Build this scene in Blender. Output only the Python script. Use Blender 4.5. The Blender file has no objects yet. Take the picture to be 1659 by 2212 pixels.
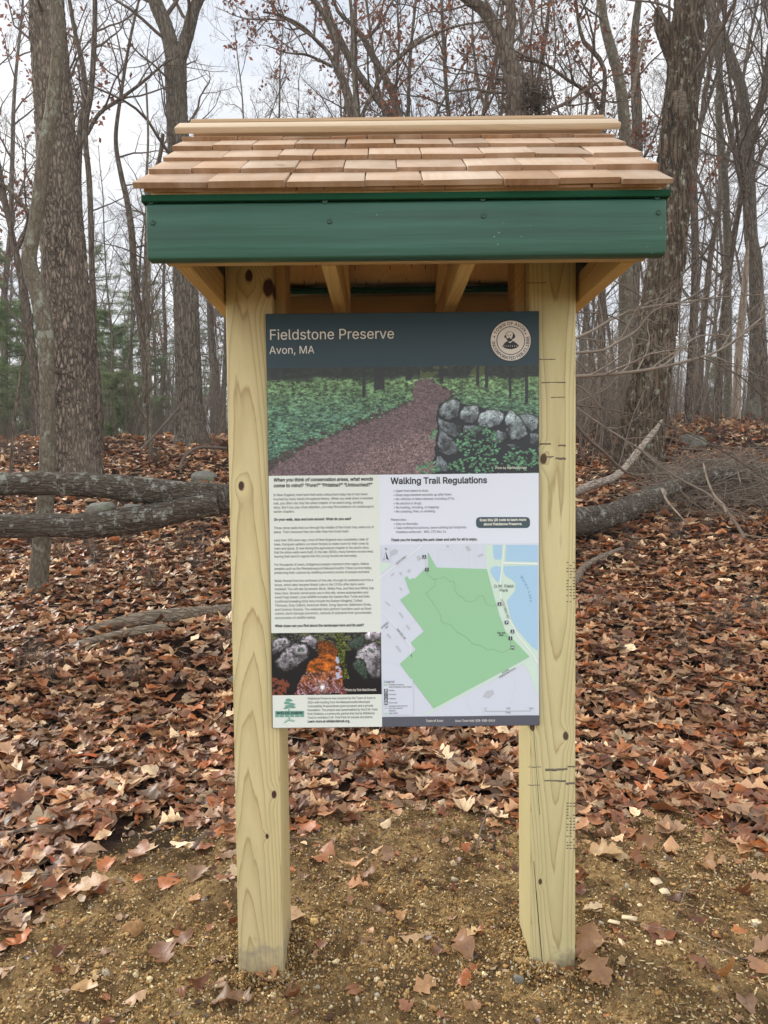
import bpy, math, random, json
import numpy as np
from mathutils import Vector, Matrix
from mathutils.geometry import tessellate_polygon, delaunay_2d_cdt

# ------------------------------------------------------------------ camera
F, CX, CY = 1609.0, 829.5, 1106.0          # focal length and centre for a 1659 x 2212 picture
CAM = np.array([0.0, -2.25, 1.505])
ROT = Matrix.Rotation(math.radians(90 - 2.5), 3, 'X') @ Matrix.Rotation(math.radians(-0.6), 3, 'Z')
R3 = np.array(ROT)
SC = bpy.context.scene
COL = SC.collection
cam = bpy.data.cameras.new('camera')
cam.sensor_fit = 'VERTICAL'; cam.sensor_height = 36.0; cam.lens = F / 2212 * 36.0
cam.clip_start = 0.05; cam.clip_end = 2000
camo = bpy.data.objects.new('camera', cam); COL.objects.link(camo)
camo.location = CAM; camo.rotation_euler = ROT.to_euler()
SC.camera = camo

# ------------------------------------------------------------------ light
SUN_EL, SUN_AZ = math.radians(34), math.radians(-48)    # azimuth from +Y, negative = towards -X
world = bpy.data.worlds.new('World'); SC.world = world; world.use_nodes = True
wt = world.node_tree
bg = wt.nodes['Background']
sky = wt.nodes.new('ShaderNodeTexSky'); sky.sky_type = 'NISHITA'; sky.sun_disc = False
sky.sun_elevation = SUN_EL; sky.sun_rotation = SUN_AZ
wtc = wt.nodes.new('ShaderNodeTexCoord')
wmp = wt.nodes.new('ShaderNodeMapping'); wmp.inputs['Scale'].default_value = (1.2, 1.2, 3.0)
wno = wt.nodes.new('ShaderNodeTexNoise'); wno.inputs['Scale'].default_value = 2.2; wno.inputs['Detail'].default_value = 6
wrp = wt.nodes.new('ShaderNodeValToRGB')
wrp.color_ramp.elements[0].position = 0.30; wrp.color_ramp.elements[0].color = (0.72, 0.72, 0.72, 1)
wrp.color_ramp.elements[1].position = 0.62; wrp.color_ramp.elements[1].color = (1, 1, 1, 1)
wcl = wt.nodes.new('ShaderNodeValToRGB')
wcl.color_ramp.elements[0].position = 0.35; wcl.color_ramp.elements[0].color = (0.74, 0.78, 0.84, 1)
wcl.color_ramp.elements[1].position = 0.7; wcl.color_ramp.elements[1].color = (1.0, 1.0, 1.0, 1)
wmu = wt.nodes.new('ShaderNodeMix'); wmu.data_type = 'RGBA'; wmu.blend_type = 'MULTIPLY'
wmu.inputs[0].default_value = 1.0; wmu.inputs[7].default_value = (9.6, 9.5, 9.4, 1)
wmx = wt.nodes.new('ShaderNodeMix'); wmx.data_type = 'RGBA'
L = wt.links.new
L(wtc.outputs['Generated'], wmp.inputs['Vector']); L(wmp.outputs[0], wno.inputs['Vector'])
L(wno.outputs[0], wrp.inputs[0]); L(wno.outputs[0], wcl.inputs[0])
L(wcl.outputs[0], wmu.inputs[6])
L(wrp.outputs[0], wmx.inputs[0]); L(sky.outputs[0], wmx.inputs[6]); L(wmu.outputs[2], wmx.inputs[7])
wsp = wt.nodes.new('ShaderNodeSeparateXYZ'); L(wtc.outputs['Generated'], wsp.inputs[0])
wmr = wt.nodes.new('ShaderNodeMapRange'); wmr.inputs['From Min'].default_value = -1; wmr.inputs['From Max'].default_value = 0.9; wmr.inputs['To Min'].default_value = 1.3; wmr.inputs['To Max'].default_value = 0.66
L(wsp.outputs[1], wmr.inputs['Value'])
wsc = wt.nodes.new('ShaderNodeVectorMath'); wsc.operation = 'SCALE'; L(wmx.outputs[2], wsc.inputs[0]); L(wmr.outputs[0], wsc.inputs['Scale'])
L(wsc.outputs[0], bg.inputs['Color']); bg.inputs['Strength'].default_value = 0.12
sun = bpy.data.lights.new('sun', 'SUN'); sun.energy = 2.3; sun.angle = math.radians(10); sun.color = (1.0, 0.95, 0.86)
suno = bpy.data.objects.new('sun', sun); COL.objects.link(suno)
sdir = Vector((math.sin(SUN_AZ) * math.cos(SUN_EL), math.cos(SUN_AZ) * math.cos(SUN_EL), math.sin(SUN_EL)))
suno.rotation_euler = sdir.to_track_quat('Z', 'Y').to_euler(); suno.location = (-4, 4, 9)
SC.view_settings.view_transform = 'Standard'; SC.view_settings.look = 'None'
SC.view_settings.exposure = 0.68; SC.view_settings.gamma = 1.0
SC.render.engine = 'CYCLES'
SC.cycles.max_bounces = 8; SC.cycles.diffuse_bounces = 5; SC.cycles.glossy_bounces = 2; SC.cycles.transparent_max_bounces = 4

# ------------------------------------------------------------------ helpers
rng = np.random.default_rng(7)
rnd = random.Random(11)

def ray(px, py):
    return R3 @ np.array([(px - CX) / F, -(py - CY) / F, -1.0])
def W(px, py, d):
    "point of the place seen at a pixel of the photograph, d metres in front of the camera"
    v = ray(px, py); return CAM + v * (d / v[1])

def _h(ix, iy, iz, s):
    n = (ix * 374761393 + iy * 668265263 + iz * 1274126177 + s * 974711) & 0xffffffff
    n = ((n ^ (n >> 13)) * 1274126177) & 0xffffffff
    n = n ^ (n >> 16)
    return (n & 0xffff) / 65535.0
def vnoise(p, s=0):
    p = np.asarray(p, float); i = np.floor(p).astype(np.int64); f = p - i; f = f * f * (3 - 2 * f)
    r = 0
    for a in (0, 1):
        for b in (0, 1):
            for c in (0, 1):
                w = (f[..., 0] if a else 1 - f[..., 0]) * (f[..., 1] if b else 1 - f[..., 1]) * (f[..., 2] if c else 1 - f[..., 2])
                r = r + w * _h(i[..., 0] + a, i[..., 1] + b, i[..., 2] + c, s)
    return r * 2 - 1
def fbm(p, o=4, s=0):
    p = np.asarray(p, float); r = 0; a = 1.0; t = 0
    for k in range(o):
        r = r + a * vnoise(p, s + k * 17); t += a; a *= 0.5; p = p * 2.03
    return r / t
def n2(x, y, f, o=3, s=0):
    x = np.asarray(x, float); y = np.asarray(y, float)
    return fbm(np.stack([x * f, y * f, np.zeros_like(x) + s * 3.7], -1), o, s)
def sstep(a, b, x):
    t = np.clip((x - a) / (b - a), 0, 1); return t * t * (3 - 2 * t)
def lin(r, g, b):
    return tuple((c / 255 / 12.92) if c / 255 <= 0.04045 else ((c / 255 + 0.055) / 1.055) ** 2.4 for c in (r, g, b))

# ground profile: distance in front of the camera -> height, one crest on the left, a later one on the right
_D = [-400, -6, 0, 2.2, 2.9, 3.75, 4.4, 5.3, 6.5, 8.6, 10.4, 11.2, 14.0]
_H = [-14, -0.5, -0.03, 0.0, -0.01, -0.03, 0.05, 0.29, 0.48, 0.90, 1.35, 1.55, 2.18]
_DL, _HL = [15.5, 25, 45, 90, 600], [2.36, 2.55, 2.7, 3.2, 9]
_DR, _HR = [15.5, 22, 30, 45, 90, 600], [2.46, 3.25, 3.6, 3.9, 4.4, 10]
def height(x, y):
    x = np.asarray(x, float); d = np.asarray(y, float) + 2.25
    a = 0
    for k in (-0.5, -0.25, 0, 0.25, 0.5):
        dd = d + k * np.clip(np.abs(d) * 0.12, 0, 3)
        hl = np.interp(dd, _D + _DL, _H + _HL); hr = np.interp(dd, _D + _DR, _H + _HR)
        s = sstep(-0.12, 0.25, x / np.maximum(d, 3.0)); a = a + hl * (1 - s) + hr * s
    a = a / 5
    far = sstep(3.5, 8, d)
    a = a + far * 0.10 * n2(x, y, 0.45, 2, 3) + 0.035 * n2(x, y, 1.1, 2, 5) * (0.4 + 0.6 * far)
    near = 1 - sstep(4.5, 6.5, d)
    a = a + near * (0.018 * n2(x, y, 5.0, 3, 8))
    # soil sunk a little in front of the posts
    for cx in (-0.40, 0.51):
        a = a - 0.035 * np.exp(-(((x - cx) / 0.18) ** 2 + ((y + 0.02) / 0.13) ** 2))
    return a
def G(px, py, lift=0.0):
    "where the line of sight through a pixel meets the ground"
    v = ray(px, py); d = np.concatenate([np.arange(1.5, 12, 0.01), np.arange(12, 60, 0.05)])
    t = d / v[1]; x = CAM[0] + v[0] * t; y = CAM[1] + v[1] * t; z = CAM[2] + v[2] * t
    k = np.nonzero(z < height(x, y))[0]
    k = k[0] if len(k) else len(d) - 1
    return np.array([x[k], y[k], float(height(x[k], y[k])) + lift])

def org(o):
    v = Vector((0, 0, 0))
    while o is not None:
        v = v + o.location; o = o.parent
    return np.array(v)
def tag(o, label=None, cat=None, group=None, kind=None):
    for k, v in (('label', label), ('category', cat), ('group', group), ('kind', kind)):
        if v: o[k] = v
    return o
def thing(name, loc, label, cat, group=None):
    o = bpy.data.objects.new(name, None); o.empty_display_size = 0.1
    o.location = tuple(float(a) for a in loc); COL.objects.link(o)
    return tag(o, label, cat, group)
def dup(root, loc, rotz=0.0, s=1.0):
    r = root.copy(); COL.objects.link(r); r.location = tuple(float(a) for a in loc)
    r.rotation_euler = (0, 0, rotz); r.scale = (s, s, s)
    for ch in list(root.children):
        c = ch.copy(); COL.objects.link(c); c.parent = r
    return r

class Geo:
    def __init__(s):
        s.V = []; s.Q = []; s.T = []; s.C = []; s.n = 0
    def add(s, v, q=None, t=None, c=None):
        v = np.asarray(v, float).reshape(-1, 3)
        if q is not None and len(q): s.Q.append(np.asarray(q, np.int64).reshape(-1, 4) + s.n)
        if t is not None and len(t): s.T.append(np.asarray(t, np.int64).reshape(-1, 3) + s.n)
        if c is None: c = (1, 1, 1)
        c = np.asarray(c, float)
        if c.ndim == 1: c = np.tile(c, (len(v), 1))
        s.C.append(c); s.V.append(v); s.n += len(v)
    def box(s, x0, x1, y0, y1, z0, z1, c=None):
        v = [(x, y, z) for z in (z0, z1) for y in (y0, y1) for x in (x0, x1)]
        s.add(v, [(0, 2, 3, 1), (4, 5, 7, 6), (0, 1, 5, 4), (2, 6, 7, 3), (0, 4, 6, 2), (1, 3, 7, 5)], c=c)
    def hexa(s, v, c=None):
        "eight corners: bottom four (ccw), top four"
        s.add(v, [(3, 2, 1, 0), (4, 5, 6, 7), (0, 1, 5, 4), (1, 2, 6, 5), (2, 3, 7, 6), (3, 0, 4, 7)], c=c)
    def tubes(s, P, R, n=5, c=None, cap=False):
        P = np.asarray(P, float); R = np.asarray(R, float)
        if P.ndim == 2: P = P[None]; R = R[None]
        B, m, _ = P.shape
        T = np.gradient(P, axis=1); T /= np.linalg.norm(T, axis=2, keepdims=True) + 1e-9
        ov = P[:, -1] - P[:, 0]; ov /= np.linalg.norm(ov, axis=1, keepdims=True) + 1e-9
        ref = np.where(np.abs(ov[:, 2:3]) > 0.75, np.array([[0.0, 1.0, 0.0]]), np.array([[0.0, 0.0, 1.0]]))[:, None, :]
        A = np.cross(T, np.broadcast_to(ref, T.shape)); A /= np.linalg.norm(A, axis=2, keepdims=True) + 1e-9
        Bn = np.cross(A, T)
        th = np.arange(n) * 2 * math.pi / n
        V = P[:, :, None, :] + R[:, :, None, None] * (A[:, :, None, :] * np.cos(th)[:, None] + Bn[:, :, None, :] * np.sin(th)[:, None])
        idx = np.arange(B * m * n).reshape(B, m, n)
        a = idx[:, :-1, :]; b = np.roll(a, -1, 2); d = idx[:, 1:, :]; e = np.roll(d, -1, 2)
        q = np.stack([a, b, e, d], -1).reshape(-1, 4)
        t = None
        if cap:
            t = []
            for k in range(B):
                for row, fl in ((idx[k, 0], 1), (idx[k, -1], 0)):
                    for j in range(1, n - 1):
                        t.append((row[0], row[j + 1], row[j]) if fl else (row[0], row[j], row[j + 1]))
        if c is not None:
            c = np.asarray(c, float)
            if c.ndim == 2: c = np.repeat(c, m * n, 0)
        s.add(V.reshape(-1, 3), q, t, c)
    def grid(s, V, c=None, wrap=False):
        "V (m, n, 3)"
        m, n, _ = V.shape; idx = np.arange(m * n).reshape(m, n)
        a = idx[:-1, :-1]; b = idx[:-1, 1:]; d = idx[1:, :-1]; e = idx[1:, 1:]
        q = np.stack([a, b, e, d], -1).reshape(-1, 4)
        if wrap:
            a = idx[:-1, -1]; b = idx[:-1, 0]; d = idx[1:, -1]; e = idx[1:, 0]
            q = np.concatenate([q, np.stack([a, b, e, d], -1).reshape(-1, 4)])
        s.add(V.reshape(-1, 3), q, None, None if c is None else np.asarray(c).reshape(-1, 3))
    def build(s, name, mat, parent=None, origin=None, smooth=False, col=False, bevel=0.0):
        V = np.concatenate(s.V) if s.V else np.zeros((0, 3))
        o0 = org(parent) if parent is not None else (np.zeros(3) if origin is None else np.asarray(origin, float))
        V = V - o0
        Q = np.concatenate(s.Q) if s.Q else np.zeros((0, 4), np.int64)
        T = np.concatenate(s.T) if s.T else np.zeros((0, 3), np.int64)
        me = bpy.data.meshes.new(name)
        me.vertices.add(len(V)); me.vertices.foreach_set('co', V.astype(np.float32).ravel())
        li = np.concatenate([Q.ravel(), T.ravel()]).astype(np.int32)
        me.loops.add(len(li)); me.loops.foreach_set('vertex_index', li)
        st = np.concatenate([np.arange(len(Q)) * 4, len(Q) * 4 + np.arange(len(T)) * 3]).astype(np.int32)
        me.polygons.add(len(st)); me.polygons.foreach_set('loop_start', st)
        me.update(calc_edges=True); me.validate()
        if smooth: me.polygons.foreach_set('use_smooth', np.ones(len(me.polygons), bool))
        if col:
            C = np.concatenate(s.C); C4 = np.concatenate([C, np.ones((len(C), 1))], 1).astype(np.float32)
            at = me.color_attributes.new('Col', 'FLOAT_COLOR', 'POINT'); at.data.foreach_set('color', C4.ravel())
        me.materials.append(mat)
        ob = bpy.data.objects.new(name, me); COL.objects.link(ob)
        if parent is not None: ob.parent = parent
        else: ob.location = tuple(float(a) for a in o0)
        if bevel > 0:
            b = ob.modifiers.new('edge', 'BEVEL'); b.width = bevel; b.segments = 2; b.limit_method = 'ANGLE'; b.angle_limit = math.radians(40)
        return ob

# ------------------------------------------------------------------ node materials
class NM:
    def __init__(s, name, rough=0.7, spec=0.3):
        s.m = bpy.data.materials.new(name); s.m.use_nodes = True
        s.t = s.m.node_tree; s.p = s.t.nodes['Principled BSDF']
        s.p.inputs['Roughness'].default_value = rough; s.p.inputs['Specular IOR Level'].default_value = spec
        s.co = None
    def n(s, typ, ins=None, **props):
        k = s.t.nodes.new('ShaderNode' + typ)
        for a, v in props.items(): setattr(k, a, v)
        for a, v in (ins or {}).items(): s.put(k.inputs[a], v)
        return k
    def put(s, sock, v):
        if isinstance(v, bpy.types.NodeSocket): s.t.links.new(v, sock)
        elif isinstance(v, (tuple, list)) and len(v) == 3 and sock.type == 'RGBA': sock.default_value = (*v, 1)
        else: sock.default_value = v
    def obj(s):
        if s.co is None: s.co = s.n('TexCoord').outputs['Object']
        return s.co
    def m_(s, op, a, b=0.0, c=0.0, clamp=False):
        k = s.n('Math', {0: a, 1: b, 2: c}, operation=op); k.use_clamp = clamp; return k.outputs[0]
    def vm(s, op, a, b=(0, 0, 0)):
        k = s.n('VectorMath', {0: a, 1: b}, operation=op); return k.outputs['Value'] if op in ('LENGTH', 'DISTANCE', 'DOT_PRODUCT') else k.outputs[0]
    def mapv(s, vec, scale=(1, 1, 1), loc=(0, 0, 0), rot=(0, 0, 0)):
        return s.n('Mapping', {'Vector': vec, 'Scale': scale, 'Location': loc, 'Rotation': rot}).outputs[0]
    def noise(s, vec, scale, detail=3, rough=0.55, dist=0.0):
        return s.n('TexNoise', {'Vector': vec, 'Scale': scale, 'Detail': detail, 'Roughness': rough, 'Distortion': dist}).outputs[0]
    def vor(s, vec, scale, feature='F1', out='Distance', rand=1.0):
        return s.n('TexVoronoi', {'Vector': vec, 'Scale': scale, 'Randomness': rand}, feature=feature).outputs[out]
    def ramp(s, fac, *stops):
        k = s.n('ValToRGB', {0: fac}); e = k.color_ramp.elements
        while len(e) < len(stops): e.new(0.5)
        for i, (p, c) in enumerate(stops):
            e[i].position = p; e[i].color = (*c, 1) if isinstance(c, (tuple, list)) else (c, c, c, 1)
        return k.outputs[0]
    def mix(s, f, a, b, mode='MIX'):
        k = s.t.nodes.new('ShaderNodeMix'); k.data_type = 'RGBA'; k.blend_type = mode
        s.put(k.inputs[0], f); s.put(k.inputs[6], a); s.put(k.inputs[7], b); return k.outputs[2]
    def attr(s, name='Col'):
        return s.n('Attribute', attribute_name=name).outputs['Color']
    def sep(s, v):
        return s.n('SeparateXYZ', {0: v}).outputs
    def comb(s, x, y, z):
        return s.n('CombineXYZ', {0: x, 1: y, 2: z}).outputs[0]
    def bump(s, h, strength=0.5, dist=0.01):
        k = s.n('Bump', {'Height': h, 'Strength': strength, 'Distance': dist}); s.t.links.new(k.outputs[0], s.p.inputs['Normal'])
    def out(s, color, rough=None):
        s.put(s.p.inputs['Base Color'], color)
        if rough is not None: s.put(s.p.inputs['Roughness'], rough)
        return s.m

def leafy(m, fac, gain=1.0):
    "let part of the light through: thin leaves and needles"
    t = m.node_tree; p = t.nodes['Principled BSDF']; tr = t.nodes.new('ShaderNodeBsdfTranslucent'); mx = t.nodes.new('ShaderNodeMixShader'); mx.inputs[0].default_value = fac
    src = p.inputs['Base Color'].links[0].from_socket; t.links.new(src, tr.inputs[0]); t.links.new(p.outputs[0], mx.inputs[1]); t.links.new(tr.outputs[0], mx.inputs[2])
    t.links.new(mx.outputs[0], t.nodes['Material Output'].inputs[0]); return m
def flat_mat(name, c, rough=0.38, spec=0.35):
    k = NM(name, rough, spec)
    nz = k.noise(k.obj(), 9, 3)
    return k.out(k.mix(k.m_('MULTIPLY', nz, 0.10), c, tuple(a * 0.8 for a in c)))

def timber(name, light, dark, axis, centre, seed, freq=170.0, knots=(), knotcol=(0.05, 0.025, 0.015), contrast=0.75, wob=0.02, stain=None, green=0.0, bump=0.15, tilt=0.0):
    """sawn timber: growth rings round a pith line that runs along `axis`, bent by noise and by knots"""
    k = NM(name, 0.62, 0.25)
    o = k.sep(k.obj()); ax = 'XYZ'.index(axis)
    al = o[ax]; u, v = [o[i] for i in range(3) if i != ax]
    nv = k.comb(k.m_('MULTIPLY', u, 5.0), k.m_('MULTIPLY', v, 5.0), k.m_('MULTIPLY', al, 0.55))
    nv = k.vm('ADD', nv, (seed * 3.1, seed * 1.7, seed))
    n1 = k.noise(nv, 1.0, 2); nn = k.noise(k.comb(k.m_('MULTIPLY', u, 30.0), k.m_('MULTIPLY', v, 30.0), k.m_('MULTIPLY', al, 3.0)), 1.0, 3)
    du = k.m_('SUBTRACT', u, centre[0]); dv = k.m_('SUBTRACT', v, centre[1])
    r = k.m_('SQRT', k.m_('ADD', k.m_('MULTIPLY', du, du), k.m_('MULTIPLY', dv, dv)))
    r = k.m_('ADD', r, k.m_('MULTIPLY', k.m_('SUBTRACT', n1, 0.5), wob * 4))
    r = k.m_('ADD', r, k.m_('MULTIPLY', k.m_('SUBTRACT', nn, 0.5), 0.003))
    if tilt: r = k.m_('ADD', r, k.m_('MULTIPLY', al, tilt))
    kn = None
    for (ku, ka, kr) in knots:
        a = k.m_('SUBTRACT', u, ku); b = k.m_('MULTIPLY', k.m_('SUBTRACT', al, ka), 0.62)
        b = k.m_('ADD', b, k.m_('MULTIPLY', k.m_('SUBTRACT', nn, 0.5), kr * 0.9))
        d2 = k.m_('ADD', k.m_('MULTIPLY', a, a), k.m_('MULTIPLY', b, b))
        g = k.m_('EXPONENT', k.m_('MULTIPLY', d2, -1.0 / (1.9 * kr) ** 2))
        r = k.m_('ADD', r, k.m_('MULTIPLY', g, -kr * 0.5))
        dk = k.m_('SUBTRACT', 1.0, k.m_('DIVIDE', k.m_('SQRT', d2), kr))
        dk = k.m_('MULTIPLY', dk, 3.5, clamp=True)
        kn = dk if kn is None else k.m_('MAXIMUM', kn, dk)
    ph = k.m_('MULTIPLY', r, freq)
    fr = k.m_('FRACT', ph)
    late = k.ramp(fr, (0.0, 0.0), (0.45, 0.06), (0.82, 0.4), (0.93, 1.0), (1.0, 0.0))
    fine = k.noise(k.comb(k.m_('MULTIPLY', u, 420.0), k.m_('MULTIPLY', v, 420.0), k.m_('MULTIPLY', al, 9.0)), 1.0, 2)
    big = k.noise(k.comb(k.m_('MULTIPLY', u, 8.0), k.m_('MULTIPLY', v, 8.0), k.m_('MULTIPLY', al, 1.6)), 1.0, 3)
    lt = k.mix(k.m_('MULTIPLY', big, 0.8), light, tuple(a * b for a, b in zip(light, (0.80, 0.84 + green, 0.70))))
    c = k.mix(k.m_('MULTIPLY', late, contrast), lt, dark)
    c = k.mix(k.ramp(k.noise(k.comb(k.m_('MULTIPLY', u, 14.0), k.m_('MULTIPLY', v, 14.0), k.m_('MULTIPLY', al, 4.0)), 1.0, 5, 0.7), (0.42, 0.0), (0.75, 0.45)), c, tuple(a * b for a, b in zip(light, (0.62, 0.66, 0.50))))
    c = k.mix(k.m_('MULTIPLY', fine, 0.32), c, tuple(a * 0.55 for a in light))
    if kn is not None:
        kc = k.mix(k.noise(k.obj(), 160, 2), knotcol, tuple(a * 2.6 for a in knotcol))
        c = k.mix(kn, c, kc)
    if stain is not None:                     # cement or mud splashed on the foot, below stain metres
        e = k.m_('ADD', k.m_('MULTIPLY', k.noise(k.obj(), 14, 5, 0.7), 0.24), stain - 0.12)
        f = k.m_('MULTIPLY', k.m_('SUBTRACT', e, al), 40.0, clamp=True)
        c = k.mix(k.m_('MULTIPLY', f, k.ramp(k.noise(k.obj(), 35, 4), (0.3, 0.15), (0.65, 0.75))), c, k.mix(k.noise(k.obj(), 60, 3), (0.22, 0.185, 0.13), (0.36, 0.32, 0.25)))
    k.bump(k.m_('ADD', k.m_('MULTIPLY', late, -0.6), k.m_('MULTIPLY', fine, -0.6)), bump, 0.002)
    return k.out(c)

def bark(name, c0, c1, sx=(18, 18, 3.0), furrow=0.5, lichen=None, lich_amt=0.5, spots=0.75, bump=0.9, bdist=0.02, vscale=1.0):
    k = NM(name, 0.9, 0.12)
    v = k.mapv(k.obj(), sx)
    w = k.n('VectorMath', {0: v, 1: k.n('TexNoise', {'Vector': v, 'Scale': 0.7, 'Detail': 2}).outputs[1]}, operation='ADD').outputs[0]
    vo = k.vor(w, vscale, 'DISTANCE_TO_EDGE'); nz = k.noise(v, 1.6, 5, 0.65)
    f = k.m_('MULTIPLY', k.ramp(vo, (0.0, 0.0), (furrow * 0.35, 1.0)), k.ramp(nz, (0.30, 0.25), (0.62, 1.0)))
    c = k.mix(f, c1, c0)
    big = k.noise(k.mapv(k.obj(), (2.5, 2.5, 0.8)), 1.0, 4)
    c = k.mix(k.ramp(big, (0.35, 0.0), (0.7, 0.45)), c, tuple(a * 0.62 for a in c0))
    if lichen:
        ln = k.noise(k.mapv(k.obj(), (7, 7, 5)), 1.6, 5, 0.7)
        sp = k.vor(k.mapv(k.obj(), (1, 1, 0.7)), 26)
        f2 = k.m_('MAXIMUM', k.ramp(ln, (0.62 - lich_amt * 0.25, 0.0), (0.70 - lich_amt * 0.22, 0.85)), k.ramp(sp, (0.10, spots * lich_amt), (0.2, 0.0)))
        c = k.mix(f2, c, k.mix(k.noise(k.obj(), 45, 2), lichen, tuple(a * 0.6 for a in lichen)))
    k.bump(k.m_('ADD', f, k.m_('MULTIPLY', nz, 0.5)), bump, bdist)
    return k.out(c)

# ================================================================== kiosk
KO = np.array([0.056, 0.10, 0.0])
kiosk = thing('kiosk', KO, 'roofed wooden information kiosk with cedar shingles, green painted fascia and two square posts', 'kiosk')
def K(px, py, d=2.25):
    p = W(px, py, d); return p[0] - KO[0], p[2]
PT_L, PT_D = lin(220, 203, 158), lin(144, 114, 72)
ml = timber('treated_post_wood', PT_L, PT_D, 'Z', (-0.474, 0.085), 3.3, 300, tilt=0.011, wob=0.010, stain=0.07, contrast=0.70,
            knots=[(*K(538, 597), 0.013), (*K(580, 622), 0.020), (*K(521, 1049), 0.010), (*K(592, 1716), 0.009), (*K(577, 1806), 0.006)], knotcol=(0.035, 0.016, 0.012))
mr = timber('treated_post_timber', lin(216, 202, 158), lin(144, 118, 76), 'Z', (0.462, 0.09), 8.1, 290, tilt=-0.014, wob=0.010, stain=0.03, contrast=0.70, green=0.04,
            knots=[(*K(1174, 991), 0.012), (*K(1222, 1590), 0.010), (*K(1167, 1905), 0.007), (*K(1150, 1571), 0.009)], knotcol=(0.05, 0.03, 0.018))
m_ink = flat_mat('marker_ink', (0.025, 0.025, 0.03), 0.6)
m_lumber = timber('rafter_lumber', lin(212, 180, 126), lin(168, 126, 76), 'Y', (0.0, 2.3), 5.0, 120, wob=0.03)
m_lumx = timber('cross_lumber', lin(206, 176, 128), lin(150, 112, 70), 'X', (0.3, 2.0), 6.0, 160, wob=0.015)
m_ply = timber('roof_plywood', lin(246, 206, 150), lin(216, 158, 98), 'Y', (0.0, 2.2), 9.0, 55, wob=0.05, contrast=0.55,
               knots=[], knotcol=(0.12, 0.05, 0.02))
m_crack = flat_mat('crack_dark', (0.06, 0.04, 0.02), 0.9)
m_faded = flat_mat('weathered_ink', (0.17, 0.145, 0.105), 0.7)
posts = []
for x0, x1, m in ((-0.467, -0.327, ml), (0.440, 0.580, mr)):
    g = Geo(); g.box(x0, x1, 0.0, 0.195, -0.35, 2.37)
    posts.append(g.build('post', m, kiosk, bevel=0.004))
def inkmark(px0, px1, py, h):
    g = Geo()
    a = W(px0, py - h / 2, 2.2495); b = W(px1, py + h / 2, 2.2495)
    n = 6
    for i in range(n):
        xa = a[0] + (b[0] - a[0]) * i / n; xb = a[0] + (b[0] - a[0]) * (i + 1) / n
        e = (a[2] - b[2]) * 0.35 * rnd.uniform(-1, 1)
        g.box(xa, xb + 0.0004, -0.0006, 0.0004, b[2] + e, a[2] + e * 0.4)
    if g.n: g.build('ink_mark', m_faded, posts[1])
for q in ((1166, 1190, 959, 3), (1206, 1222, 962, 3), (1180, 1196, 987, 3), (1200, 1222, 990, 4), (1178, 1226, 1662, 4), (1226, 1242, 1656, 3),
          (1176, 1222, 1687, 3), (1222, 1242, 1692, 4), (1140, 1168, 1657, 1.2), (1140, 1166, 1696, 1.2), (1170, 1222, 826, 1.5), (1190, 1220, 858, 1.3),
          (1164, 1200, 776, 1.2), (1138, 1180, 611, 1.0)):
    inkmark(*q)
for y0, n in ((1215, 14), (1735, 16)):              # worn rows of a printed end tag on the edge of the post
    g = Geo()
    for i in range(n):
        for xx in (1224, 1231, 1238):
            if rnd.random() < 0.75:
                a_ = W(xx, y0 + i * 6.5 - 1.1, 2.2495); b_ = W(xx + rnd.uniform(3, 5), y0 + i * 6.5 + 1.1, 2.2495); g.box(a_[0], b_[0], -0.0006, 0.0004, b_[2], a_[2])
    g.build('tag_print', m_faded, posts[1])
# drying cracks running down the face of the right post
for (a, b, w) in (((1152, 1570), (1166, 1760), 1.2), ((1153, 1860), (1158, 1925), 1.6), ((1158, 1925), (1172, 2085), 2.6)):
    A = W(*a, 2.2496); B = W(*b, 2.2496); w *= 0.0005; g = Geo()
    g.hexa([(B[0] - w, -0.0005, B[2]), (B[0] + w, -0.0005, B[2]), (B[0] + w, 0.0005, B[2]), (B[0] - w, 0.0005, B[2]),
            (A[0] - w, -0.0005, A[2]), (A[0] + w, -0.0005, A[2]), (A[0] + w, 0.0005, A[2]), (A[0] - w, 0.0005, A[2])])
    g.build('crack', m_crack, posts[1])


# painted fascia
k = NM('green_paint', 0.42, 0.5)
gv = k.mapv(k.obj(), (1.5, 20, 45)); gn = k.noise(gv, 1.0, 4); gb = k.noise(k.mapv(k.obj(), (3, 3, 1.2)), 1.0, 3)
gc = k.mix(k.ramp(gn, (0.3, 0.0), (0.7, 1.0)), lin(18, 56, 44), lin(42, 92, 76))
gc = k.mix(k.m_('MULTIPLY', gb, 0.5), gc, lin(34, 88, 62))
sp = k.vor(k.mapv(k.obj(), (1, 1, 1)), 55); sm = k.noise(k.mapv(k.obj(), (4, 4, 7)), 1.0, 2)
gc = k.mix(k.m_('MULTIPLY', k.ramp(sp, (0.07, 1.0), (0.11, 0.0)), k.ramp(sm, (0.60, 0.0), (0.66, 0.55))), gc, lin(150, 180, 165))
k.bump(gn, 0.6, 0.004)
m_green = k.out(gc, k.m_('ADD', 0.42, k.m_('MULTIPLY', gb, 0.25)))
m_green2 = flat_mat('shaded_green_paint', lin(18, 66, 44), 0.8, 0.15)  # same green as the fascia, eave shade put into the colour
S36 = 0.685; Z0 = 2.190; CS = math.cos(math.atan(S36)); SN = math.sin(math.atan(S36))
FX0, FX1 = -0.556, 0.6765
g = Geo(); g.box(FX0, FX1, -0.460, -0.422, 2.031, 2.1625)
fascia = g.build('fascia_board', m_green, kiosk, bevel=0.006)
g = Geo(); g.box(FX0 + 0.004, FX1 - 0.004, 0.542, 0.580, 2.031, 2.186)
g.build('fascia_board', m_lumx, kiosk, bevel=0.004)
g = Geo(); g.box(FX0 - 0.008, FX1 + 0.006, -0.467, -0.424, 2.1645, 2.1800)
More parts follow.
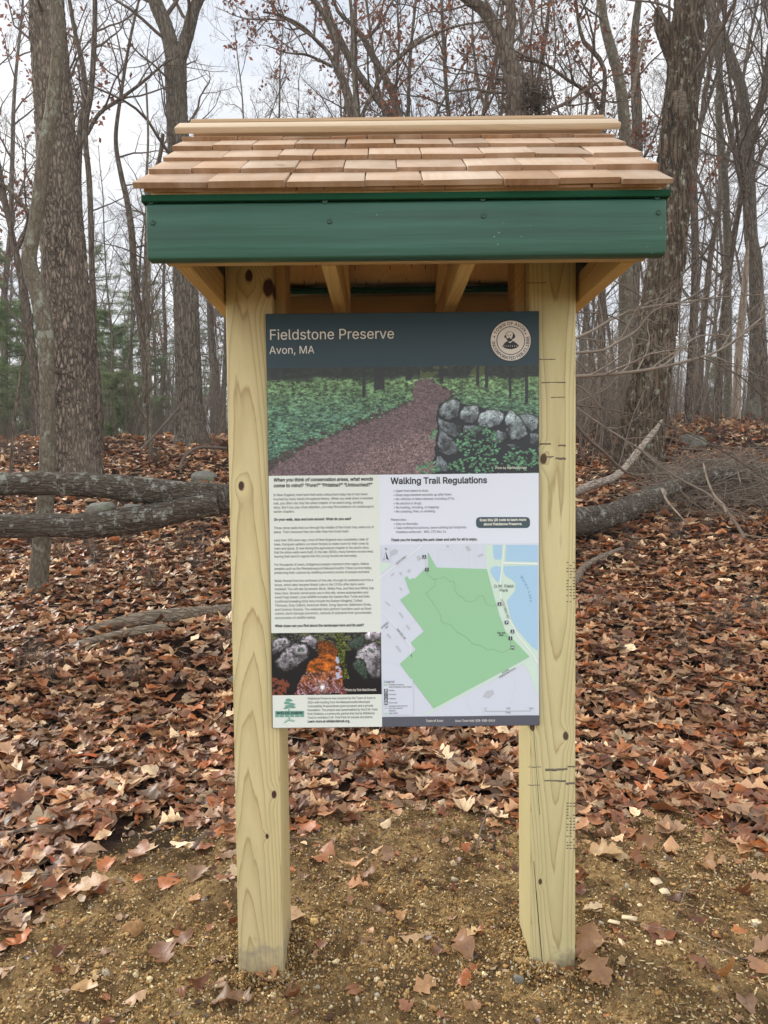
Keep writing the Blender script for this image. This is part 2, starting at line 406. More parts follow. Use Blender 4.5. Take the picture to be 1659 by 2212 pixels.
g.build('trim_strip', m_green2, kiosk, bevel=0.0012)
g = Geo(); g.box(FX0 + 0.03, FX1 - 0.03, -0.4205, -0.382, 2.036, 2.060)
g.build('nailer', m_lumx, kiosk, bevel=0.002)
m_screw = NM('screw_metal', 0.45, 0.5); m_screw.p.inputs['Metallic'].default_value = 0.5
m_screw = m_screw.out((0.03, 0.07, 0.05))
for (px, py) in ((326, 436), (330, 481), (702, 435), (712, 478), (1043, 430), (1045, 466), (1419, 426), (1423, 459)):
    p = W(px, py, 1.79); g = Geo()
    prof = [(0.0066, 0.0004), (0.0066, -0.0012), (0.0048, -0.0020), (0.0024, -0.0010), (0.0004, -0.0002)]
    th = np.arange(14) * 2 * math.pi / 14
    V = np.array([[(p[0] + r * math.cos(t), -0.4602 + y, p[2] + r * math.sin(t)) for t in th] for r, y in prof])
    g.grid(V, wrap=True); g.build('screw', m_screw, fascia, smooth=False)

# roof frame
def slope(side, d):
    "deck plane: returns y, z for a distance measured on the front half"
    y = d - 2.25; z = Z0 + S36 * (d - 1.79)
    return (y, z) if side < 0 else (0.12 - y, z)
for side in (-1, 1):
    a = slope(side, 1.795); b = slope(side, 2.31); g = Geo()
    e = 0.004 if side > 0 else 0.0
    lo = [(FX0 + 0.012, a[0], a[1] - 0.014), (FX1 - 0.012, a[0], a[1] - 0.014), (FX1 - 0.012, b[0], b[1] - 0.014 - e), (FX0 + 0.012, b[0], b[1] - 0.014 - e)]
    hi = [(x, y, z + 0.013) for x, y, z in lo]
    if side > 0: lo = lo[::-1]; hi = hi[::-1]
    g.hexa(lo + hi); dk = g.build('roof_deck', m_ply, kiosk)
    if side > 0: deck_back = dk
for i in range(48):                                 # shingle nails that came through the back half of the deck
    g = Geo()
    d = rnd.choice((1.87, 1.93, 1.99, 2.08, 2.17)) + rnd.uniform(-0.01, 0.01); x = rnd.uniform(-0.30, 0.43)
    y, z = slope(1, d); l = rnd.uniform(0.008, 0.02)
    g.tubes([(x, y, z - 0.01), (x + rnd.uniform(-.003, .003), y - SN * l, z - 0.014 - l)], [0.0017, 0.001], 5)
    g.build('nail', m_ink, deck_back)
for x0, x1 in ((-0.510, -0.472), (-0.150, -0.112), (0.195, 0.233), (0.592, 0.630)):
    g = Geo(); g.box(x0, x1, -0.381, 0.5405, 2.034, 2.12); g.build('joist', m_lumber, kiosk, bevel=0.003)
for side in (-1, 1):
    for x0, x1 in ((-0.508, -0.474), (-0.148, -0.114), (0.197, 0.231), (0.594, 0.628)):
        a = slope(side, 1.84); b = slope(side, 2.305); g = Geo()
        lo = [(x0, a[0], a[1] - 0.075), (x1, a[0], a[1] - 0.075), (x1, b[0], b[1] - 0.075), (x0, b[0], b[1] - 0.075)]
        hi = [(x, y, z + 0.060) for x, y, z in lo]
        if side > 0: lo = lo[::-1]; hi = hi[::-1]
        g.hexa(lo + hi); g.build('rafter', m_lumber, kiosk, bevel=0.002)
for x0, x1 in ((-0.524, -0.5105), (0.6305, 0.644)):
    g = Geo(); pts = [(-0.40, 2.06), (0.52, 2.06), (0.52, 2.185), (0.06, 2.50), (-0.40, 2.185)]
    g.add([(x0, y, z) for y, z in pts] + [(x1, y, z) for y, z in pts],
          [(0, 1, 6, 5), (1, 2, 7, 6), (2, 3, 8, 7), (3, 4, 9, 8), (4, 0, 5, 9)],
          [(0, 4, 3), (0, 3, 2), (0, 2, 1), (5, 8, 9), (5, 7, 8), (5, 6, 7)])
    g.build('gable_panel', m_green, kiosk)
for y0, y1, z0, z1 in ((0.1965, 0.2345, 1.90, 2.03), ):
    g = Geo(); g.box(-0.467, 0.58, y0, y1, z0, z1); g.build('crossbeam', m_lumx, kiosk, bevel=0.003)
for x0, x1 in ((-0.326, -0.296), (0.409, 0.439)):
    g = Geo(); g.box(x0, x1, 0.06, 0.1955, 1.80, 2.38); g.build('cleat', m_lumber, kiosk, bevel=0.002)

g = Geo(); g.box(FX0 + 0.004, FX1 - 0.004, 0.505, 0.5415, 2.194, 2.208)
g.build('trim_strip', m_green2, kiosk)

# cedar shingles
k = NM('cedar_shingle', 0.7, 0.25)
cv = k.mapv(k.obj(), (70, 5, 5)); cn = k.noise(cv, 1.0, 4, 0.6, 0.6); cb = k.noise(k.mapv(k.obj(), (9, 5, 5)), 1.0, 3)
cc = k.mix(k.ramp(cn, (0.35, 0.0), (0.7, 0.5)), k.attr(), lin(176, 140, 108))
cc = k.mix(k.ramp(cb, (0.45, 0.0), (0.75, 0.45)), cc, lin(212, 190, 170))
st = k.noise(k.mapv(k.obj(), (14, 9, 9)), 1.0, 3)
cc = k.mix(k.ramp(st, (0.68, 0.0), (0.76, 0.5)), cc, lin(110, 70, 46))
k.bump(cn, 0.3, 0.003)
m_cedar = k.out(cc)
def on_roof(side, d, n):
    s = (d - 1.79) / CS; y = -0.46 + s * CS - n * SN; z = Z0 + s * SN + n * CS
    return (y, z) if side < 0 else (0.12 - y, z)
def cedar_col():
    t = rnd.random(); base = np.array(lin(196, 176, 154)) * (1 - t) + np.array(lin(184, 150, 118)) * t
    return base * rnd.uniform(0.68, 1.05)
def course(d, xs, nb, nt, ln, side, jit=0.004):
    g = Geo()
    for i in range(len(xs) - 1):
        gap = rnd.choice((0.0012, 0.0016, 0.002, 0.004)); x0 = xs[i] + gap; x1 = xs[i + 1] - 0.001
        dd = d + rnd.uniform(-jit, jit); t = rnd.uniform(-0.002, 0.003); t2 = t + rnd.uniform(-0.002, 0.002)
        dl = dd + rnd.uniform(-0.003, 0.003)
        col = cedar_col()
        B0 = on_roof(side, dd, nb); B1 = on_roof(side, dl, nb); T0 = on_roof(side, dd, nt + t); T1 = on_roof(side, dl, nt + t2)
        U = on_roof(side, d + ln, 0.001); Ut = on_roof(side, d + ln, 0.004)
        lo = [(x0, *B0), (x1, *B1), (x1, *U), (x0, *U)]; hi = [(x0, *T0), (x1, *T1), (x1, *Ut), (x0, *Ut)]
        if side > 0: lo = lo[::-1]; hi = hi[::-1]
        g.hexa(lo + hi, c=col)
        if side < 0:                      # sawn end grain, darker than the face
            e = 0.0009; g.add([(lo[0][0] + e, lo[0][1] - e * CS, lo[0][2] + e * SN), (lo[1][0] - e, lo[1][1] - e * CS, lo[1][2] + e * SN), (hi[1][0] - e, hi[1][1] - e * CS, hi[1][2] - e), (hi[0][0] + e, hi[0][1] - e * CS, hi[0][2] - e)], [(0, 1, 2, 3)], c=col * np.array([0.62, 0.52, 0.42]))
    return g.build('shingle_course', m_cedar, kiosk, col=True, bevel=0.0012)
def xs_from(px, y, d):
    return [W(p, y, d)[0] for p in px]
course(1.783, xs_from((310, 560, 640, 700, 850, 960, 1098, 1276, 1440), 403, 1.785), 0.0005, 0.0105, 0.22, -1, 0.001)
course(1.772, xs_from((288, 449, 617, 788, 911, 1086, 1206, 1340, 1452), 392, 1.772), 0.011, 0.0235, 0.20, -1)
course(1.882, xs_from((322, 415, 520, 638, 742, 857, 1007, 1125, 1280, 1418), 362, 1.882), 0.012, 0.0245, 0.20, -1)
course(1.997, xs_from((350, 480, 600, 675, 795, 910, 1043, 1155, 1275, 1383), 336, 1.997), 0.012, 0.0245, 0.20, -1)
course(2.111, xs_from((373, 460, 545, 636, 745, 852, 977, 1055, 1200, 1350), 315, 2.111), 0.012, 0.0245, 0.18, -1)
course(2.215, xs_from((394, 512, 610, 713, 792, 911, 1040, 1105, 1237, 1325), 294, 2.215), 0.012, 0.0225, 0.09, -1)
for d, ln, nb in ((1.772, 0.20, 0.02), (1.882, 0.20, 0.022), (1.997, 0.20, 0.022), (2.111, 0.18, 0.022), (2.215, 0.09, 0.016)):
    x = -0.58; xs = [x]
    while x < 0.60: x += rnd.uniform(0.09, 0.18); xs.append(min(x, 0.683))
    if xs[-1] < 0.683: xs.append(0.683)
    course(d, xs, nb * 0.55, nb * 0.55 + 0.0125, ln, 1)
m_ridge = timber('ridge_cedar', lin(206, 182, 156), lin(178, 144, 114), 'X', (0.3, 2.58), 2.0, 140, wob=0.03, contrast=0.6)
x0, x1 = W(390, 280, 2.28)[0], W(1326, 277, 2.28)[0]
m_ridge2 = timber('ridge_cedar_back', lin(186, 154, 122), lin(150, 112, 80), 'X', (0.3, 2.58), 2.7, 140, wob=0.03, contrast=0.6)
def rboard(side, x0, x1, d0, d1, n0, n1):
    lo = [(x0, *on_roof(side, d0, n0)), (x1, *on_roof(side, d0, n0)), (x1, *on_roof(side, d1, n0)), (x0, *on_roof(side, d1, n0))]
    hi = [(x0, *on_roof(side, d0, n1)), (x1, *on_roof(side, d0, n1)), (x1, *on_roof(side, d1, n1)), (x0, *on_roof(side, d1, n1))]
    if side > 0: lo = lo[::-1]; hi = hi[::-1]
    g = Geo(); g.hexa(lo + hi); return g.build('ridge_board', m_ridge if side < 0 else m_ridge2, kiosk, bevel=0.002)
rboard(-1, x0, x1, 2.235, 2.292, 0.028, 0.046)
x0, x1 = W(415, 256, 2.34)[0], W(1302, 253, 2.34)[0]
rboard(1, x0, x1, 2.245, 2.330, 0.045, 0.063)

# ================================================================== information sign
SO = np.array([0.059, -0.006, 0.748])
sign = thing('information_sign', SO, 'printed trail information panel titled Fieldstone Preserve, mounted on the kiosk posts', 'sign')
def S(px, py, layer=0):
    p = W(px, py, 2.238); return np.array([p[0], -0.0125 - 0.0005 * layer, p[2]])
m_paper = flat_mat('print_cream', lin(219, 225, 218)); m_white = flat_mat('print_white', lin(220, 226, 238))
m_head = flat_mat('print_slate', lin(40, 64, 74)); m_text = flat_mat('print_black', (0.02, 0.021, 0.026))
m_grey = flat_mat('print_grey_text', (0.045, 0.047, 0.055)); m_lite = flat_mat('print_light_text', lin(226, 222, 212))
m_foot = flat_mat('print_grey_band', lin(90, 92, 104)); m_edge = flat_mat('panel_edge', lin(60, 62, 64), 0.5)
m_map = flat_mat('print_map', lin(209, 216, 229)); m_pres = flat_mat('print_map_green', lin(152, 200, 160))
m_open = flat_mat('print_open_space', lin(204, 226, 212)); m_lake = flat_mat('print_lake', lin(168, 204, 230))
m_road = flat_mat('print_road', lin(236, 240, 240)); m_bld = flat_mat('print_building', lin(188, 193, 202)); m_cont = flat_mat('print_contour', lin(188, 198, 208))
m_icon = flat_mat('print_icon', lin(58, 62, 66)); m_badge = flat_mat('print_badge', lin(66, 86, 94)); m_teal = flat_mat('print_teal', lin(112, 160, 146))
m_cream = flat_mat('print_seal', lin(226, 218, 208)); m_laket = flat_mat('print_lake_text', lin(120, 160, 196))

def flat(name, parent, polys, mat, layer):
    g = Geo()
    for ip, poly in enumerate(polys):
        v = [S(x, y, layer) - np.array([0, 3e-5 * (ip % 14), 0]) for x, y in poly]
        t = tessellate_polygon([[Vector((a[0], a[2], 0)) for a in v]])
        fixed = []
        for a, b, c in t:
            n = (v[b][0] - v[a][0]) * (v[c][2] - v[a][2]) - (v[b][2] - v[a][2]) * (v[c][0] - v[a][0])
            fixed.append((a, b, c) if n > 0 else (a, c, b))
        g.add(v, t=fixed)
    return g.build(name, mat, parent)
def ell(cx, cy, rx, ry=None, n=28, a0=0.0):
    ry = rx if ry is None else ry
    return [(cx + rx * math.cos(a0 + i * 2 * math.pi / n), cy + ry * math.sin(a0 + i * 2 * math.pi / n)) for i in range(n)]
def ring(cx, cy, r0, r1, n=48):
    return [[(cx + r0 * math.cos(a), cy + r0 * math.sin(a)), (cx + r1 * math.cos(a), cy + r1 * math.sin(a)),
             (cx + r1 * math.cos(b), cy + r1 * math.sin(b)), (cx + r0 * math.cos(b), cy + r0 * math.sin(b))]
            for a, b in [(i * 2 * math.pi / n, (i + 1) * 2 * math.pi / n) for i in range(n)]]
def stroke(pts, w):
    r = []
    for (x0, y0), (x1, y1) in zip(pts[:-1], pts[1:]):
        l = math.hypot(x1 - x0, y1 - y0) or 1; nx, ny = -(y1 - y0) / l * w / 2, (x1 - x0) / l * w / 2
        ex, ey = (x1 - x0) / l * w * 0.3, (y1 - y0) / l * w * 0.3
        r.append([(x0 - ex + nx, y0 - ey + ny), (x1 + ex + nx, y1 + ey + ny), (x1 + ex - nx, y1 + ey - ny), (x0 - ex - nx, y0 - ey - ny)])
    return r
def dashes(pts, w, on, off):
    r = []; left = on; draw = True
    for (x0, y0), (x1, y1) in zip(pts[:-1], pts[1:]):
        l = math.hypot(x1 - x0, y1 - y0); t = 0
        while t < l:
            e = min(l, t + left)
            if draw: r += stroke([(x0 + (x1 - x0) * t / l, y0 + (y1 - y0) * t / l), (x0 + (x1 - x0) * e / l, y0 + (y1 - y0) * e / l)], w)
            left -= e - t; t = e
            if left <= 1e-6: draw = not draw; left = on if draw else off
    return r

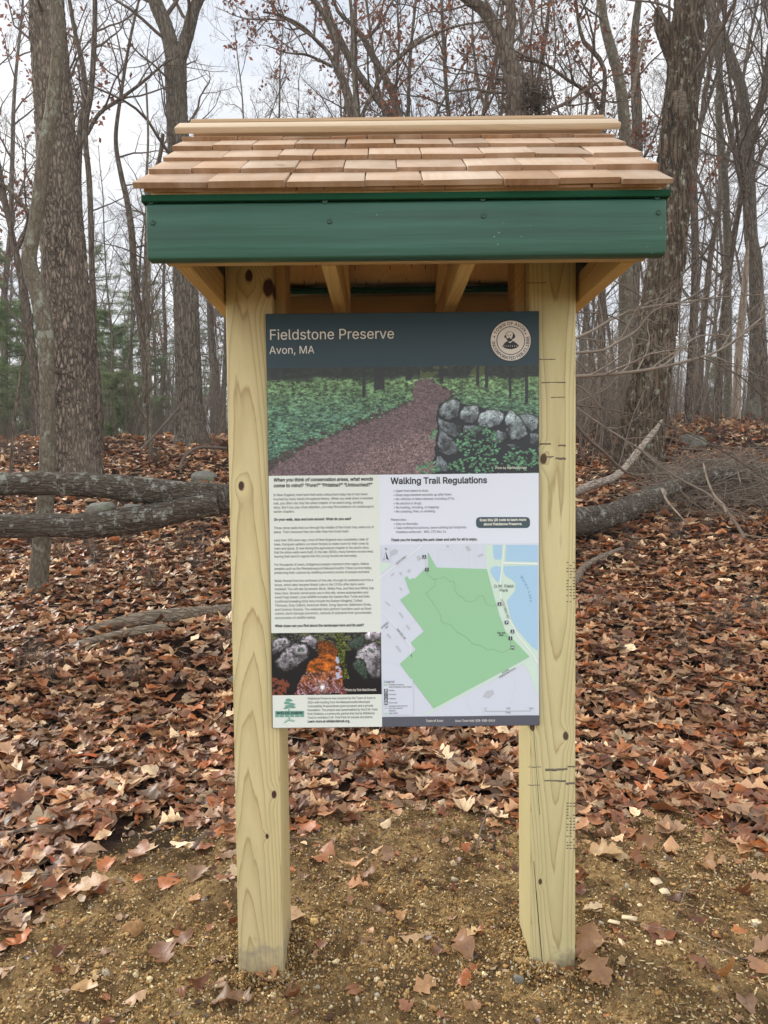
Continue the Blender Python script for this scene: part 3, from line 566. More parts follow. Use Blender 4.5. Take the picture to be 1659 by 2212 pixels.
GLY = json.loads(r'''{"A":[240,[8,0,101,254,138,254,231,0,198,0,144,151,132,186,125,210,116,239,123,239,114,209,106,185,100,166,95,151,43,0],[55,71,55,99,185,99,185,71]],"B":[228,[30,0,30,254,121,254,145,252,164,245,180,235,190,221,197,205,199,187,193,160,178,143,157,132,182,123,201,102,207,86,209,68,207,50,200,33,189,20,172,9,151,2,123,0],[62,29,122,29,148,31,165,40,175,53,178,68,171,92,153,109,124,115,62,115],[62,143,119,143,144,148,162,163,168,186,165,202,156,214,141,223,120,226,62,226]],"C":[255,[134,-3,103,1,75,12,52,32,35,58,24,90,20,127,24,165,35,197,52,223,75,242,103,254,134,258,170,252,201,236,224,209,236,174,204,174,195,197,179,214,158,224,134,228,111,225,92,216,75,202,62,182,54,157,52,127,54,97,63,72,75,53,92,38,112,29,134,26,158,30,179,40,195,57,204,80,236,80,224,45,201,19,170,2]],"D":[251,[109,0,48,0,48,29,107,29,136,31,159,40,177,55,189,75,197,99,200,128,197,156,190,180,177,200,160,214,138,223,110,226,47,226,47,254,113,254,147,251,176,239,200,221,217,196,227,164,231,128,227,91,217,59,199,34,175,15,145,4],[62,254,62,0,30,0,30,254]],"E":[209,[30,0,30,254,186,254,186,226,62,226,62,143,178,143,178,114,62,114,62,29,188,29,188,0]],"F":[205,[30,0,30,254,185,254,185,226,62,226,62,139,173,139,173,111,62,111,62,0]],"G":[260,[134,-3,102,1,75,13,52,32,35,58,24,90,20,127,24,165,35,197,52,223,74,242,102,254,132,258,170,252,202,235,225,208,237,174,204,174,194,197,178,213,158,224,133,228,111,225,92,216,75,202,62,182,54,157,52,127,54,97,63,72,75,53,92,38,112,29,134,26,155,29,172,36,187,47,198,62,205,80,207,101,217,100,141,100,141,128,239,128,239,100,236,71,225,45,209,25,188,9,163,0]],"H":[258,[30,0,30,254,62,254,62,144,196,144,196,254,228,254,228,0,196,0,196,116,62,116,62,0]],"I":[150,[16,0,16,29,59,29,59,226,16,226,16,254,135,254,135,226,91,226,91,29,135,29,135,0]],"J":[198,[93,-3,62,2,38,16,22,40,17,73,17,86,49,86,49,73,52,52,61,37,75,28,93,25,110,28,124,37,133,52,136,73,136,254,168,254,168,73,163,40,147,16,123,2]],"K":[233,[52,73,52,108,70,131,87,152,106,172,182,254,224,254,115,138],[30,0,30,254,62,254,62,167,62,112,62,97,62,0],[186,0,94,130,114,155,224,0]],"L":[196,[30,0,30,254,62,254,62,29,181,29,181,0]],"M":[314,[30,0,30,254,76,254,139,94,144,79,150,61,156,42,161,24,154,24,159,41,165,61,171,79,176,94,238,254,284,254,284,0,252,0,252,145,252,163,253,184,253,207,254,229,249,205,241,181,234,161,228,145,171,0,143,0,85,145,80,160,72,181,65,204,58,229,60,208,60,186,61,164,61,145,61,0]],"N":[262,[30,0,30,254,68,254,172,91,181,75,194,53,207,27,202,27,200,54,200,79,199,97,199,254,232,254,232,0,193,0,101,145,89,165,74,191,54,226,60,227,61,192,62,164,62,145,62,0]],"O":[267,[133,-3,103,1,75,12,52,32,35,58,24,90,20,127,24,165,35,197,52,223,75,242,103,254,133,258,164,254,192,242,215,223,232,197,243,165,247,127,243,90,232,58,215,32,192,12,164,1],[133,26,155,29,175,38,191,52,204,72,212,97,215,127,212,157,204,182,191,202,175,216,155,225,133,228,112,225,92,216,75,202,63,182,54,157,52,127,54,97,63,72,75,52,92,38,112,29]],"P":[222,[30,0,30,254,118,254,144,252,166,244,183,231,195,215,202,195,204,174,202,152,195,133,183,116,166,104,144,96,118,93,62,93,62,0],[62,121,116,121,134,123,149,128,159,136,167,147,172,174,167,201,159,211,148,219,134,224,116,226,62,226]],"Q":[267,[123,80,156,80,185,42,192,32,234,-24,200,-24,173,13,166,23],[133,-3,103,1,75,12,52,32,35,58,24,90,20,127,24,165,35,197,52,223,75,242,103,254,133,258,164,254,192,242,215,223,232,197,243,165,247,127,243,90,232,58,215,32,192,12,164,1],[133,26,155,29,175,38,191,52,204,72,212,97,215,127,212,157,204,182,191,202,175,216,155,225,133,228,112,225,92,216,75,202,63,182,54,157,52,127,54,97,63,72,75,52,92,38,112,29]],"R":[224,[30,0,30,254,118,254,145,252,167,244,183,232,195,217,202,198,205,176,202,154,195,136,183,120,166,109,145,101,118,99,62,99,62,0],[62,128,117,128,135,129,149,133,160,141,167,150,173,176,167,202,159,212,149,220,134,224,116,226,62,226],[177,0,115,115,151,115,214,0]],"S":[223,[112,-4,86,-2,64,5,46,15,32,30,23,48,19,68,52,68,55,55,62,44,83,29,112,25,143,30,165,46,171,57,173,70,171,81,166,89,148,102,122,111,92,120,64,130,43,145,30,163,26,186,29,206,37,224,51,238,69,249,90,256,114,258,137,256,158,249,175,238,189,224,197,208,200,189,169,189,163,206,151,219,134,227,112,229,84,224,64,209,58,188,60,176,65,167,85,154,106,147,132,140,156,132,179,119,197,99,202,85,204,69,201,50,193,32,180,17,162,5,139,-2]],"T":[224,[16,226,16,254,208,254,208,226,128,226,128,0,96,0,96,226]],"U":[259,[129,-4,101,-1,77,8,57,22,42,40,33,62,30,87,30,254,62,254,62,89,64,72,70,57,80,44,94,34,110,28,129,26,149,28,165,34,179,44,188,57,194,72,196,89,196,254,229,254,229,87,226,62,216,40,201,22,182,8,157,-1]],"V":[240,[102,0,8,254,42,254,96,103,101,88,108,69,115,45,124,15,117,15,126,45,133,69,140,88,145,103,197,254,231,254,139,0]],"W":[343,[78,0,8,254,41,254,82,98,88,73,93,47,96,20,100,47,106,73,112,98,153,254,190,254,231,98,237,73,243,47,249,20,244,20,249,47,255,73,261,98,302,254,335,254,265,0,228,0,184,161,176,196,168,237,175,237,167,197,159,161,115,0]],"X":[237,[9,0,109,142,109,118,15,254,52,254,89,200,102,181,112,164,122,146,116,146,126,164,136,181,149,200,187,254,223,254,129,119,129,143,228,0,191,0,146,65,134,83,125,98,115,116,122,116,113,98,103,83,91,65,46,0]],"Y":[236,[102,0,102,104,8,254,46,254,96,172,111,146,125,115,112,115,126,146,140,172,191,254,228,254,134,104,134,0]],"Z":[219,[21,0,21,23,137,193,153,215,170,238,174,227,143,226,111,226,20,226,20,254,198,254,198,231,84,64,67,40,49,17,45,27,76,28,107,29,200,29,200,0]],"a":[195,[80,-4,47,2,34,11,24,22,17,37,15,54,17,69,22,80,39,97,63,105,89,110,117,113,133,117,138,128,133,148,120,161,98,165,75,161,59,150,50,137,20,146,29,161,39,173,66,188,97,192,119,190,143,180,161,160,167,145,168,126,168,0,138,0,137,26,126,12,108,1],[85,23,101,24,114,29,132,47,138,69,138,95,130,91,116,88,100,86,88,84,67,79,52,70,46,52,51,36,65,26]],"b":[212,[115,-4,99,-3,86,2,69,16,58,29,56,0,26,0,26,254,57,254,58,160,69,173,86,186,98,191,115,192,137,189,156,180,173,166,185,146,193,122,195,94,193,66,185,42,173,23,157,8,137,-1],[110,23,126,26,140,33,150,44,158,58,164,95,158,131,150,145,140,156,126,163,110,165,94,163,81,156,70,145,62,131,58,114,56,95,58,75,63,58,70,43,81,32,94,26]],"c":[198,[104,-4,79,-1,58,8,41,23,28,43,20,66,17,94,20,122,28,146,41,165,58,180,79,189,104,192,130,189,153,178,170,161,181,138,151,131,145,145,135,155,121,162,104,165,86,162,73,155,62,144,54,129,48,94,54,59,62,44,73,33,86,26,104,23,121,26,135,33,146,44,152,59,181,51,171,28,153,11,130,0]],"d":[212,[98,-4,75,-1,56,8,40,23,27,42,20,66,17,94,20,122,27,146,40,166,56,180,75,189,98,192,114,191,126,186,144,173,154,160,155,254,186,254,186,0,156,0,154,29,143,16,126,2,114,-3],[102,23,118,26,132,32,142,43,150,58,156,95,154,114,150,131,142,145,132,156,118,163,102,165,86,163,72,156,62,145,54,131,48,95,54,58,62,44,73,33,86,26]],"e":[202,[106,-4,80,-1,58,8,41,23,28,42,20,66,17,93,20,121,28,145,40,165,58,180,78,189,103,192,133,187,160,170,170,157,179,141,184,121,186,97,186,85,37,85,37,110,169,110,155,101,149,134,141,147,131,157,118,163,103,165,87,163,73,157,54,135,48,105,48,89,50,69,55,53,64,40,76,31,90,25,106,23,127,26,143,36,153,53,182,45,168,20,141,2]],"f":[127,[114,190,114,164,3,164,3,190],[40,0,40,216,42,231,48,243,68,259,94,265,111,263,121,260,114,234,107,236,97,237,85,235,77,230,72,221,71,209,71,0]],"g":[213,[103,-75,67,-70,41,-55,25,-35,51,-20,61,-33,77,-44,103,-49,124,-46,141,-38,152,-23,156,-3,154,34,143,21,126,8,114,4,97,2,76,5,56,13,40,27,28,45,20,68,17,96,20,123,27,147,40,166,56,180,76,189,98,192,114,191,127,186,144,173,156,159,157,190,186,190,186,-4,183,-27,175,-45,162,-59,145,-68,125,-73],[102,30,118,32,132,38,142,47,150,61,155,77,156,96,150,132,142,146,132,156,119,163,102,165,86,163,73,156,62,145,54,131,48,96,54,61,62,48,73,38,86,32]],"h":[205,[57,113,57,0,26,0,26,254,57,254,57,144,51,144,62,166,76,181,94,189,114,192,132,190,148,184,161,174,170,160,177,142,179,120,179,0,148,0,148,118,145,137,136,152,123,161,105,165,80,159,63,141,58,129]],"i":[83,[26,0,26,190,57,190,57,0],[42,221,27,227,21,242,27,256,42,262,57,256,63,242,57,227]],"j":[83,[26,190,57,190,57,-15,51,-45,43,-56,32,-65,19,-70,2,-71,-5,-71,-5,-43,1,-43,12,-42,20,-36,25,-27,26,-15],[42,221,27,227,20,242,27,256,42,262,57,256,63,242,57,227]],"k":[190,[55,68,55,106,60,106,142,190,180,190,90,100],[26,0,26,254,57,254,57,0],[147,0,74,93,96,114,186,0]],"l":[95,[70,-1,50,2,37,10,29,24,26,42,26,254,57,254,57,49,58,38,60,31,65,27,73,26,80,26,85,27,90,1,81,0]],"m":[305,[26,0,26,190,56,190,55,148,66,173,86,188,110,193,129,190,144,180,154,166,158,147,169,172,190,187,218,193,249,186,261,177,270,164,276,148,278,128,278,0,248,0,248,127,245,145,236,156,224,163,209,165,187,160,173,145,168,124,168,0,137,0,137,130,134,144,126,156,115,163,100,165,79,160,63,145,57,119,57,0]],"n":[205,[57,113,57,0,26,0,26,190,56,190,56,144,51,144,62,166,76,181,94,189,114,192,132,190,147,184,160,174,170,160,176,142,179,120,179,0,148,0,148,118,145,137,136,152,123,161,105,165,80,159,63,141,58,129]],"o":[208,[104,-4,79,-1,58,8,41,23,28,43,20,66,17,94,20,122,28,146,41,165,58,180,79,189,104,192,128,189,149,180,167,165,180,146,188,122,191,94,188,66,180,43,167,23,149,8,128,-1],[104,23,121,26,135,33,146,44,154,59,160,94,154,129,146,144,135,155,121,162,104,165,86,162,73,155,62,144,54,129,48,94,54,59,62,44,73,33,86,26]],"p":[212,[26,-71,26,190,56,190,58,160,69,173,86,186,98,191,115,192,137,189,156,180,173,166,185,146,193,122,195,94,193,66,185,42,173,23,157,8,137,-1,115,-4,99,-3,86,2,69,16,58,29,57,-71],[110,23,126,26,140,33,150,44,158,58,164,95,158,131,150,145,140,156,126,163,110,165,94,163,81,156,70,145,62,131,58,114,56,95,58,75,63,58,70,43,81,32,94,26]],"q":[212,[186,-71,155,-71,154,29,143,16,126,2,114,-3,98,-4,75,-1,56,8,40,23,27,42,20,66,17,94,20,122,27,146,40,166,56,180,75,189,98,192,114,191,126,186,144,173,154,160,156,190,186,190],[102,23,118,26,132,32,142,43,150,58,156,95,154,114,150,131,142,145,132,156,118,163,102,165,86,163,72,156,62,145,54,131,48,95,54,58,62,44,73,33,86,26]],"r":[130,[26,0,26,190,56,190,57,160,65,173,76,184,90,190,107,192,115,192,122,192,122,161,115,162,103,163,80,157,63,142,57,118,57,0]],"s":[182,[91,-4,56,2,31,19,23,32,18,47,47,53,53,40,62,30,75,25,91,23,108,25,122,31,131,40,134,51,127,68,106,78,75,85,52,93,36,104,27,119,23,137,26,152,33,166,43,177,58,185,74,190,94,192,112,191,127,186,149,170,162,145,134,139,121,158,110,164,94,166,78,164,65,158,57,150,54,139,56,129,62,122,72,116,86,111,115,105,137,97,153,86,162,71,166,53,163,37,156,24,145,12,130,3,112,-2]],"t":[114,[102,190,102,164,3,164,3,190],[32,236,63,236,63,49,64,38,68,31,75,26,85,25,93,26,101,27,107,1,96,-1,84,-2,62,1,46,11,36,26,32,46]],"u":[205,[91,-3,73,-1,57,5,44,15,35,29,28,47,26,69,26,190,57,190,57,72,60,52,68,37,82,28,100,25,125,31,142,48,148,76,148,190,179,190,179,0,149,0,149,46,154,46,143,23,129,8,111,0]],"v":[195,[81,0,9,190,42,190,83,78,93,43,103,10,92,10,101,43,112,78,152,190,186,190,113,0]],"w":[284,[69,0,11,190,44,190,67,107,77,68,88,21,82,21,93,67,103,107,126,190,158,190,181,107,191,68,201,21,196,21,206,68,217,107,240,190,272,190,215,0,184,0,159,86,152,112,145,140,138,169,145,169,138,140,131,112,124,86,99,0]],"x":[189,[10,0,77,97,14,190,50,190,95,123,141,190,176,190,114,97,179,0,143,0,95,71,46,0]],"y":[195,[24,-69,31,-43,36,-44,52,-44,65,-37,75,-18,81,-1,9,190,42,190,83,78,93,43,103,10,92,10,101,43,112,78,153,190,186,190,102,-29,88,-54,70,-68,46,-73,32,-72]],"z":[190,[21,0,21,23,127,160,24,161,24,190,166,190,166,165,63,29,169,28,169,0]],"0":[227,[113,-3,87,0,65,12,47,31,34,57,27,89,24,127,27,165,35,197,48,223,65,242,87,254,113,258,139,254,161,242,179,223,192,197,200,165,203,127,200,89,192,57,179,31,162,12,140,0],[113,25,131,28,145,37,157,52,165,72,170,97,172,127,170,157,165,182,157,203,145,218,131,227,113,230,96,227,82,218,70,203,62,182,56,157,55,127,56,97,62,72,70,52,82,37,96,28]],"1":[227,[38,0,38,27,195,27,195,0],[138,254,138,0,106,0,106,224,43,179,43,213,99,254]],"2":[227,[32,0,32,24,117,114,141,141,155,163,160,186,154,209,137,224,112,230,86,224,69,207,64,181,33,181,35,202,43,221,55,237,72,248,91,255,112,258,134,255,153,248,169,237,181,223,188,205,191,186,185,159,179,145,168,129,153,111,133,90,76,29,195,28,195,0]],"3":[227,[109,-3,87,-1,66,5,49,15,35,29,26,46,22,66,55,66,63,44,83,30,109,25,138,30,157,46,163,58,165,72,158,98,150,109,137,117,121,122,101,124,78,124,78,150,144,225,35,226,35,254,186,254,186,230,106,139,106,144,132,144,154,138,172,127,185,111,194,93,196,72,194,51,185,33,172,18,154,6,133,-1]],"4":[227,[20,53,20,79,123,254,155,254,54,82,207,81,207,53],[141,0,141,61,141,73,141,159,171,159,171,0]],"5":[227,[111,-3,89,-1,70,6,54,16,41,30,33,47,30,65,61,65,69,44,87,30,111,25,138,32,157,52,164,81,157,111,137,131,124,137,109,138,84,134,64,123,34,126,48,254,183,254,183,226,75,226,68,151,89,162,115,167,147,160,172,143,189,116,195,82,193,58,184,38,171,21,154,8,134,-1]],"6":[227,[113,-3,91,-1,71,7,55,20,42,37,34,58,32,81,34,100,40,119,51,142,69,170,126,254,161,254,74,131,83,144,98,153,117,157,139,155,158,147,173,136,185,120,192,101,194,79,192,56,184,36,171,20,155,7,135,-1],[113,24,139,31,157,51,164,79,157,107,139,126,113,133,87,126,69,107,62,79,69,51,87,31]],"7":[227,[48,0,162,225,31,226,31,254,195,254,195,224,82,0]],"8":[227,[113,-3,89,-1,68,6,50,17,37,31,29,48,26,68,33,98,51,121,76,132,59,141,46,154,38,171,35,190,38,209,45,225,57,239,73,249,92,256,113,258,134,256,153,249,169,239,181,225,188,209,191,190,188,171,180,154,167,141,150,132,176,121,194,98,200,68,198,48,189,31,176,17,158,6,137,-1],[113,25,142,30,161,46,168,69,161,94,141,111,113,118,85,111,65,94,58,69,64,46,84,30],[113,145,137,150,154,165,160,188,154,210,138,225,113,230,89,225,72,210,66,188,72,165,89,150]],"9":[227,[113,258,135,255,155,247,171,234,184,217,192,197,194,173,192,155,186,135,175,112,158,84,100,0,65,0,152,124,144,111,128,101,109,97,87,100,69,107,53,119,41,134,34,154,32,176,34,198,42,218,55,235,71,247,91,255],[113,230,87,223,69,204,63,176,69,148,87,129,113,122,139,129,157,147,164,175,157,204,139,223]],".":[94,[48,-2,31,4,25,20,31,37,48,43,64,37,71,20,64,4]],",":[94,[19,-60,34,36,68,36,42,-60]],":":[94,[48,-2,31,4,25,20,31,37,48,43,64,37,71,20,64,4],[48,135,31,142,25,158,31,174,48,181,64,174,71,158,64,142]],";":[94,[19,-60,34,36,68,36,42,-60],[52,135,36,142,29,158,36,174,52,181,68,174,75,158,68,142]],"?":[179,[66,78,67,100,71,115,84,135,104,149,123,167,129,178,131,192,125,213,110,226,89,231,69,226,53,213,46,189,14,189,17,209,24,226,36,240,51,250,69,256,89,258,110,256,127,249,142,239,153,226,160,209,162,191,160,172,153,156,142,142,127,130,110,118,100,103,97,78],[82,-2,66,4,59,20,66,37,82,43,98,37,105,20,98,4]],"!":[98,[34,80,32,254,66,254,64,80],[49,-2,33,4,26,20,33,37,49,43,65,37,72,20,65,4]],"'":[103,[39,159,35,254,68,254,64,159]],"\"":[160,[39,159,35,254,68,254,64,159],[96,159,93,254,125,254,122,159]],"\u201c":[150,[26,159,52,254,75,254,60,159],[87,159,114,254,137,254,122,159]],"\u201d":[150,[26,159,41,254,75,254,49,159],[87,159,102,254,137,254,111,159]],"-":[227,[168,122,168,94,57,94,57,122]],"(":[137,[45,103,50,162,66,221,88,270,118,270,95,214,81,157,76,103,80,57,94,8,118,-48,88,-48,69,-11,56,27,47,66]],")":[137,[19,-48,43,9,57,58,61,103,56,157,41,214,19,270,48,270,71,221,86,162,92,103,89,65,81,27,67,-11,48,-48]],"/":[125,[117,266,36,-38,7,-38,89,266]],"&":[224,[98,-3,75,-1,55,6,39,17,27,31,20,48,17,67,24,95,42,117,70,139,108,168,118,176,127,187,131,202,129,214,123,223,113,228,101,230,84,227,73,216,68,199,73,182,84,164,102,142,219,0,182,0,86,116,61,146,44,172,38,199,40,215,45,229,55,241,67,249,82,255,100,257,118,255,133,249,145,241,154,230,160,217,162,202,158,181,146,162,128,146,77,109,64,98,55,87,48,66,55,44,72,29,96,23,126,30,151,48,168,76,174,112,204,112,202,90,198,72,185,46,173,31,166,23,153,12,136,3]],"\u2022":[194,[97,46,70,54,50,73,43,101,50,128,70,148,97,156,125,148,144,128,152,101,144,73,125,54]],"\u2019":[88,[26,159,41,254,75,254,49,159]]," ":[94]}''')
CAP = 254.0
def _area(p): return 0.5 * sum(p[i - 1][0] * p[i][1] - p[i][0] * p[i - 1][1] for i in range(len(p)))
def _in(q, p):
    r = False
    for i in range(len(p)):
        (x0, y0), (x1, y1) = p[i - 1], p[i]
        if (y0 > q[1]) != (y1 > q[1]) and q[0] < (x1 - x0) * (q[1] - y0) / (y1 - y0) + x0: r = not r
    return r
_GC = {}
def glyph(ch, bold):
    "vertices and triangles of one letter, its strokes thickened by bold"
    if (ch, bold) in _GC: return _GC[ch, bold]
    loops = [[(l[i], l[i + 1]) for i in range(0, len(l), 2)] for l in GLY.get(ch, GLY['o'])[1:]]
    V, T = [], []
    if loops:
        sg = 1 if _area(max(loops, key=lambda l: abs(_area(l)))) > 0 else -1
        def fat(p):
            if not bold: return p
            o = []; n = len(p)
            for i in range(n):
                a, b, c = p[i - 1], p[i], p[(i + 1) % n]
                d0 = math.hypot(b[0] - a[0], b[1] - a[1]) or 1; d1 = math.hypot(c[0] - b[0], c[1] - b[1]) or 1
                n0 = ((b[1] - a[1]) / d0, -(b[0] - a[0]) / d0); n1 = ((c[1] - b[1]) / d1, -(c[0] - b[0]) / d1)
                mx, my = n0[0] + n1[0], n0[1] + n1[1]; q = max(mx * mx + my * my, 0.9) / 2
                o.append((b[0] + sg * bold * mx / q, b[1] + sg * bold * my / q))
            return o
        lp = [fat(l) for l in loops]; vs = [Vector(q) for l in lp for q in l]; es = []; o = 0
        for l in lp: es += [(o + i, o + (i + 1) % len(l)) for i in range(len(l))]; o += len(l)
        vo, _, fo = delaunay_2d_cdt(vs, es, [], 0, 1e-3)[:3]
        def wind(x, y):                                # turns of the outline round a point
            w = 0
            for l in lp:
                for i in range(len(l)):
                    (x0, y0), (x1, y1) = l[i - 1], l[i]; c = (x1 - x0) * (y - y0) - (x - x0) * (y1 - y0)
                    if y0 <= y < y1 and c > 0: w += 1
                    elif y1 <= y < y0 and c < 0: w -= 1
            return w
        V = [(q[0], q[1], 0.0) for q in vo]
        for f in fo:
            if len(f) == 3 and wind(sum(V[i][0] for i in f) / 3, sum(V[i][1] for i in f) / 3) * sg > 0: T.append(tuple(f))
    _GC[ch, bold] = (np.array(V, float).reshape(-1, 3), np.array(T, np.int64).reshape(-1, 3)); return _GC[ch, bold]
def advance(s): return sum(GLY.get(c, GLY['o'])[0] for c in s)
def lettering(name, parent, lines, mat, layer, bold=0.0, slant=0.0):
    "lines: (text, x0, baseline y, x1 or None, capital height, turn) in photo pixels on the sign's plane, or ('arc', text, cx, cy, r, a0, a1, cap, up)"
    g = Geo(); y0_ = -0.0125 - 0.0005 * layer
    def put(v, t, X, Zv):
        if not len(t): return
        P = np.stack([X, y0_ - v[:, 2], Zv], -1); t = t.copy(); a, b, c = P[t[:, 0]], P[t[:, 1]], P[t[:, 2]]
        ar = (b[:, 0] - a[:, 0]) * (c[:, 2] - a[:, 2]) - (b[:, 2] - a[:, 2]) * (c[:, 0] - a[:, 0])
        fl = ar < 0; t[fl] = t[fl][:, [0, 2, 1]]; g.add(P, t=t[np.abs(ar) > 1e-13])
    for ln in lines:
        if ln[0] == 'arc':
            _, s, cx, cy, r, a0, a1, cap, up = ln
            c0 = S(cx, cy); k = cap * 2.238 / F / CAP; R = r * 2.238 / F; tot = advance(s); acc = 0
            sx = min(abs(math.radians(a1 - a0)) * R / tot * 0.98, k * 1.1)
            for ch in s:
                w = GLY[ch][0]; a = math.radians(a0 + (a1 - a0) * (acc + w / 2) / tot); acc += w; rot = a - math.pi / 2 if up else a + math.pi / 2
                v, t = glyph(ch, round(bold / k)); x = (v[:, 0] - w / 2) * sx; z = v[:, 1] * k
                put(v, t, c0[0] + R * math.cos(a) + x * math.cos(rot) - z * math.sin(rot), c0[2] + R * math.sin(a) + x * math.sin(rot) + z * math.cos(rot))
            continue
        s, x0, y0, x1, cap = ln[:5]; ang = ln[5] if len(ln) > 5 else 0.0
        A = S(x0, y0); k = cap * 2.238 / F / CAP; sx = k if x1 is None else (x1 - x0) * 2.238 / F / advance(s) / math.cos(math.radians(ang))
        ca, sa = math.cos(math.radians(ang)), math.sin(math.radians(ang)); acc = 0
        for ch in s:
            v, t = glyph(ch, round(bold / k)); x = (acc + v[:, 0] + slant * v[:, 1]) * sx; z = v[:, 1] * k
            put(v, t, A[0] + x * ca - z * sa, A[2] + x * sa + z * ca); acc += GLY.get(ch, GLY['o'])[0]
    return g.build(name, mat, parent)

zA = lambda x, y: (570.7 + 0.156 * x, 1021.9 + 0.156 * y)
zB = lambda x, y: (816.2 + 0.216 * x, 1015.3 + 0.216 * y)
zC = lambda x, y: (816.2 + 0.216 * x, 1167.9 + 0.216 * y)
zD = lambda x, y: (570.7 + 0.156 * x, 1353.7 + 0.156 * y)
zT = lambda x, y: (557.4 + 0.184 * x, 663.6 + 0.184 * y)
zS = lambda x, y: (829.5 + 0.212 * x, 663.6 + 0.212 * y)
def TL(z, s, x0, y, x1, cap, *r):
    a = z(x0, y); b = None if x1 is None else z(x1, y)[0]
    return (s, a[0], a[1], b, cap, *r)

SXa, SXb = S(573.5, 676)[0], S(1164, 674)[0]
XDIV = S(822.5, 1300)[0]
def SZ(y, x=868): return S(x, y)[2]
ZT, ZB = S(870, 675)[2], S(870, 1570)[2]
g = Geo(); g.box(SXa, SXb, -0.0122, -0.001, ZB, ZT); g.build('backing_board', m_edge, sign)
def band(name, x0, y0, x1, y1, mat, layer):
    "rectangle, level on the sign"
    a = S(x0, y0, layer); b = S(x1, y1, layer); g = Geo()
    xa = SXa + 0.0012 if x0 == 0 else XDIV; xb = SXb - 0.0012 if x1 == 0 else XDIV
    za = ZT - 0.0012 if y0 == 0 else SZ(y0); zb = ZB + 0.0012 if y1 == 0 else SZ(y1)
    g.add([(xa, a[1], zb), (xb, a[1], zb), (xb, a[1], za), (xa, a[1], za)], [(0, 1, 2, 3)])
    return g.build(name, mat, sign)
head = band('header_band', 0, 0, 0, 792, m_head, 1)
lettering('lettering', head, [TL(zT, 'Fieldstone Preserve', 130, 384, 1590, 21.5), TL(zT, 'Avon, MA', 132, 549, 660, 16)], m_lite, 2, 0.00012)

# town seal
scx, scy = zS(1290, 342)
seal = flat('town_seal', sign, [ell(scx, scy, 45.3, n=64)], flat_mat('seal_rope', (0.025, 0.025, 0.025)), 2)
flat('seal_face', seal, [ell(scx, scy, 43.2, n=64)], m_cream, 3)
flat('seal_ring', seal, ring(scx, scy, 29.2, 30.8) + [ell(*zS(1122, 303), 1.7, n=12), ell(*zS(1441, 270), 1.7, n=12)], m_text, 4)
lettering('lettering', seal, [('arc', 'TOWN OF AVON', scx, scy, 33.2, 157, 31, 6.6, True), ('arc', 'INCORPORATED FEB.21,1888', scx, scy, 40.2, 181, 373, 6.4, False)], m_text, 4, 0.00022)
Z = lambda pts: [zS(x, y) for x, y in pts]
bust = [Z([(1203, 402), (1222, 372), (1246, 352), (1262, 344), (1300, 340), (1324, 352), (1352, 372), (1376, 396), (1345, 418), (1296, 431), (1240, 424)]),
        Z([(1238, 282), (1246, 264), (1262, 253), (1286, 249), (1308, 256), (1322, 272), (1334, 288), (1334, 308), (1322, 322), (1306, 326), (1300, 342), (1280, 352), (1262, 352), (1252, 336), (1244, 318), (1228, 312), (1224, 296)])]
flat('portrait', seal, bust, m_text, 5)
flat('portrait_face', seal, [Z([(1242, 282), (1252, 265), (1268, 257), (1288, 254), (1304, 261), (1312, 276), (1308, 300), (1300, 318), (1290, 326), (1262, 328), (1250, 314), (1244, 300)]),
     Z([(1262, 346), (1272, 356), (1290, 350), (1302, 344), (1308, 350), (1284, 366), (1270, 362)])] +
     [Z([(1215 + i * 22, 405), (1222 + i * 22, 388), (1225 + i * 22, 388), (1219 + i * 22, 407)]) for i in range(7)], m_cream, 6)
flat('portrait_line', seal, [ell(*zS(1260, 293), 1.1, 0.8, 10), ell(*zS(1288, 292), 1.1, 0.8, 10), ell(*zS(1272, 322), 3.0, 1.6, 14), ell(*zS(1273, 334), 2.4, 2.2, 12)] +
     stroke(Z([(1250, 284), (1268, 283)]), 0.5) + stroke(Z([(1280, 282), (1298, 283)]), 0.5) + stroke(Z([(1272, 288), (1268, 312), (1278, 312)]), 0.5), m_text, 7)

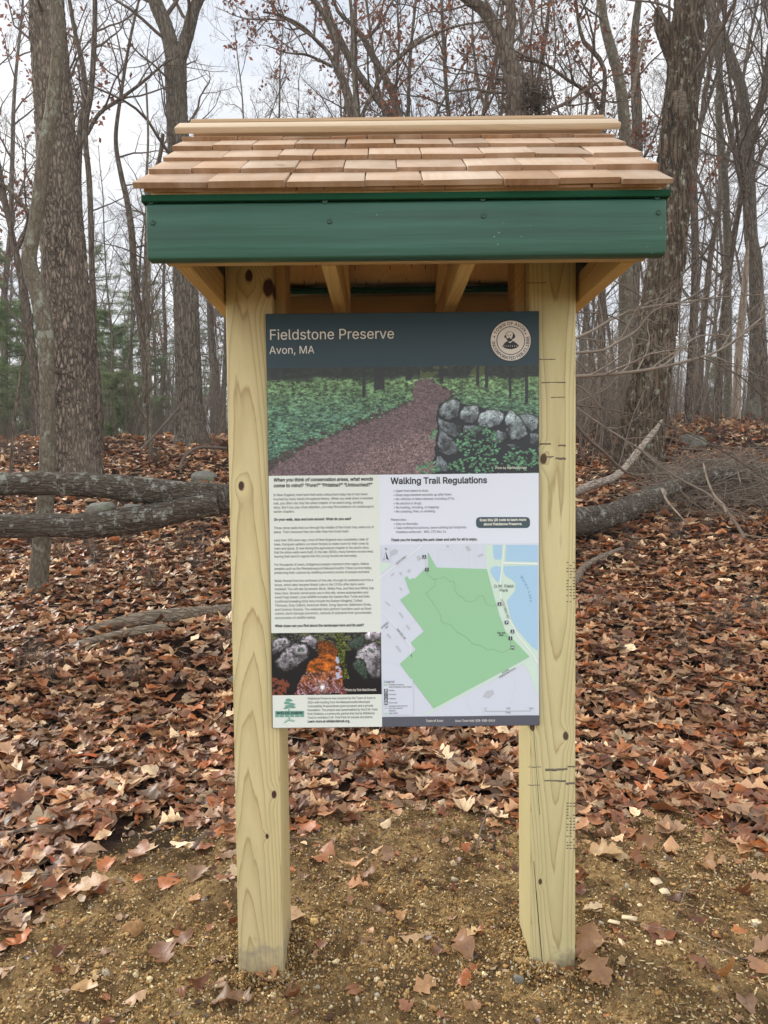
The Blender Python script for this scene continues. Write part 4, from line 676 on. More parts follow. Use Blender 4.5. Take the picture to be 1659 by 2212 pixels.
# ---- printed photographs, painted in code and laid down as a mesh of coloured cells
class Paint:
    def __init__(s, w, h):
        s.w, s.h = w, h; yy, xx = np.mgrid[0:h, 0:w]; s.x = (xx + 0.5); s.y = (yy + 0.5); s.a = np.zeros((h, w, 3))
    def noise(s, fx, fy, o=3, seed=0):
        return fbm(np.stack([s.x * fx, s.y * fy, np.full_like(s.x, seed * 5.3)], -1), o, seed)
    def put(s, mask, c): 
        m = np.clip(mask, 0, 1)[..., None]; s.a = s.a * (1 - m) + np.asarray(c) * m
    def inside(s, poly, wob=0.0, seed=1):
        x = s.x + wob * s.noise(0.12, 0.12, 3, seed); y = s.y + wob * s.noise(0.12, 0.12, 3, seed + 1)
        r = np.zeros(s.x.shape, bool); n = len(poly)
        for i in range(n):
            (x0, y0), (x1, y1) = poly[i], poly[(i + 1) % n]
            if y0 == y1: continue
            c = ((y0 > y) != (y1 > y)) & (x < (x1 - x0) * (y - y0) / (y1 - y0) + x0); r ^= c
        return r.astype(float)
    def oval(s, cx, cy, rx, ry, rot=0.0, e=2.0):
        c, q = math.cos(rot), math.sin(rot); X = (s.x - cx) * c + (s.y - cy) * q; Y = -(s.x - cx) * q + (s.y - cy) * c
        return np.abs(X / rx) ** e + np.abs(Y / ry) ** e
    def mesh(s, name, px, layer, mat):
        "px: x0, y0, x1, y1 on the sign"
        x0, y0, x1, y1 = px; a = S(x0, y0, layer); b = S(x1, y1, layer); h, w = s.h, s.w
        X = np.linspace(SXa + 0.0012, SXb - 0.0012 if x1 > 1000 else XDIV, w + 1); Zz = np.linspace(SZ(y0), SZ(y1), h + 1)
        gx, gz = np.meshgrid(X, Zz); V = np.stack([gx, np.full_like(gx, a[1]), gz], -1)
        A = np.pad(s.a, ((0, 1), (0, 1), (0, 0)), 'edge')
        A = np.where(A <= 0.04045, A / 12.92, ((A + 0.055) / 1.055) ** 2.4)
        g = Geo(); idx = np.arange((h + 1) * (w + 1)).reshape(h + 1, w + 1)
        q = np.stack([idx[1:, :-1], idx[1:, 1:], idx[:-1, 1:], idx[:-1, :-1]], -1).reshape(-1, 4)
        g.add(V.reshape(-1, 3), q, c=A.reshape(-1, 3)); return g.build(name, mat, sign, col=True)
k = NM('photo_print', 0.35, 0.4); m_photo = k.out(k.attr())
p = Paint(584, 233)                                 # path between ferns, stone wall at the right
def C(r, g, b): return np.array((r, g, b)) / 255.0
n_a = p.noise(0.16, 0.3, 4, 1); n_b = p.noise(0.035, 0.06, 3, 2); n_c = p.noise(0.42, 0.55, 3, 3)
v = p.y / 233
p.a[:] = C(26, 32, 30); p.put(0.5 + 0.5 * n_a * 1.6 - 0.2, C(58, 72, 56)); p.put((n_b > 0.15) * (p.x > 330) * 0.7, C(92, 104, 52))
fern = C(122, 160, 108)[None, None] * (1 - sstep(0.1, 0.5, v))[..., None] + C(96, 138, 116)[None, None] * sstep(0.1, 0.5, v)[..., None]
fern = fern * (0.62 + 0.75 * np.clip(n_a * 1.3 + 0.35 + 0.6 * n_c, -0.3, 1.0))[..., None] * (0.9 + 0.3 * n_b)[..., None]
gl = sstep(0.08, 0.14, v + 0.03 * n_b)[..., None]; p.a = p.a * (1 - gl) + fern * gl
for i in range(1500):
    cx, cy = rnd.uniform(0, 584), 233 * (0.13 + 0.6 * rnd.random()); k_ = 0.6 + 1.4 * cy / 233
    x0_, x1_, y0_, y1_ = max(int(cx - 6), 0), min(int(cx + 7), 584), max(int(cy - 4), 0), min(int(cy + 5), 233)
    sub_ = (np.abs((p.x[y0_:y1_, x0_:x1_] - cx) / (2.6 * k_)) ** 2 + np.abs((p.y[y0_:y1_, x0_:x1_] - cy) / (0.9 * k_)) ** 2) < 1
    p.a[y0_:y1_, x0_:x1_][sub_] = (C(140, 178, 118) * (1 - cy / 233) + C(104, 158, 124) * cy / 233) * rnd.uniform(0.55, 1.1)
for (x0, x1, yb) in ((160, 178, 20), (198 - 80, 212 - 80, 12), (230, 253, 50), (262, 268, 18), (298, 312, 30), (371, 380, 38), (450, 457, 44), (468, 476, 48), (548 - 28, 526, 70), (555, 562, 84), (70, 76, 22), (150, 153, 30), (205, 212, 66), (10, 26, 26), (420, 424, 20)):
    p.put(((p.x > x0 + 1.5 * n_a) & (p.x < x1 + 1.5 * n_a) & (p.y < yb + 4 * n_a)) * 0.9, C(36, 36, 40) * (1 + 0.3 * n_c[..., None]))
path = [(324, 30), (350, 28), (374, 44), (398, 62), (374, 78), (366, 92), (366, 233), (0, 240), (12, 214), (100, 165), (190, 128), (262, 100), (318, 70), (312, 46)]
lit = C(134, 112, 116)[None, None] * (0.78 + 0.35 * n_c + 0.25 * n_a)[..., None]
p.put(p.inside([(x - 26 if x < 300 else x + 8, y) for x, y in path], 24, 4) * (n_a > -0.25), C(88, 78, 74) * (0.8 + 0.6 * n_c[..., None]))
p.put(p.inside(path, 9, 6), lit)
lf = (p.noise(0.42, 0.6, 2, 9) > 0.25) * p.inside([(150, 240), (230, 170), (330, 140), (375, 160), (370, 240)], 12, 8)
p.put(lf * 0.8, C(176, 150, 142)); p.put((p.noise(0.5, 0.8, 2, 12) > 0.42) * p.inside(path, 9, 6) * 0.6, C(150, 128, 126))
p.put(p.inside([(366, 92), (372, 80), (420, 82), (500, 96), (584, 120), (584, 233), (356, 233), (362, 170)], 5, 3), C(36, 40, 46))
def zp(x, y): return (251.5 + 0.212 * x, -128.4 + 0.212 * y)
def stone(pt, poly, sd, base, moss=0.0, wob=3.0):
    "one boulder: dark joint round it, mottled face, lit from above"
    cx = sum(a for a, b in poly) / len(poly); cy = sum(b for a, b in poly) / len(poly); ry = (max(b for a, b in poly) - min(b for a, b in poly)) / 2
    tex = pt.noise(0.10, 0.10, 5, sd + 40); fine = pt.noise(0.45, 0.45, 2, sd + 70); dyy = (pt.y - cy) / ry + 0.5 * (pt.x - cx) / ry * 0.3
    c = np.asarray(base)[None, None] * (0.80 - 0.34 * dyy + 0.75 * tex + 0.22 * fine)[..., None]
    vein = (np.abs(pt.noise(0.07, 0.09, 3, sd + 90)) < 0.035)[..., None]; c = np.where(vein, c * 0.55, c)
    if moss: gm = np.clip((tex - 0.3 + moss) * 4, 0, 0.8)[..., None]; c = c * (1 - gm) + np.array((0.25, 0.36, 0.30)) * (0.7 + 0.7 * fine[..., None]) * gm
    big = [(cx + (x - cx) * 1.06, cy + (y - cy) * 1.06) for x, y in poly]; small = [(cx + (x - cx) * 0.9, cy + (y - cy) * 0.9) for x, y in poly]
    pt.put(pt.inside(big, wob, sd), C(22, 25, 30)); pt.put(pt.inside(poly, wob, sd), c * 0.62); pt.put(pt.inside(small, wob, sd), c)
for i, pl in enumerate(([(510, 1690), (530, 1520), (575, 1520), (640, 1600), (650, 1690)], [(1480, 1300), (1568, 1300), (1568, 1440), (1490, 1400)], [(1250, 1410), (1330, 1400), (1350, 1440), (1280, 1450)], [(1075, 1300), (1160, 1260), (1250, 1300), (1255, 1370), (1150, 1400), (1080, 1370)],
        [(800, 1215), (920, 1210), (1000, 1240), (960, 1300), (840, 1330), (790, 1290)], [(560, 1235), (640, 1310), (720, 1370), (780, 1440), (740, 1510), (620, 1510), (545, 1480), (540, 1380)], [(540, 1120), (600, 1160), (700, 1185), (800, 1215), (790, 1290), (720, 1340), (640, 1300), (560, 1230)],
        [(1365, 1110), (1450, 1095), (1568, 1130), (1568, 1260), (1500, 1290), (1440, 1220)], [(1222, 1140), (1280, 1050), (1330, 1090), (1400, 1150), (1440, 1230), (1470, 1310), (1400, 1360), (1290, 1370), (1235, 1260)],
        [(945, 1170), (980, 1085), (1050, 1055), (1150, 1060), (1215, 1090), (1222, 1160), (1150, 1220), (1050, 1245), (960, 1215)], [(775, 1075), (820, 1020), (900, 1008), (960, 1020), (968, 1080), (945, 1160), (880, 1192), (800, 1180), (768, 1130)],
        [(552, 1050), (600, 985), (660, 950), (730, 942), (772, 965), (770, 1040), (752, 1120), (690, 1160), (610, 1148), (560, 1100)])):
    stone(p, [zp(*a) for a in pl], i + 1, C(150, 164, 168) if i > 6 else C(112, 122, 128))
for (x, y, rx, ry, nn) in ((960, 1400, 230, 170, 130), (930, 1620, 280, 80, 90), (1380, 1560, 190, 120, 90), (450, 1640, 120, 60, 40), (520, 1310, 60, 50, 16)):
    for i in range(nn):
        a = rnd.uniform(0, 6.28); r = math.sqrt(rnd.random()); cx, cy = zp(x + rx * r * math.cos(a), y + ry * r * math.sin(a))
        t = rnd.random(); p.put((p.oval(cx, cy, rnd.uniform(2.2, 4.6), rnd.uniform(1.2, 2.2), rnd.uniform(-1, 1)) < 1) * 0.95, C(96, 150, 112) * (0.65 + 0.55 * t))
ph = p.mesh('trail_photograph', (579.5, 792, 1163.3, 1025), 1, m_photo)
lettering('caption', ph, [TL(zS, 'Photo by Rob MacDonald', 1130, 1648, 1452, 4.6)], m_lite, 3, 0.0001)

q = Paint(238, 135)                                 # stream between boulders, the sun mirrored in it
n_a = q.noise(0.12, 0.2, 4, 31); n_b = q.noise(0.05, 0.06, 3, 32); n_c = q.noise(0.45, 0.5, 2, 33)
q.a[:] = C(22, 22, 28); q.put((n_a > 0.1) * (q.y < 40) * 0.8, C(96, 104, 60)); q.put((n_c > 0.2) * (q.y < 30) * 0.5, C(150, 158, 130))
wat = [(101, 20), (126, 20), (142, 38), (149, 66), (155, 112), (166, 135), (52, 135), (58, 108), (72, 86), (86, 58), (101, 50)]
wc = C(206, 112, 40)[None, None] * (0.72 + 0.75 * n_a + 0.3 * n_c)[..., None]; dy = sstep(86, 128, q.y)[..., None]
wc = wc * (1 - 0.75 * dy) + C(150, 84, 92)[None, None] * (0.7 + 0.9 * n_c)[..., None] * 0.75 * dy
q.put(q.inside(wat, 8, 31), wc); q.put(q.inside(wat, 8, 31) * (n_c > 0.28) * (q.y > 84) * 0.7, C(180, 176, 206))
q.put(q.inside([(138, 50), (150, 54), (152, 100), (142, 96)], 8, 34) * (n_a > -0.1) * 0.9, C(176, 190, 224)); q.put(q.inside(wat, 8, 31) * (q.y < 46) * (n_a > 0.0) * 0.7, C(40, 26, 22))
q.put(q.inside([(0, 102), (22, 100), (40, 112), (28, 135), (0, 135)], 9, 35) * (n_a > -0.2), C(120, 66, 48))
q.put(q.inside([(138, 0), (156, 0), (160, 60), (166, 96), (156, 104), (148, 60)], 7, 36), C(92, 104, 44)[None, None] * (0.7 + 1.1 * n_c)[..., None])
zq = lambda x, y: ((x - 95) * 0.1564, (y - 62) * 0.1555)
for i, (pl, ms) in enumerate((([(1380, 90), (1440, 60), (1617, 60), (1617, 150), (1500, 190), (1390, 180)], 0), ([(1165, 230), (1220, 150), (1340, 120), (1390, 170), (1380, 250), (1280, 310), (1190, 290)], 0.5), ([(95, 190), (200, 130), (300, 130), (380, 170), (370, 230), (250, 300), (110, 360), (95, 300)], 0.1),
        ([(500, 190), (560, 110), (640, 90), (720, 150), (740, 260), (680, 300), (600, 240)], 0.1), ([(1250, 410), (1300, 320), (1400, 240), (1520, 205), (1617, 260), (1617, 710), (1500, 700), (1420, 640), (1330, 500)], 0.12), ([(1220, 480), (1270, 430), (1380, 460), (1430, 600), (1440, 690), (1380, 725), (1300, 640), (1225, 560)], 0.6),
        ([(130, 460), (200, 380), (330, 250), (470, 205), (570, 215), (620, 290), (610, 400), (510, 480), (430, 560), (290, 610), (180, 540)], 0.2))):
    stone(q, [zq(*a) for a in pl], i + 31, C(188, 182, 192) if ms < 0.4 else C(110, 122, 116), ms, 4)
dx, dyy = q.x - 109.5, q.y - 119; rr = np.hypot(dx, dyy); an = np.arctan2(dyy, dx)
q.put(np.clip(1.5 - rr / 4.2, 0, 1) + np.clip(1 - rr / 20, 0, 1) * (np.cos(an * 18) > 0.5) * 0.9, C(252, 250, 255))
ph2 = q.mesh('stream_photograph', (585.5, 1364.5, 823, 1499), 1, m_photo)
lettering('caption', ph2, [TL(zD, 'Photo by Rob MacDonald.', 1126, 890, 1562, 5.2)], m_lite, 3, 0.0001)

# ---- left column
lc = band('text_panel', 0, 1025, 821.5, 1364.5, m_paper, 1)
lettering('heading_lettering', lc, [TL(zA, 'When you think of conservation areas, what words', 128, 118, 1504, 7.2), TL(zA, 'come to mind? "Pure?” “Pristine?” “Untouched?”', 128, 197, 1492, 7.2)], m_text, 2, 0.00052, 0.2)
body = [('In New England, most land that looks untouched today has in fact been', 128, 320, 1434), ('touched by many hands throughout history. When you walk down a wooded', 128, 377, 1507),
        ('trail, you often see only the latest chapter of an area’s long, winding', 130, 435, 1368), ('story. But if you pay close attention, you may find evidence of a landscape’s', 130, 492, 1520), ('earlier chapters.', 132, 550, 424),
        ('Those stone walls that run through the middle of the forest may seem out of', 135, 776, 1522), ('place. That’s because they are older than the forest itself.', 135, 832, 1180),
        ('Less than 200 years ago, most of New England was completely clear of', 137, 945, 1448), ('trees. European settlers cut down forests to make room for their cows to', 137, 1003, 1450), ('roam and graze. It was during this agricultural chapter in the land’s story', 138, 1060, 1455),
        ('that the stone walls were built. In the late 1800s, many farmers moved west,', 138, 1114, 1520), ('leaving their land to regrow into the young forests we see today.', 140, 1170, 1296),
        ('For thousands of years, Indigenous people roamed in this region. Native', 142, 1284, 1457), ('peoples such as the Wampanoag and Massachusetts Tribes survive today,', 142, 1340, 1500), ('preserving their cultures by retelling ancestral stories of people and land.', 142, 1396, 1470),
        ('Water flowed from the northwest of this site, through its wetlands and into a', 144, 1508, 1517), ('brook, which later became Waldo Lake in the 1930s after dams were', 145, 1565, 1395), ('installed. You will see Sycamore, Birch, White Pine, and Red and White Oak', 146, 1622, 1530),
        ('trees here. Several vernal pools are in this site, where salamanders and', 147, 1680, 1450), ('wood frogs breed. Local wildlife includes the Eastern Box Turtle and bats.', 147, 1735, 1478), ('Confirmed breeding birds here include the Eastern Kingbird, Tufted', 148, 1793, 1366),
        ('Titmouse, Gray Catbird, American Robin, Song Sparrow, Baltimore Oriole,', 148, 1848, 1493), ('and Common Grackle. The wetlands here perform functions such as flood', 149, 1905, 1492), ('control, storm damage prevention, removal of pollutants from groundwater,', 150, 1960, 1505), ('and provision of wildlife habitat.', 150, 2020, 722)]
lettering('body_lettering', lc, [TL(zA, s, a, b, c, 5.2) for s, a, b, c in body], m_grey, 2, 0.00006)
lettering('question_lettering', lc, [TL(zA, 'On your walk, stop and look around. What do you see?', 134, 660, 1208, 5.4), TL(zA, 'What clues can you find about the landscape here and its past?', 150, 2132, 1392, 5.4)], m_text, 2, 0.00040)
lp = band('logo_panel', 0, 1499, 823.5, 0, m_paper, 1)
flat('name_band', lp, [[zD(153, 1166), zD(554, 1164), zD(554, 1248), zD(153, 1252)]], m_teal, 2)
tree = [stroke([zD(342, 1170), zD(346, 1090), zD(348, 1000)], 2.0)]
tree = tree[0]
for (x0, y0, x1, y1) in ((290, 1030, 400, 1015), (272, 1075, 412, 1052), (280, 1100, 425, 1090), (266, 1135, 330, 1120), (360, 1140, 440, 1090), (300, 1010, 380, 1000), (275, 1055, 340, 1040), (350, 1080, 435, 1065), (290, 1120, 350, 1108), (350, 1120, 415, 1112)):
    tree += [ell(*zD((x0 + x1) / 2, (y0 + y1) / 2), abs(x1 - x0) * 0.078, 1.9, 14)]
tree += stroke([zD(345, 1252), zD(350, 1290), zD(310, 1310), zD(280, 1330)], 2.2) + stroke([zD(350, 1290), zD(385, 1306), zD(420, 1304)], 2.0) + stroke([zD(340, 1270), zD(290, 1300)], 0.8) + stroke([zD(360, 1272), zD(410, 1294)], 0.8)
flat('tree_emblem', lp, tree, m_teal, 2)
lettering('lettering', lp, [TL(zD, 'WILDLANDS', 170, 1210, 540, 5.0)], m_text, 3, 0.0003)
lettering('band_lettering', lp, [TL(zD, c, x, 1243, None, 3.6) for c, x in zip('TRUST', (202, 272, 342, 412, 482))], m_paper, 3, 0.0002)
lettering('body_lettering', lp, [TL(zD, s, 600, y, x1, 5.0) for s, y, x1 in (('Fieldstone Preserve was acquired by the Town of Avon in', 1008, 1554), ('2024 with funding from the Massachusetts Municipal', 1062, 1475), ('Vulnerability Preparedness grant program and a private', 1115, 1522),
          ('foundation. The project was spearheaded by the D.W. Field', 1168, 1582), ('Park Initiative, a community partnership led by Wildlands', 1220, 1544), ('Trust to revitalize D.W. Field Park for people and planet.', 1272, 1520))], m_grey, 2, 0.00006)
lettering('link_lettering', lp, [TL(zD, 'Learn more at wildlandstrust.org.', 602, 1326, 1198, 5.2)], m_text, 2, 0.00040)

# ---- regulations
rp = band('regulations_panel', 821.5, 1025, 0, 1176, m_white, 1)
lettering('heading_lettering', rp, [TL(zB, 'Walking Trail Regulations', 128, 140, 1092, 13.2)], m_text, 2, 0.00085)
reg = [('• Open from dawn to dusk.', 156, 220, 510), ('• Keep dogs leashed and pick up after them.', 156, 261, 743), ('• No vehicles or bikes allowed, including ATVs.', 156, 302, 772), ('• No alcohol or drugs.', 157, 345, 443), ('• No hunting, shooting, or trapping.', 157, 386, 617), ('• No camping, fires, or smoking.', 157, 426, 578),
       ('Please also:', 129, 508, 288), ('• Stay on the trails.', 158, 550, 406), ('• Take nothing but pictures, leave nothing but footprints:', 158, 590, 890), ('Violations enforced - MGL 270 Sec 16.', 180, 631, 690)]
lettering('body_lettering', rp, [TL(zB, s, a, b, c, 5.0) for s, a, b, c in reg], m_grey, 2, 0.00006)
lettering('closing_lettering', rp, [TL(zB, 'Thank you for keeping the park clean and safe for all to enjoy.', 130, 712, 1000, 5.4)], m_text, 2, 0.00040)
bx0, by0 = zB(981, 470); bx1, by1 = zB(1521, 580); r_ = 8
rr_ = []
for (cx, cy, a) in ((bx1 - r_, by1 - r_, 0), (bx0 + r_, by1 - r_, 90), (bx0 + r_, by0 + r_, 180), (bx1 - r_, by0 + r_, 270)):
    rr_ += [(cx + r_ * math.cos(math.radians(a + t)), cy + r_ * math.sin(math.radians(a + t))) for t in (0, 30, 60, 90)]
flat('caption_badge', rp, [rr_], m_badge, 2)
lettering('badge_lettering', rp, [TL(zB, 'Scan this QR code to learn more', 1017, 512, 1483, 5.2), TL(zB, 'about Fieldstone Preserve.', 1058, 553, 1444, 5.2)], m_lite, 3, 0.00040)

# ---- map
mp = band('map_panel', 823.5, 1176, 0, 1548, m_map, 1)
M = lambda pts: [zC(x, y) for x, y in pts]
for il, pl in enumerate([M([(1072, 42), (1598, 42), (1598, 1560), (1560, 1440), (1500, 1290), (1440, 1220), (1515, 1158), (1330, 970), (1275, 905), (1215, 740), (1085, 300)]), M([(24, 215), (100, 218), (130, 245), (24, 330)]),
      M([(560, 1675), (1505, 1170), (1530, 1190), (470, 1748), (450, 1740)])]): flat('open_space', mp, [pl], m_open, 2 + 0.15 * il)
for pl in ([M([(1150, 42), (1240, 42), (1238, 170), (1222, 190), (1168, 186), (1155, 150)]), M([(1285, 42), (1598, 42), (1598, 212), (1275, 205)]),
      M([(1185, 250), (1225, 262), (1232, 300), (1215, 400), (1195, 412), (1150, 360), (1122, 300), (1135, 268)]),
      M([(1262, 252), (1598, 248), (1598, 1098), (1540, 1060), (1470, 980), (1400, 900), (1330, 780), (1290, 600), (1370, 500), (1378, 430), (1340, 390), (1275, 350), (1255, 300)])]): flat('lake', mp, [pl], m_lake, 3)
flat('road', mp, stroke(M([(26, 365), (190, 240), (330, 140), (445, 45)]), 1.6) + stroke(M([(1262, 42), (1250, 180), (1222, 400), (1228, 560), (1290, 740), (1400, 950), (1540, 1120), (1598, 1220)]), 2.2) + stroke(M([(1255, 222), (1598, 232)]), 3.0) +
      stroke(M([(30, 705), (110, 780), (240, 940), (325, 1050), (335, 1160)]), 1.4), m_road, 4)
flat('contour', mp, stroke(M([(600, 240), (605, 100), (740, 85), (790, 200), (850, 180), (858, 50)]), 0.4) + stroke(M([(905, 262), (912, 60)]), 0.4) + stroke(M([(980, 50), (972, 200), (985, 260)]), 0.4) +
      stroke(M([(40, 1035), (120, 985), (230, 975), (270, 880), (370, 800)]), 0.4) + stroke(M([(60, 1215), (150, 1222), (225, 1250)]), 0.4) + stroke(M([(880, 1540), (900, 1660), (960, 1740)]), 0.4) + stroke(M([(1330, 1360), (1380, 1430), (1330, 1640)]), 0.4), m_cont, 2)
for pl in [M(b) for b in ([(130, 160), (125, 110), (165, 80), (205, 95), (195, 130)], [(385, 160), (415, 145), (432, 190), (398, 205)], [(870, 60), (905, 48), (935, 90), (900, 110)], [(680, 45), (710, 45), (712, 62), (695, 72)], [(995, 150), (1045, 125), (1057, 145), (1005, 170)],
      [(290, 300), (315, 278), (333, 305), (305, 328)], [(210, 318), (240, 310), (246, 342), (222, 348)], [(126, 345), (155, 318), (168, 332), (138, 362)], [(70, 615), (85, 605), (128, 645), (118, 658)], [(205, 720), (225, 712), (260, 765), (242, 776)], [(212, 475), (228, 466), (248, 492), (236, 503)],
      [(278, 848), (295, 838), (326, 880), (310, 895)], [(82, 935), (105, 928), (136, 968), (118, 982)], [(172, 1055), (195, 1043), (238, 1105), (218, 1118)], [(1045, 1560), (1085, 1500), (1150, 1490), (1165, 1530), (1110, 1580)])]: flat('building', mp, [pl], m_bld, 2)
flat('preserve_area', mp, [M([(500, 112), (586, 268), (1088, 282), (1210, 740), (1275, 905), (1515, 1158), (560, 1675), (220, 1230), (378, 1087), (330, 1018), (462, 902), (223, 588), (324, 518), (268, 370), (292, 352), (314, 390), (355, 372), (366, 384), (468, 285), (505, 290)])], m_pres, 4)
tr1 = M([(468, 178), (486, 275), (495, 340), (555, 385), (585, 380), (635, 380), (650, 352), (710, 402), (755, 405), (772, 440), (765, 490), (808, 555), (845, 558), (868, 602), (930, 610), (975, 595), (1010, 552), (1050, 545), (1085, 635), (1135, 655), (1185, 640)])
tr2 = M([(555, 385), (582, 392), (568, 450), (482, 525), (555, 630), (632, 745), (630, 800), (668, 832), (700, 828), (740, 850), (795, 915), (885, 962), (945, 1030), (1035, 1050), (1095, 1097), (1150, 1083), (1245, 1120), (1320, 1075)])
tr3 = M([(1345, 930), (1320, 985), (1330, 1040), (1340, 1060)])
flat('trail_line', mp, dashes(tr1, 0.55, 2.4, 2.0) + dashes(tr2, 0.55, 2.4, 2.0) + dashes(tr3, 0.55, 2.4, 2.0) + stroke(M([(1268, 942), (1292, 962)]), 0.5), flat_mat('print_trail', lin(84, 108, 92)), 5)
IC = [(463, 160, 'h'), (490, 288, 'i'), (1215, 632, 'h'), (1285, 816, 'P'), (1344, 906, 'h'), (1324, 974, 'i'), (1344, 1067, 'p'), (81, 1497, 'P'), (81, 1538, 'i'), (81, 1578, 'h'), (81, 1620, 'p')]
for nm_, pl in (('legend_box', M([(50, 1388), (350, 1380), (352, 1738), (54, 1740)])), ('scale_box', M([(1060, 1655), (1560, 1652), (1560, 1738), (1058, 1740)])), ('compass_box', M([(42, 60), (118, 58), (120, 205), (44, 207)]))): flat(nm_, mp, [pl], m_map, 6)
flat('map_icon', mp, [M([(x - 18, y - 18), (x + 18, y - 18), (x + 18, y + 18), (x - 18, y + 18)]) for x, y, c in IC] + [M([(80, 107), (110, 196), (82, 176), (54, 198)])] +
     stroke(M([(1075, 1692), (1075, 1702), (1528, 1699), (1528, 1690)]), 0.6) + stroke(M([(66, 1652), (96, 1652)]), 0.5) + stroke(M([(66, 1676), (96, 1676)]), 0.5), m_icon, 7)
fig = [M([(80, 116), (82, 172), (60, 190)])]
for x, y, c in IC:
    if c == 'h': fig += [ell(*zC(x, y - 11), 0.8, n=8)] + stroke(M([(x, y - 7), (x - 1, y + 2), (x - 7, y + 13)]), 1.1) + stroke(M([(x - 1, y + 2), (x + 6, y + 13)]), 1.0) + stroke(M([(x, y - 5), (x + 7, y + 1)]), 0.7)
    if c == 'p': fig += stroke(M([(x - 10, y - 8), (x + 10, y - 8)]), 1.1) + stroke(M([(x - 14, y + 1), (x + 14, y + 1)]), 0.9) + stroke(M([(x - 6, y - 8), (x - 11, y + 11)]), 0.9) + stroke(M([(x + 6, y - 8), (x + 11, y + 11)]), 0.9)
flat('icon_figure', mp, fig, m_white, 8)
lettering('icon_lettering', mp, [TL(zC, c, x - (8 if c == 'P' else 3.5), y + 11, None, 5.0) for x, y, c in IC if c in 'Pi'], m_white, 8, 0.0004)
flat('legend_swatch', mp, [M([(62, 1433), (94, 1433), (94, 1446), (62, 1446)]), M([(64, 1718), (94, 1718), (94, 1728), (64, 1728)])], m_pres, 7)
small = [('SOUTH STREET', 190, 240, 292, 4.6, 37), ('KATHERINES', 40, 880, 112, 4.0, 40), ('WAY', 84, 880, 112, 4.0, 40), ('PARKVIEW LANE', 184, 884, 268, 4.2, -52), ('D W FIELD PARKWAY WEST', 1228, 582, 1298, 4.2, -71)]
ll = [TL(zC, s, x, y, x1, cap, a) for s, x, y, x1, cap, a in small]
ll += [TL(zC, 'N', 68, 95, 93, 5.6), TL(zC, 'D.W. Field', 1160, 468, 1356, 6.4), TL(zC, 'Park', 1215, 509, 1302, 6.4), TL(zC, 'AVON', 1244, 1330, 1312, 3.8, 30), TL(zC, 'BROCKTON', 1218, 1372, 1380, 3.8, 30),
       TL(zC, 'Legend', 62, 1418, 166, 5.2), TL(zC, '0', 1070, 1682, None, 3.6), TL(zC, '250', 1281, 1682, None, 3.6), TL(zC, '500', 1508, 1682, None, 3.6), TL(zC, 'Feet', 1277, 1724, 1326, 3.8)]
ll += [TL(zC, s, 108, y, x1, 3.0) for s, y, x1 in (('Fieldstone Preserve', 1444, 262), ('Other Protected / Open Space', 1467, 340), ('Parking', 1501, 166), ('Info Kiosk', 1541, 184), ('Trailhead', 1583, 180), ('Picnic Area', 1624, 196), ('Unmarked Trail (0.06 mi)', 1657, 298), ('Red Trail (0.84 mi)', 1680, 250), ('Wetlands', 1704, 180), ('Open Water', 1728, 202))]
lettering('map_lettering', mp, ll, m_icon, 7, 0.00005)
lettering('location_lettering', mp, [TL(zC, 'You Are', 1190, 928, 1272, 3.8), TL(zC, 'Here', 1208, 950, 1254, 3.8)], m_icon, 7, 0.0002)
lettering('lake_lettering', mp, [TL(zC, c, x, y, None, 5.4, a) for c, x, y, a in (('W', 1418, 362, -50), ('a', 1440, 395, -52), ('l', 1455, 418, -54), ('d', 1464, 436, -58), ('o', 1482, 466, -62), ('L', 1500, 508, -70), ('a', 1508, 540, -74), ('k', 1514, 566, -76), ('e', 1518, 594, -80))], m_laket, 5, 0.0001)
ft = band('footer_band', 823.5, 1548, 0, 0, m_foot, 1)
lettering('lettering', ft, [TL(zC, 'Town of Avon', 478, 1812, 656, 5.2), TL(zC, 'Avon Town Hall: 508-588-0414', 772, 1812, 1178, 5.2)], m_lite, 2, 0.0001)

# ================================================================== ground
# edge of the bare soil: photo pixels dropped onto the ground
_edge = np.array([G(x, y)[:2] for x, y in ((-300, 2080), (0, 2010), (130, 1935), (240, 1830), (330, 1765), (430, 1770), (520, 1800), (640, 1790), (720, 1745), (900, 1725), (1110, 1765), (1250, 1780), (1330, 1765), (1430, 1725), (1560, 1790), (1659, 1850), (1900, 1930))])
_edge = _edge[np.argsort(_edge[:, 0])]
HOLE = G(300, 1815)
def soil(x, y):
    "positive on the bare soil, metres from its edge"
    return np.interp(x, _edge[:, 0], _edge[:, 1]) - y + 0.16 * n2(x, y, 3.0, 3, 31)
def axis(fine0, fine1, step, lo, hi, grow):
    a = list(np.arange(fine0, fine1, step)); s = step
    while a[-1] < hi: s *= grow; a.append(a[-1] + s)
    s = step
    while a[0] > lo: s *= grow; a.insert(0, a[0] - s)
    return np.array(a)
gx = axis(-1.6, 1.6, 0.014, -300, 300, 1.045); gy = axis(-0.5, 2.6, 0.014, -60, 420, 1.05)
X, Y = np.meshgrid(gx, gy)
Zg = height(X, Y)
fine = np.exp(-np.maximum(np.abs(X) - 1.6, 0)) * np.exp(-np.maximum(Y - 2.6, 0)) * np.exp(-np.maximum(-0.5 - Y, 0))
sl = sstep(-0.1, 0.2, soil(X, Y))
Zg = Zg + fine * (0.5 + 0.5 * sl) * (0.030 * n2(X, Y, 7, 3, 43) * sl + 0.022 * n2(X, Y, 16, 2, 41) + 0.018 * np.abs(n2(X, Y, 34, 2, 42)))
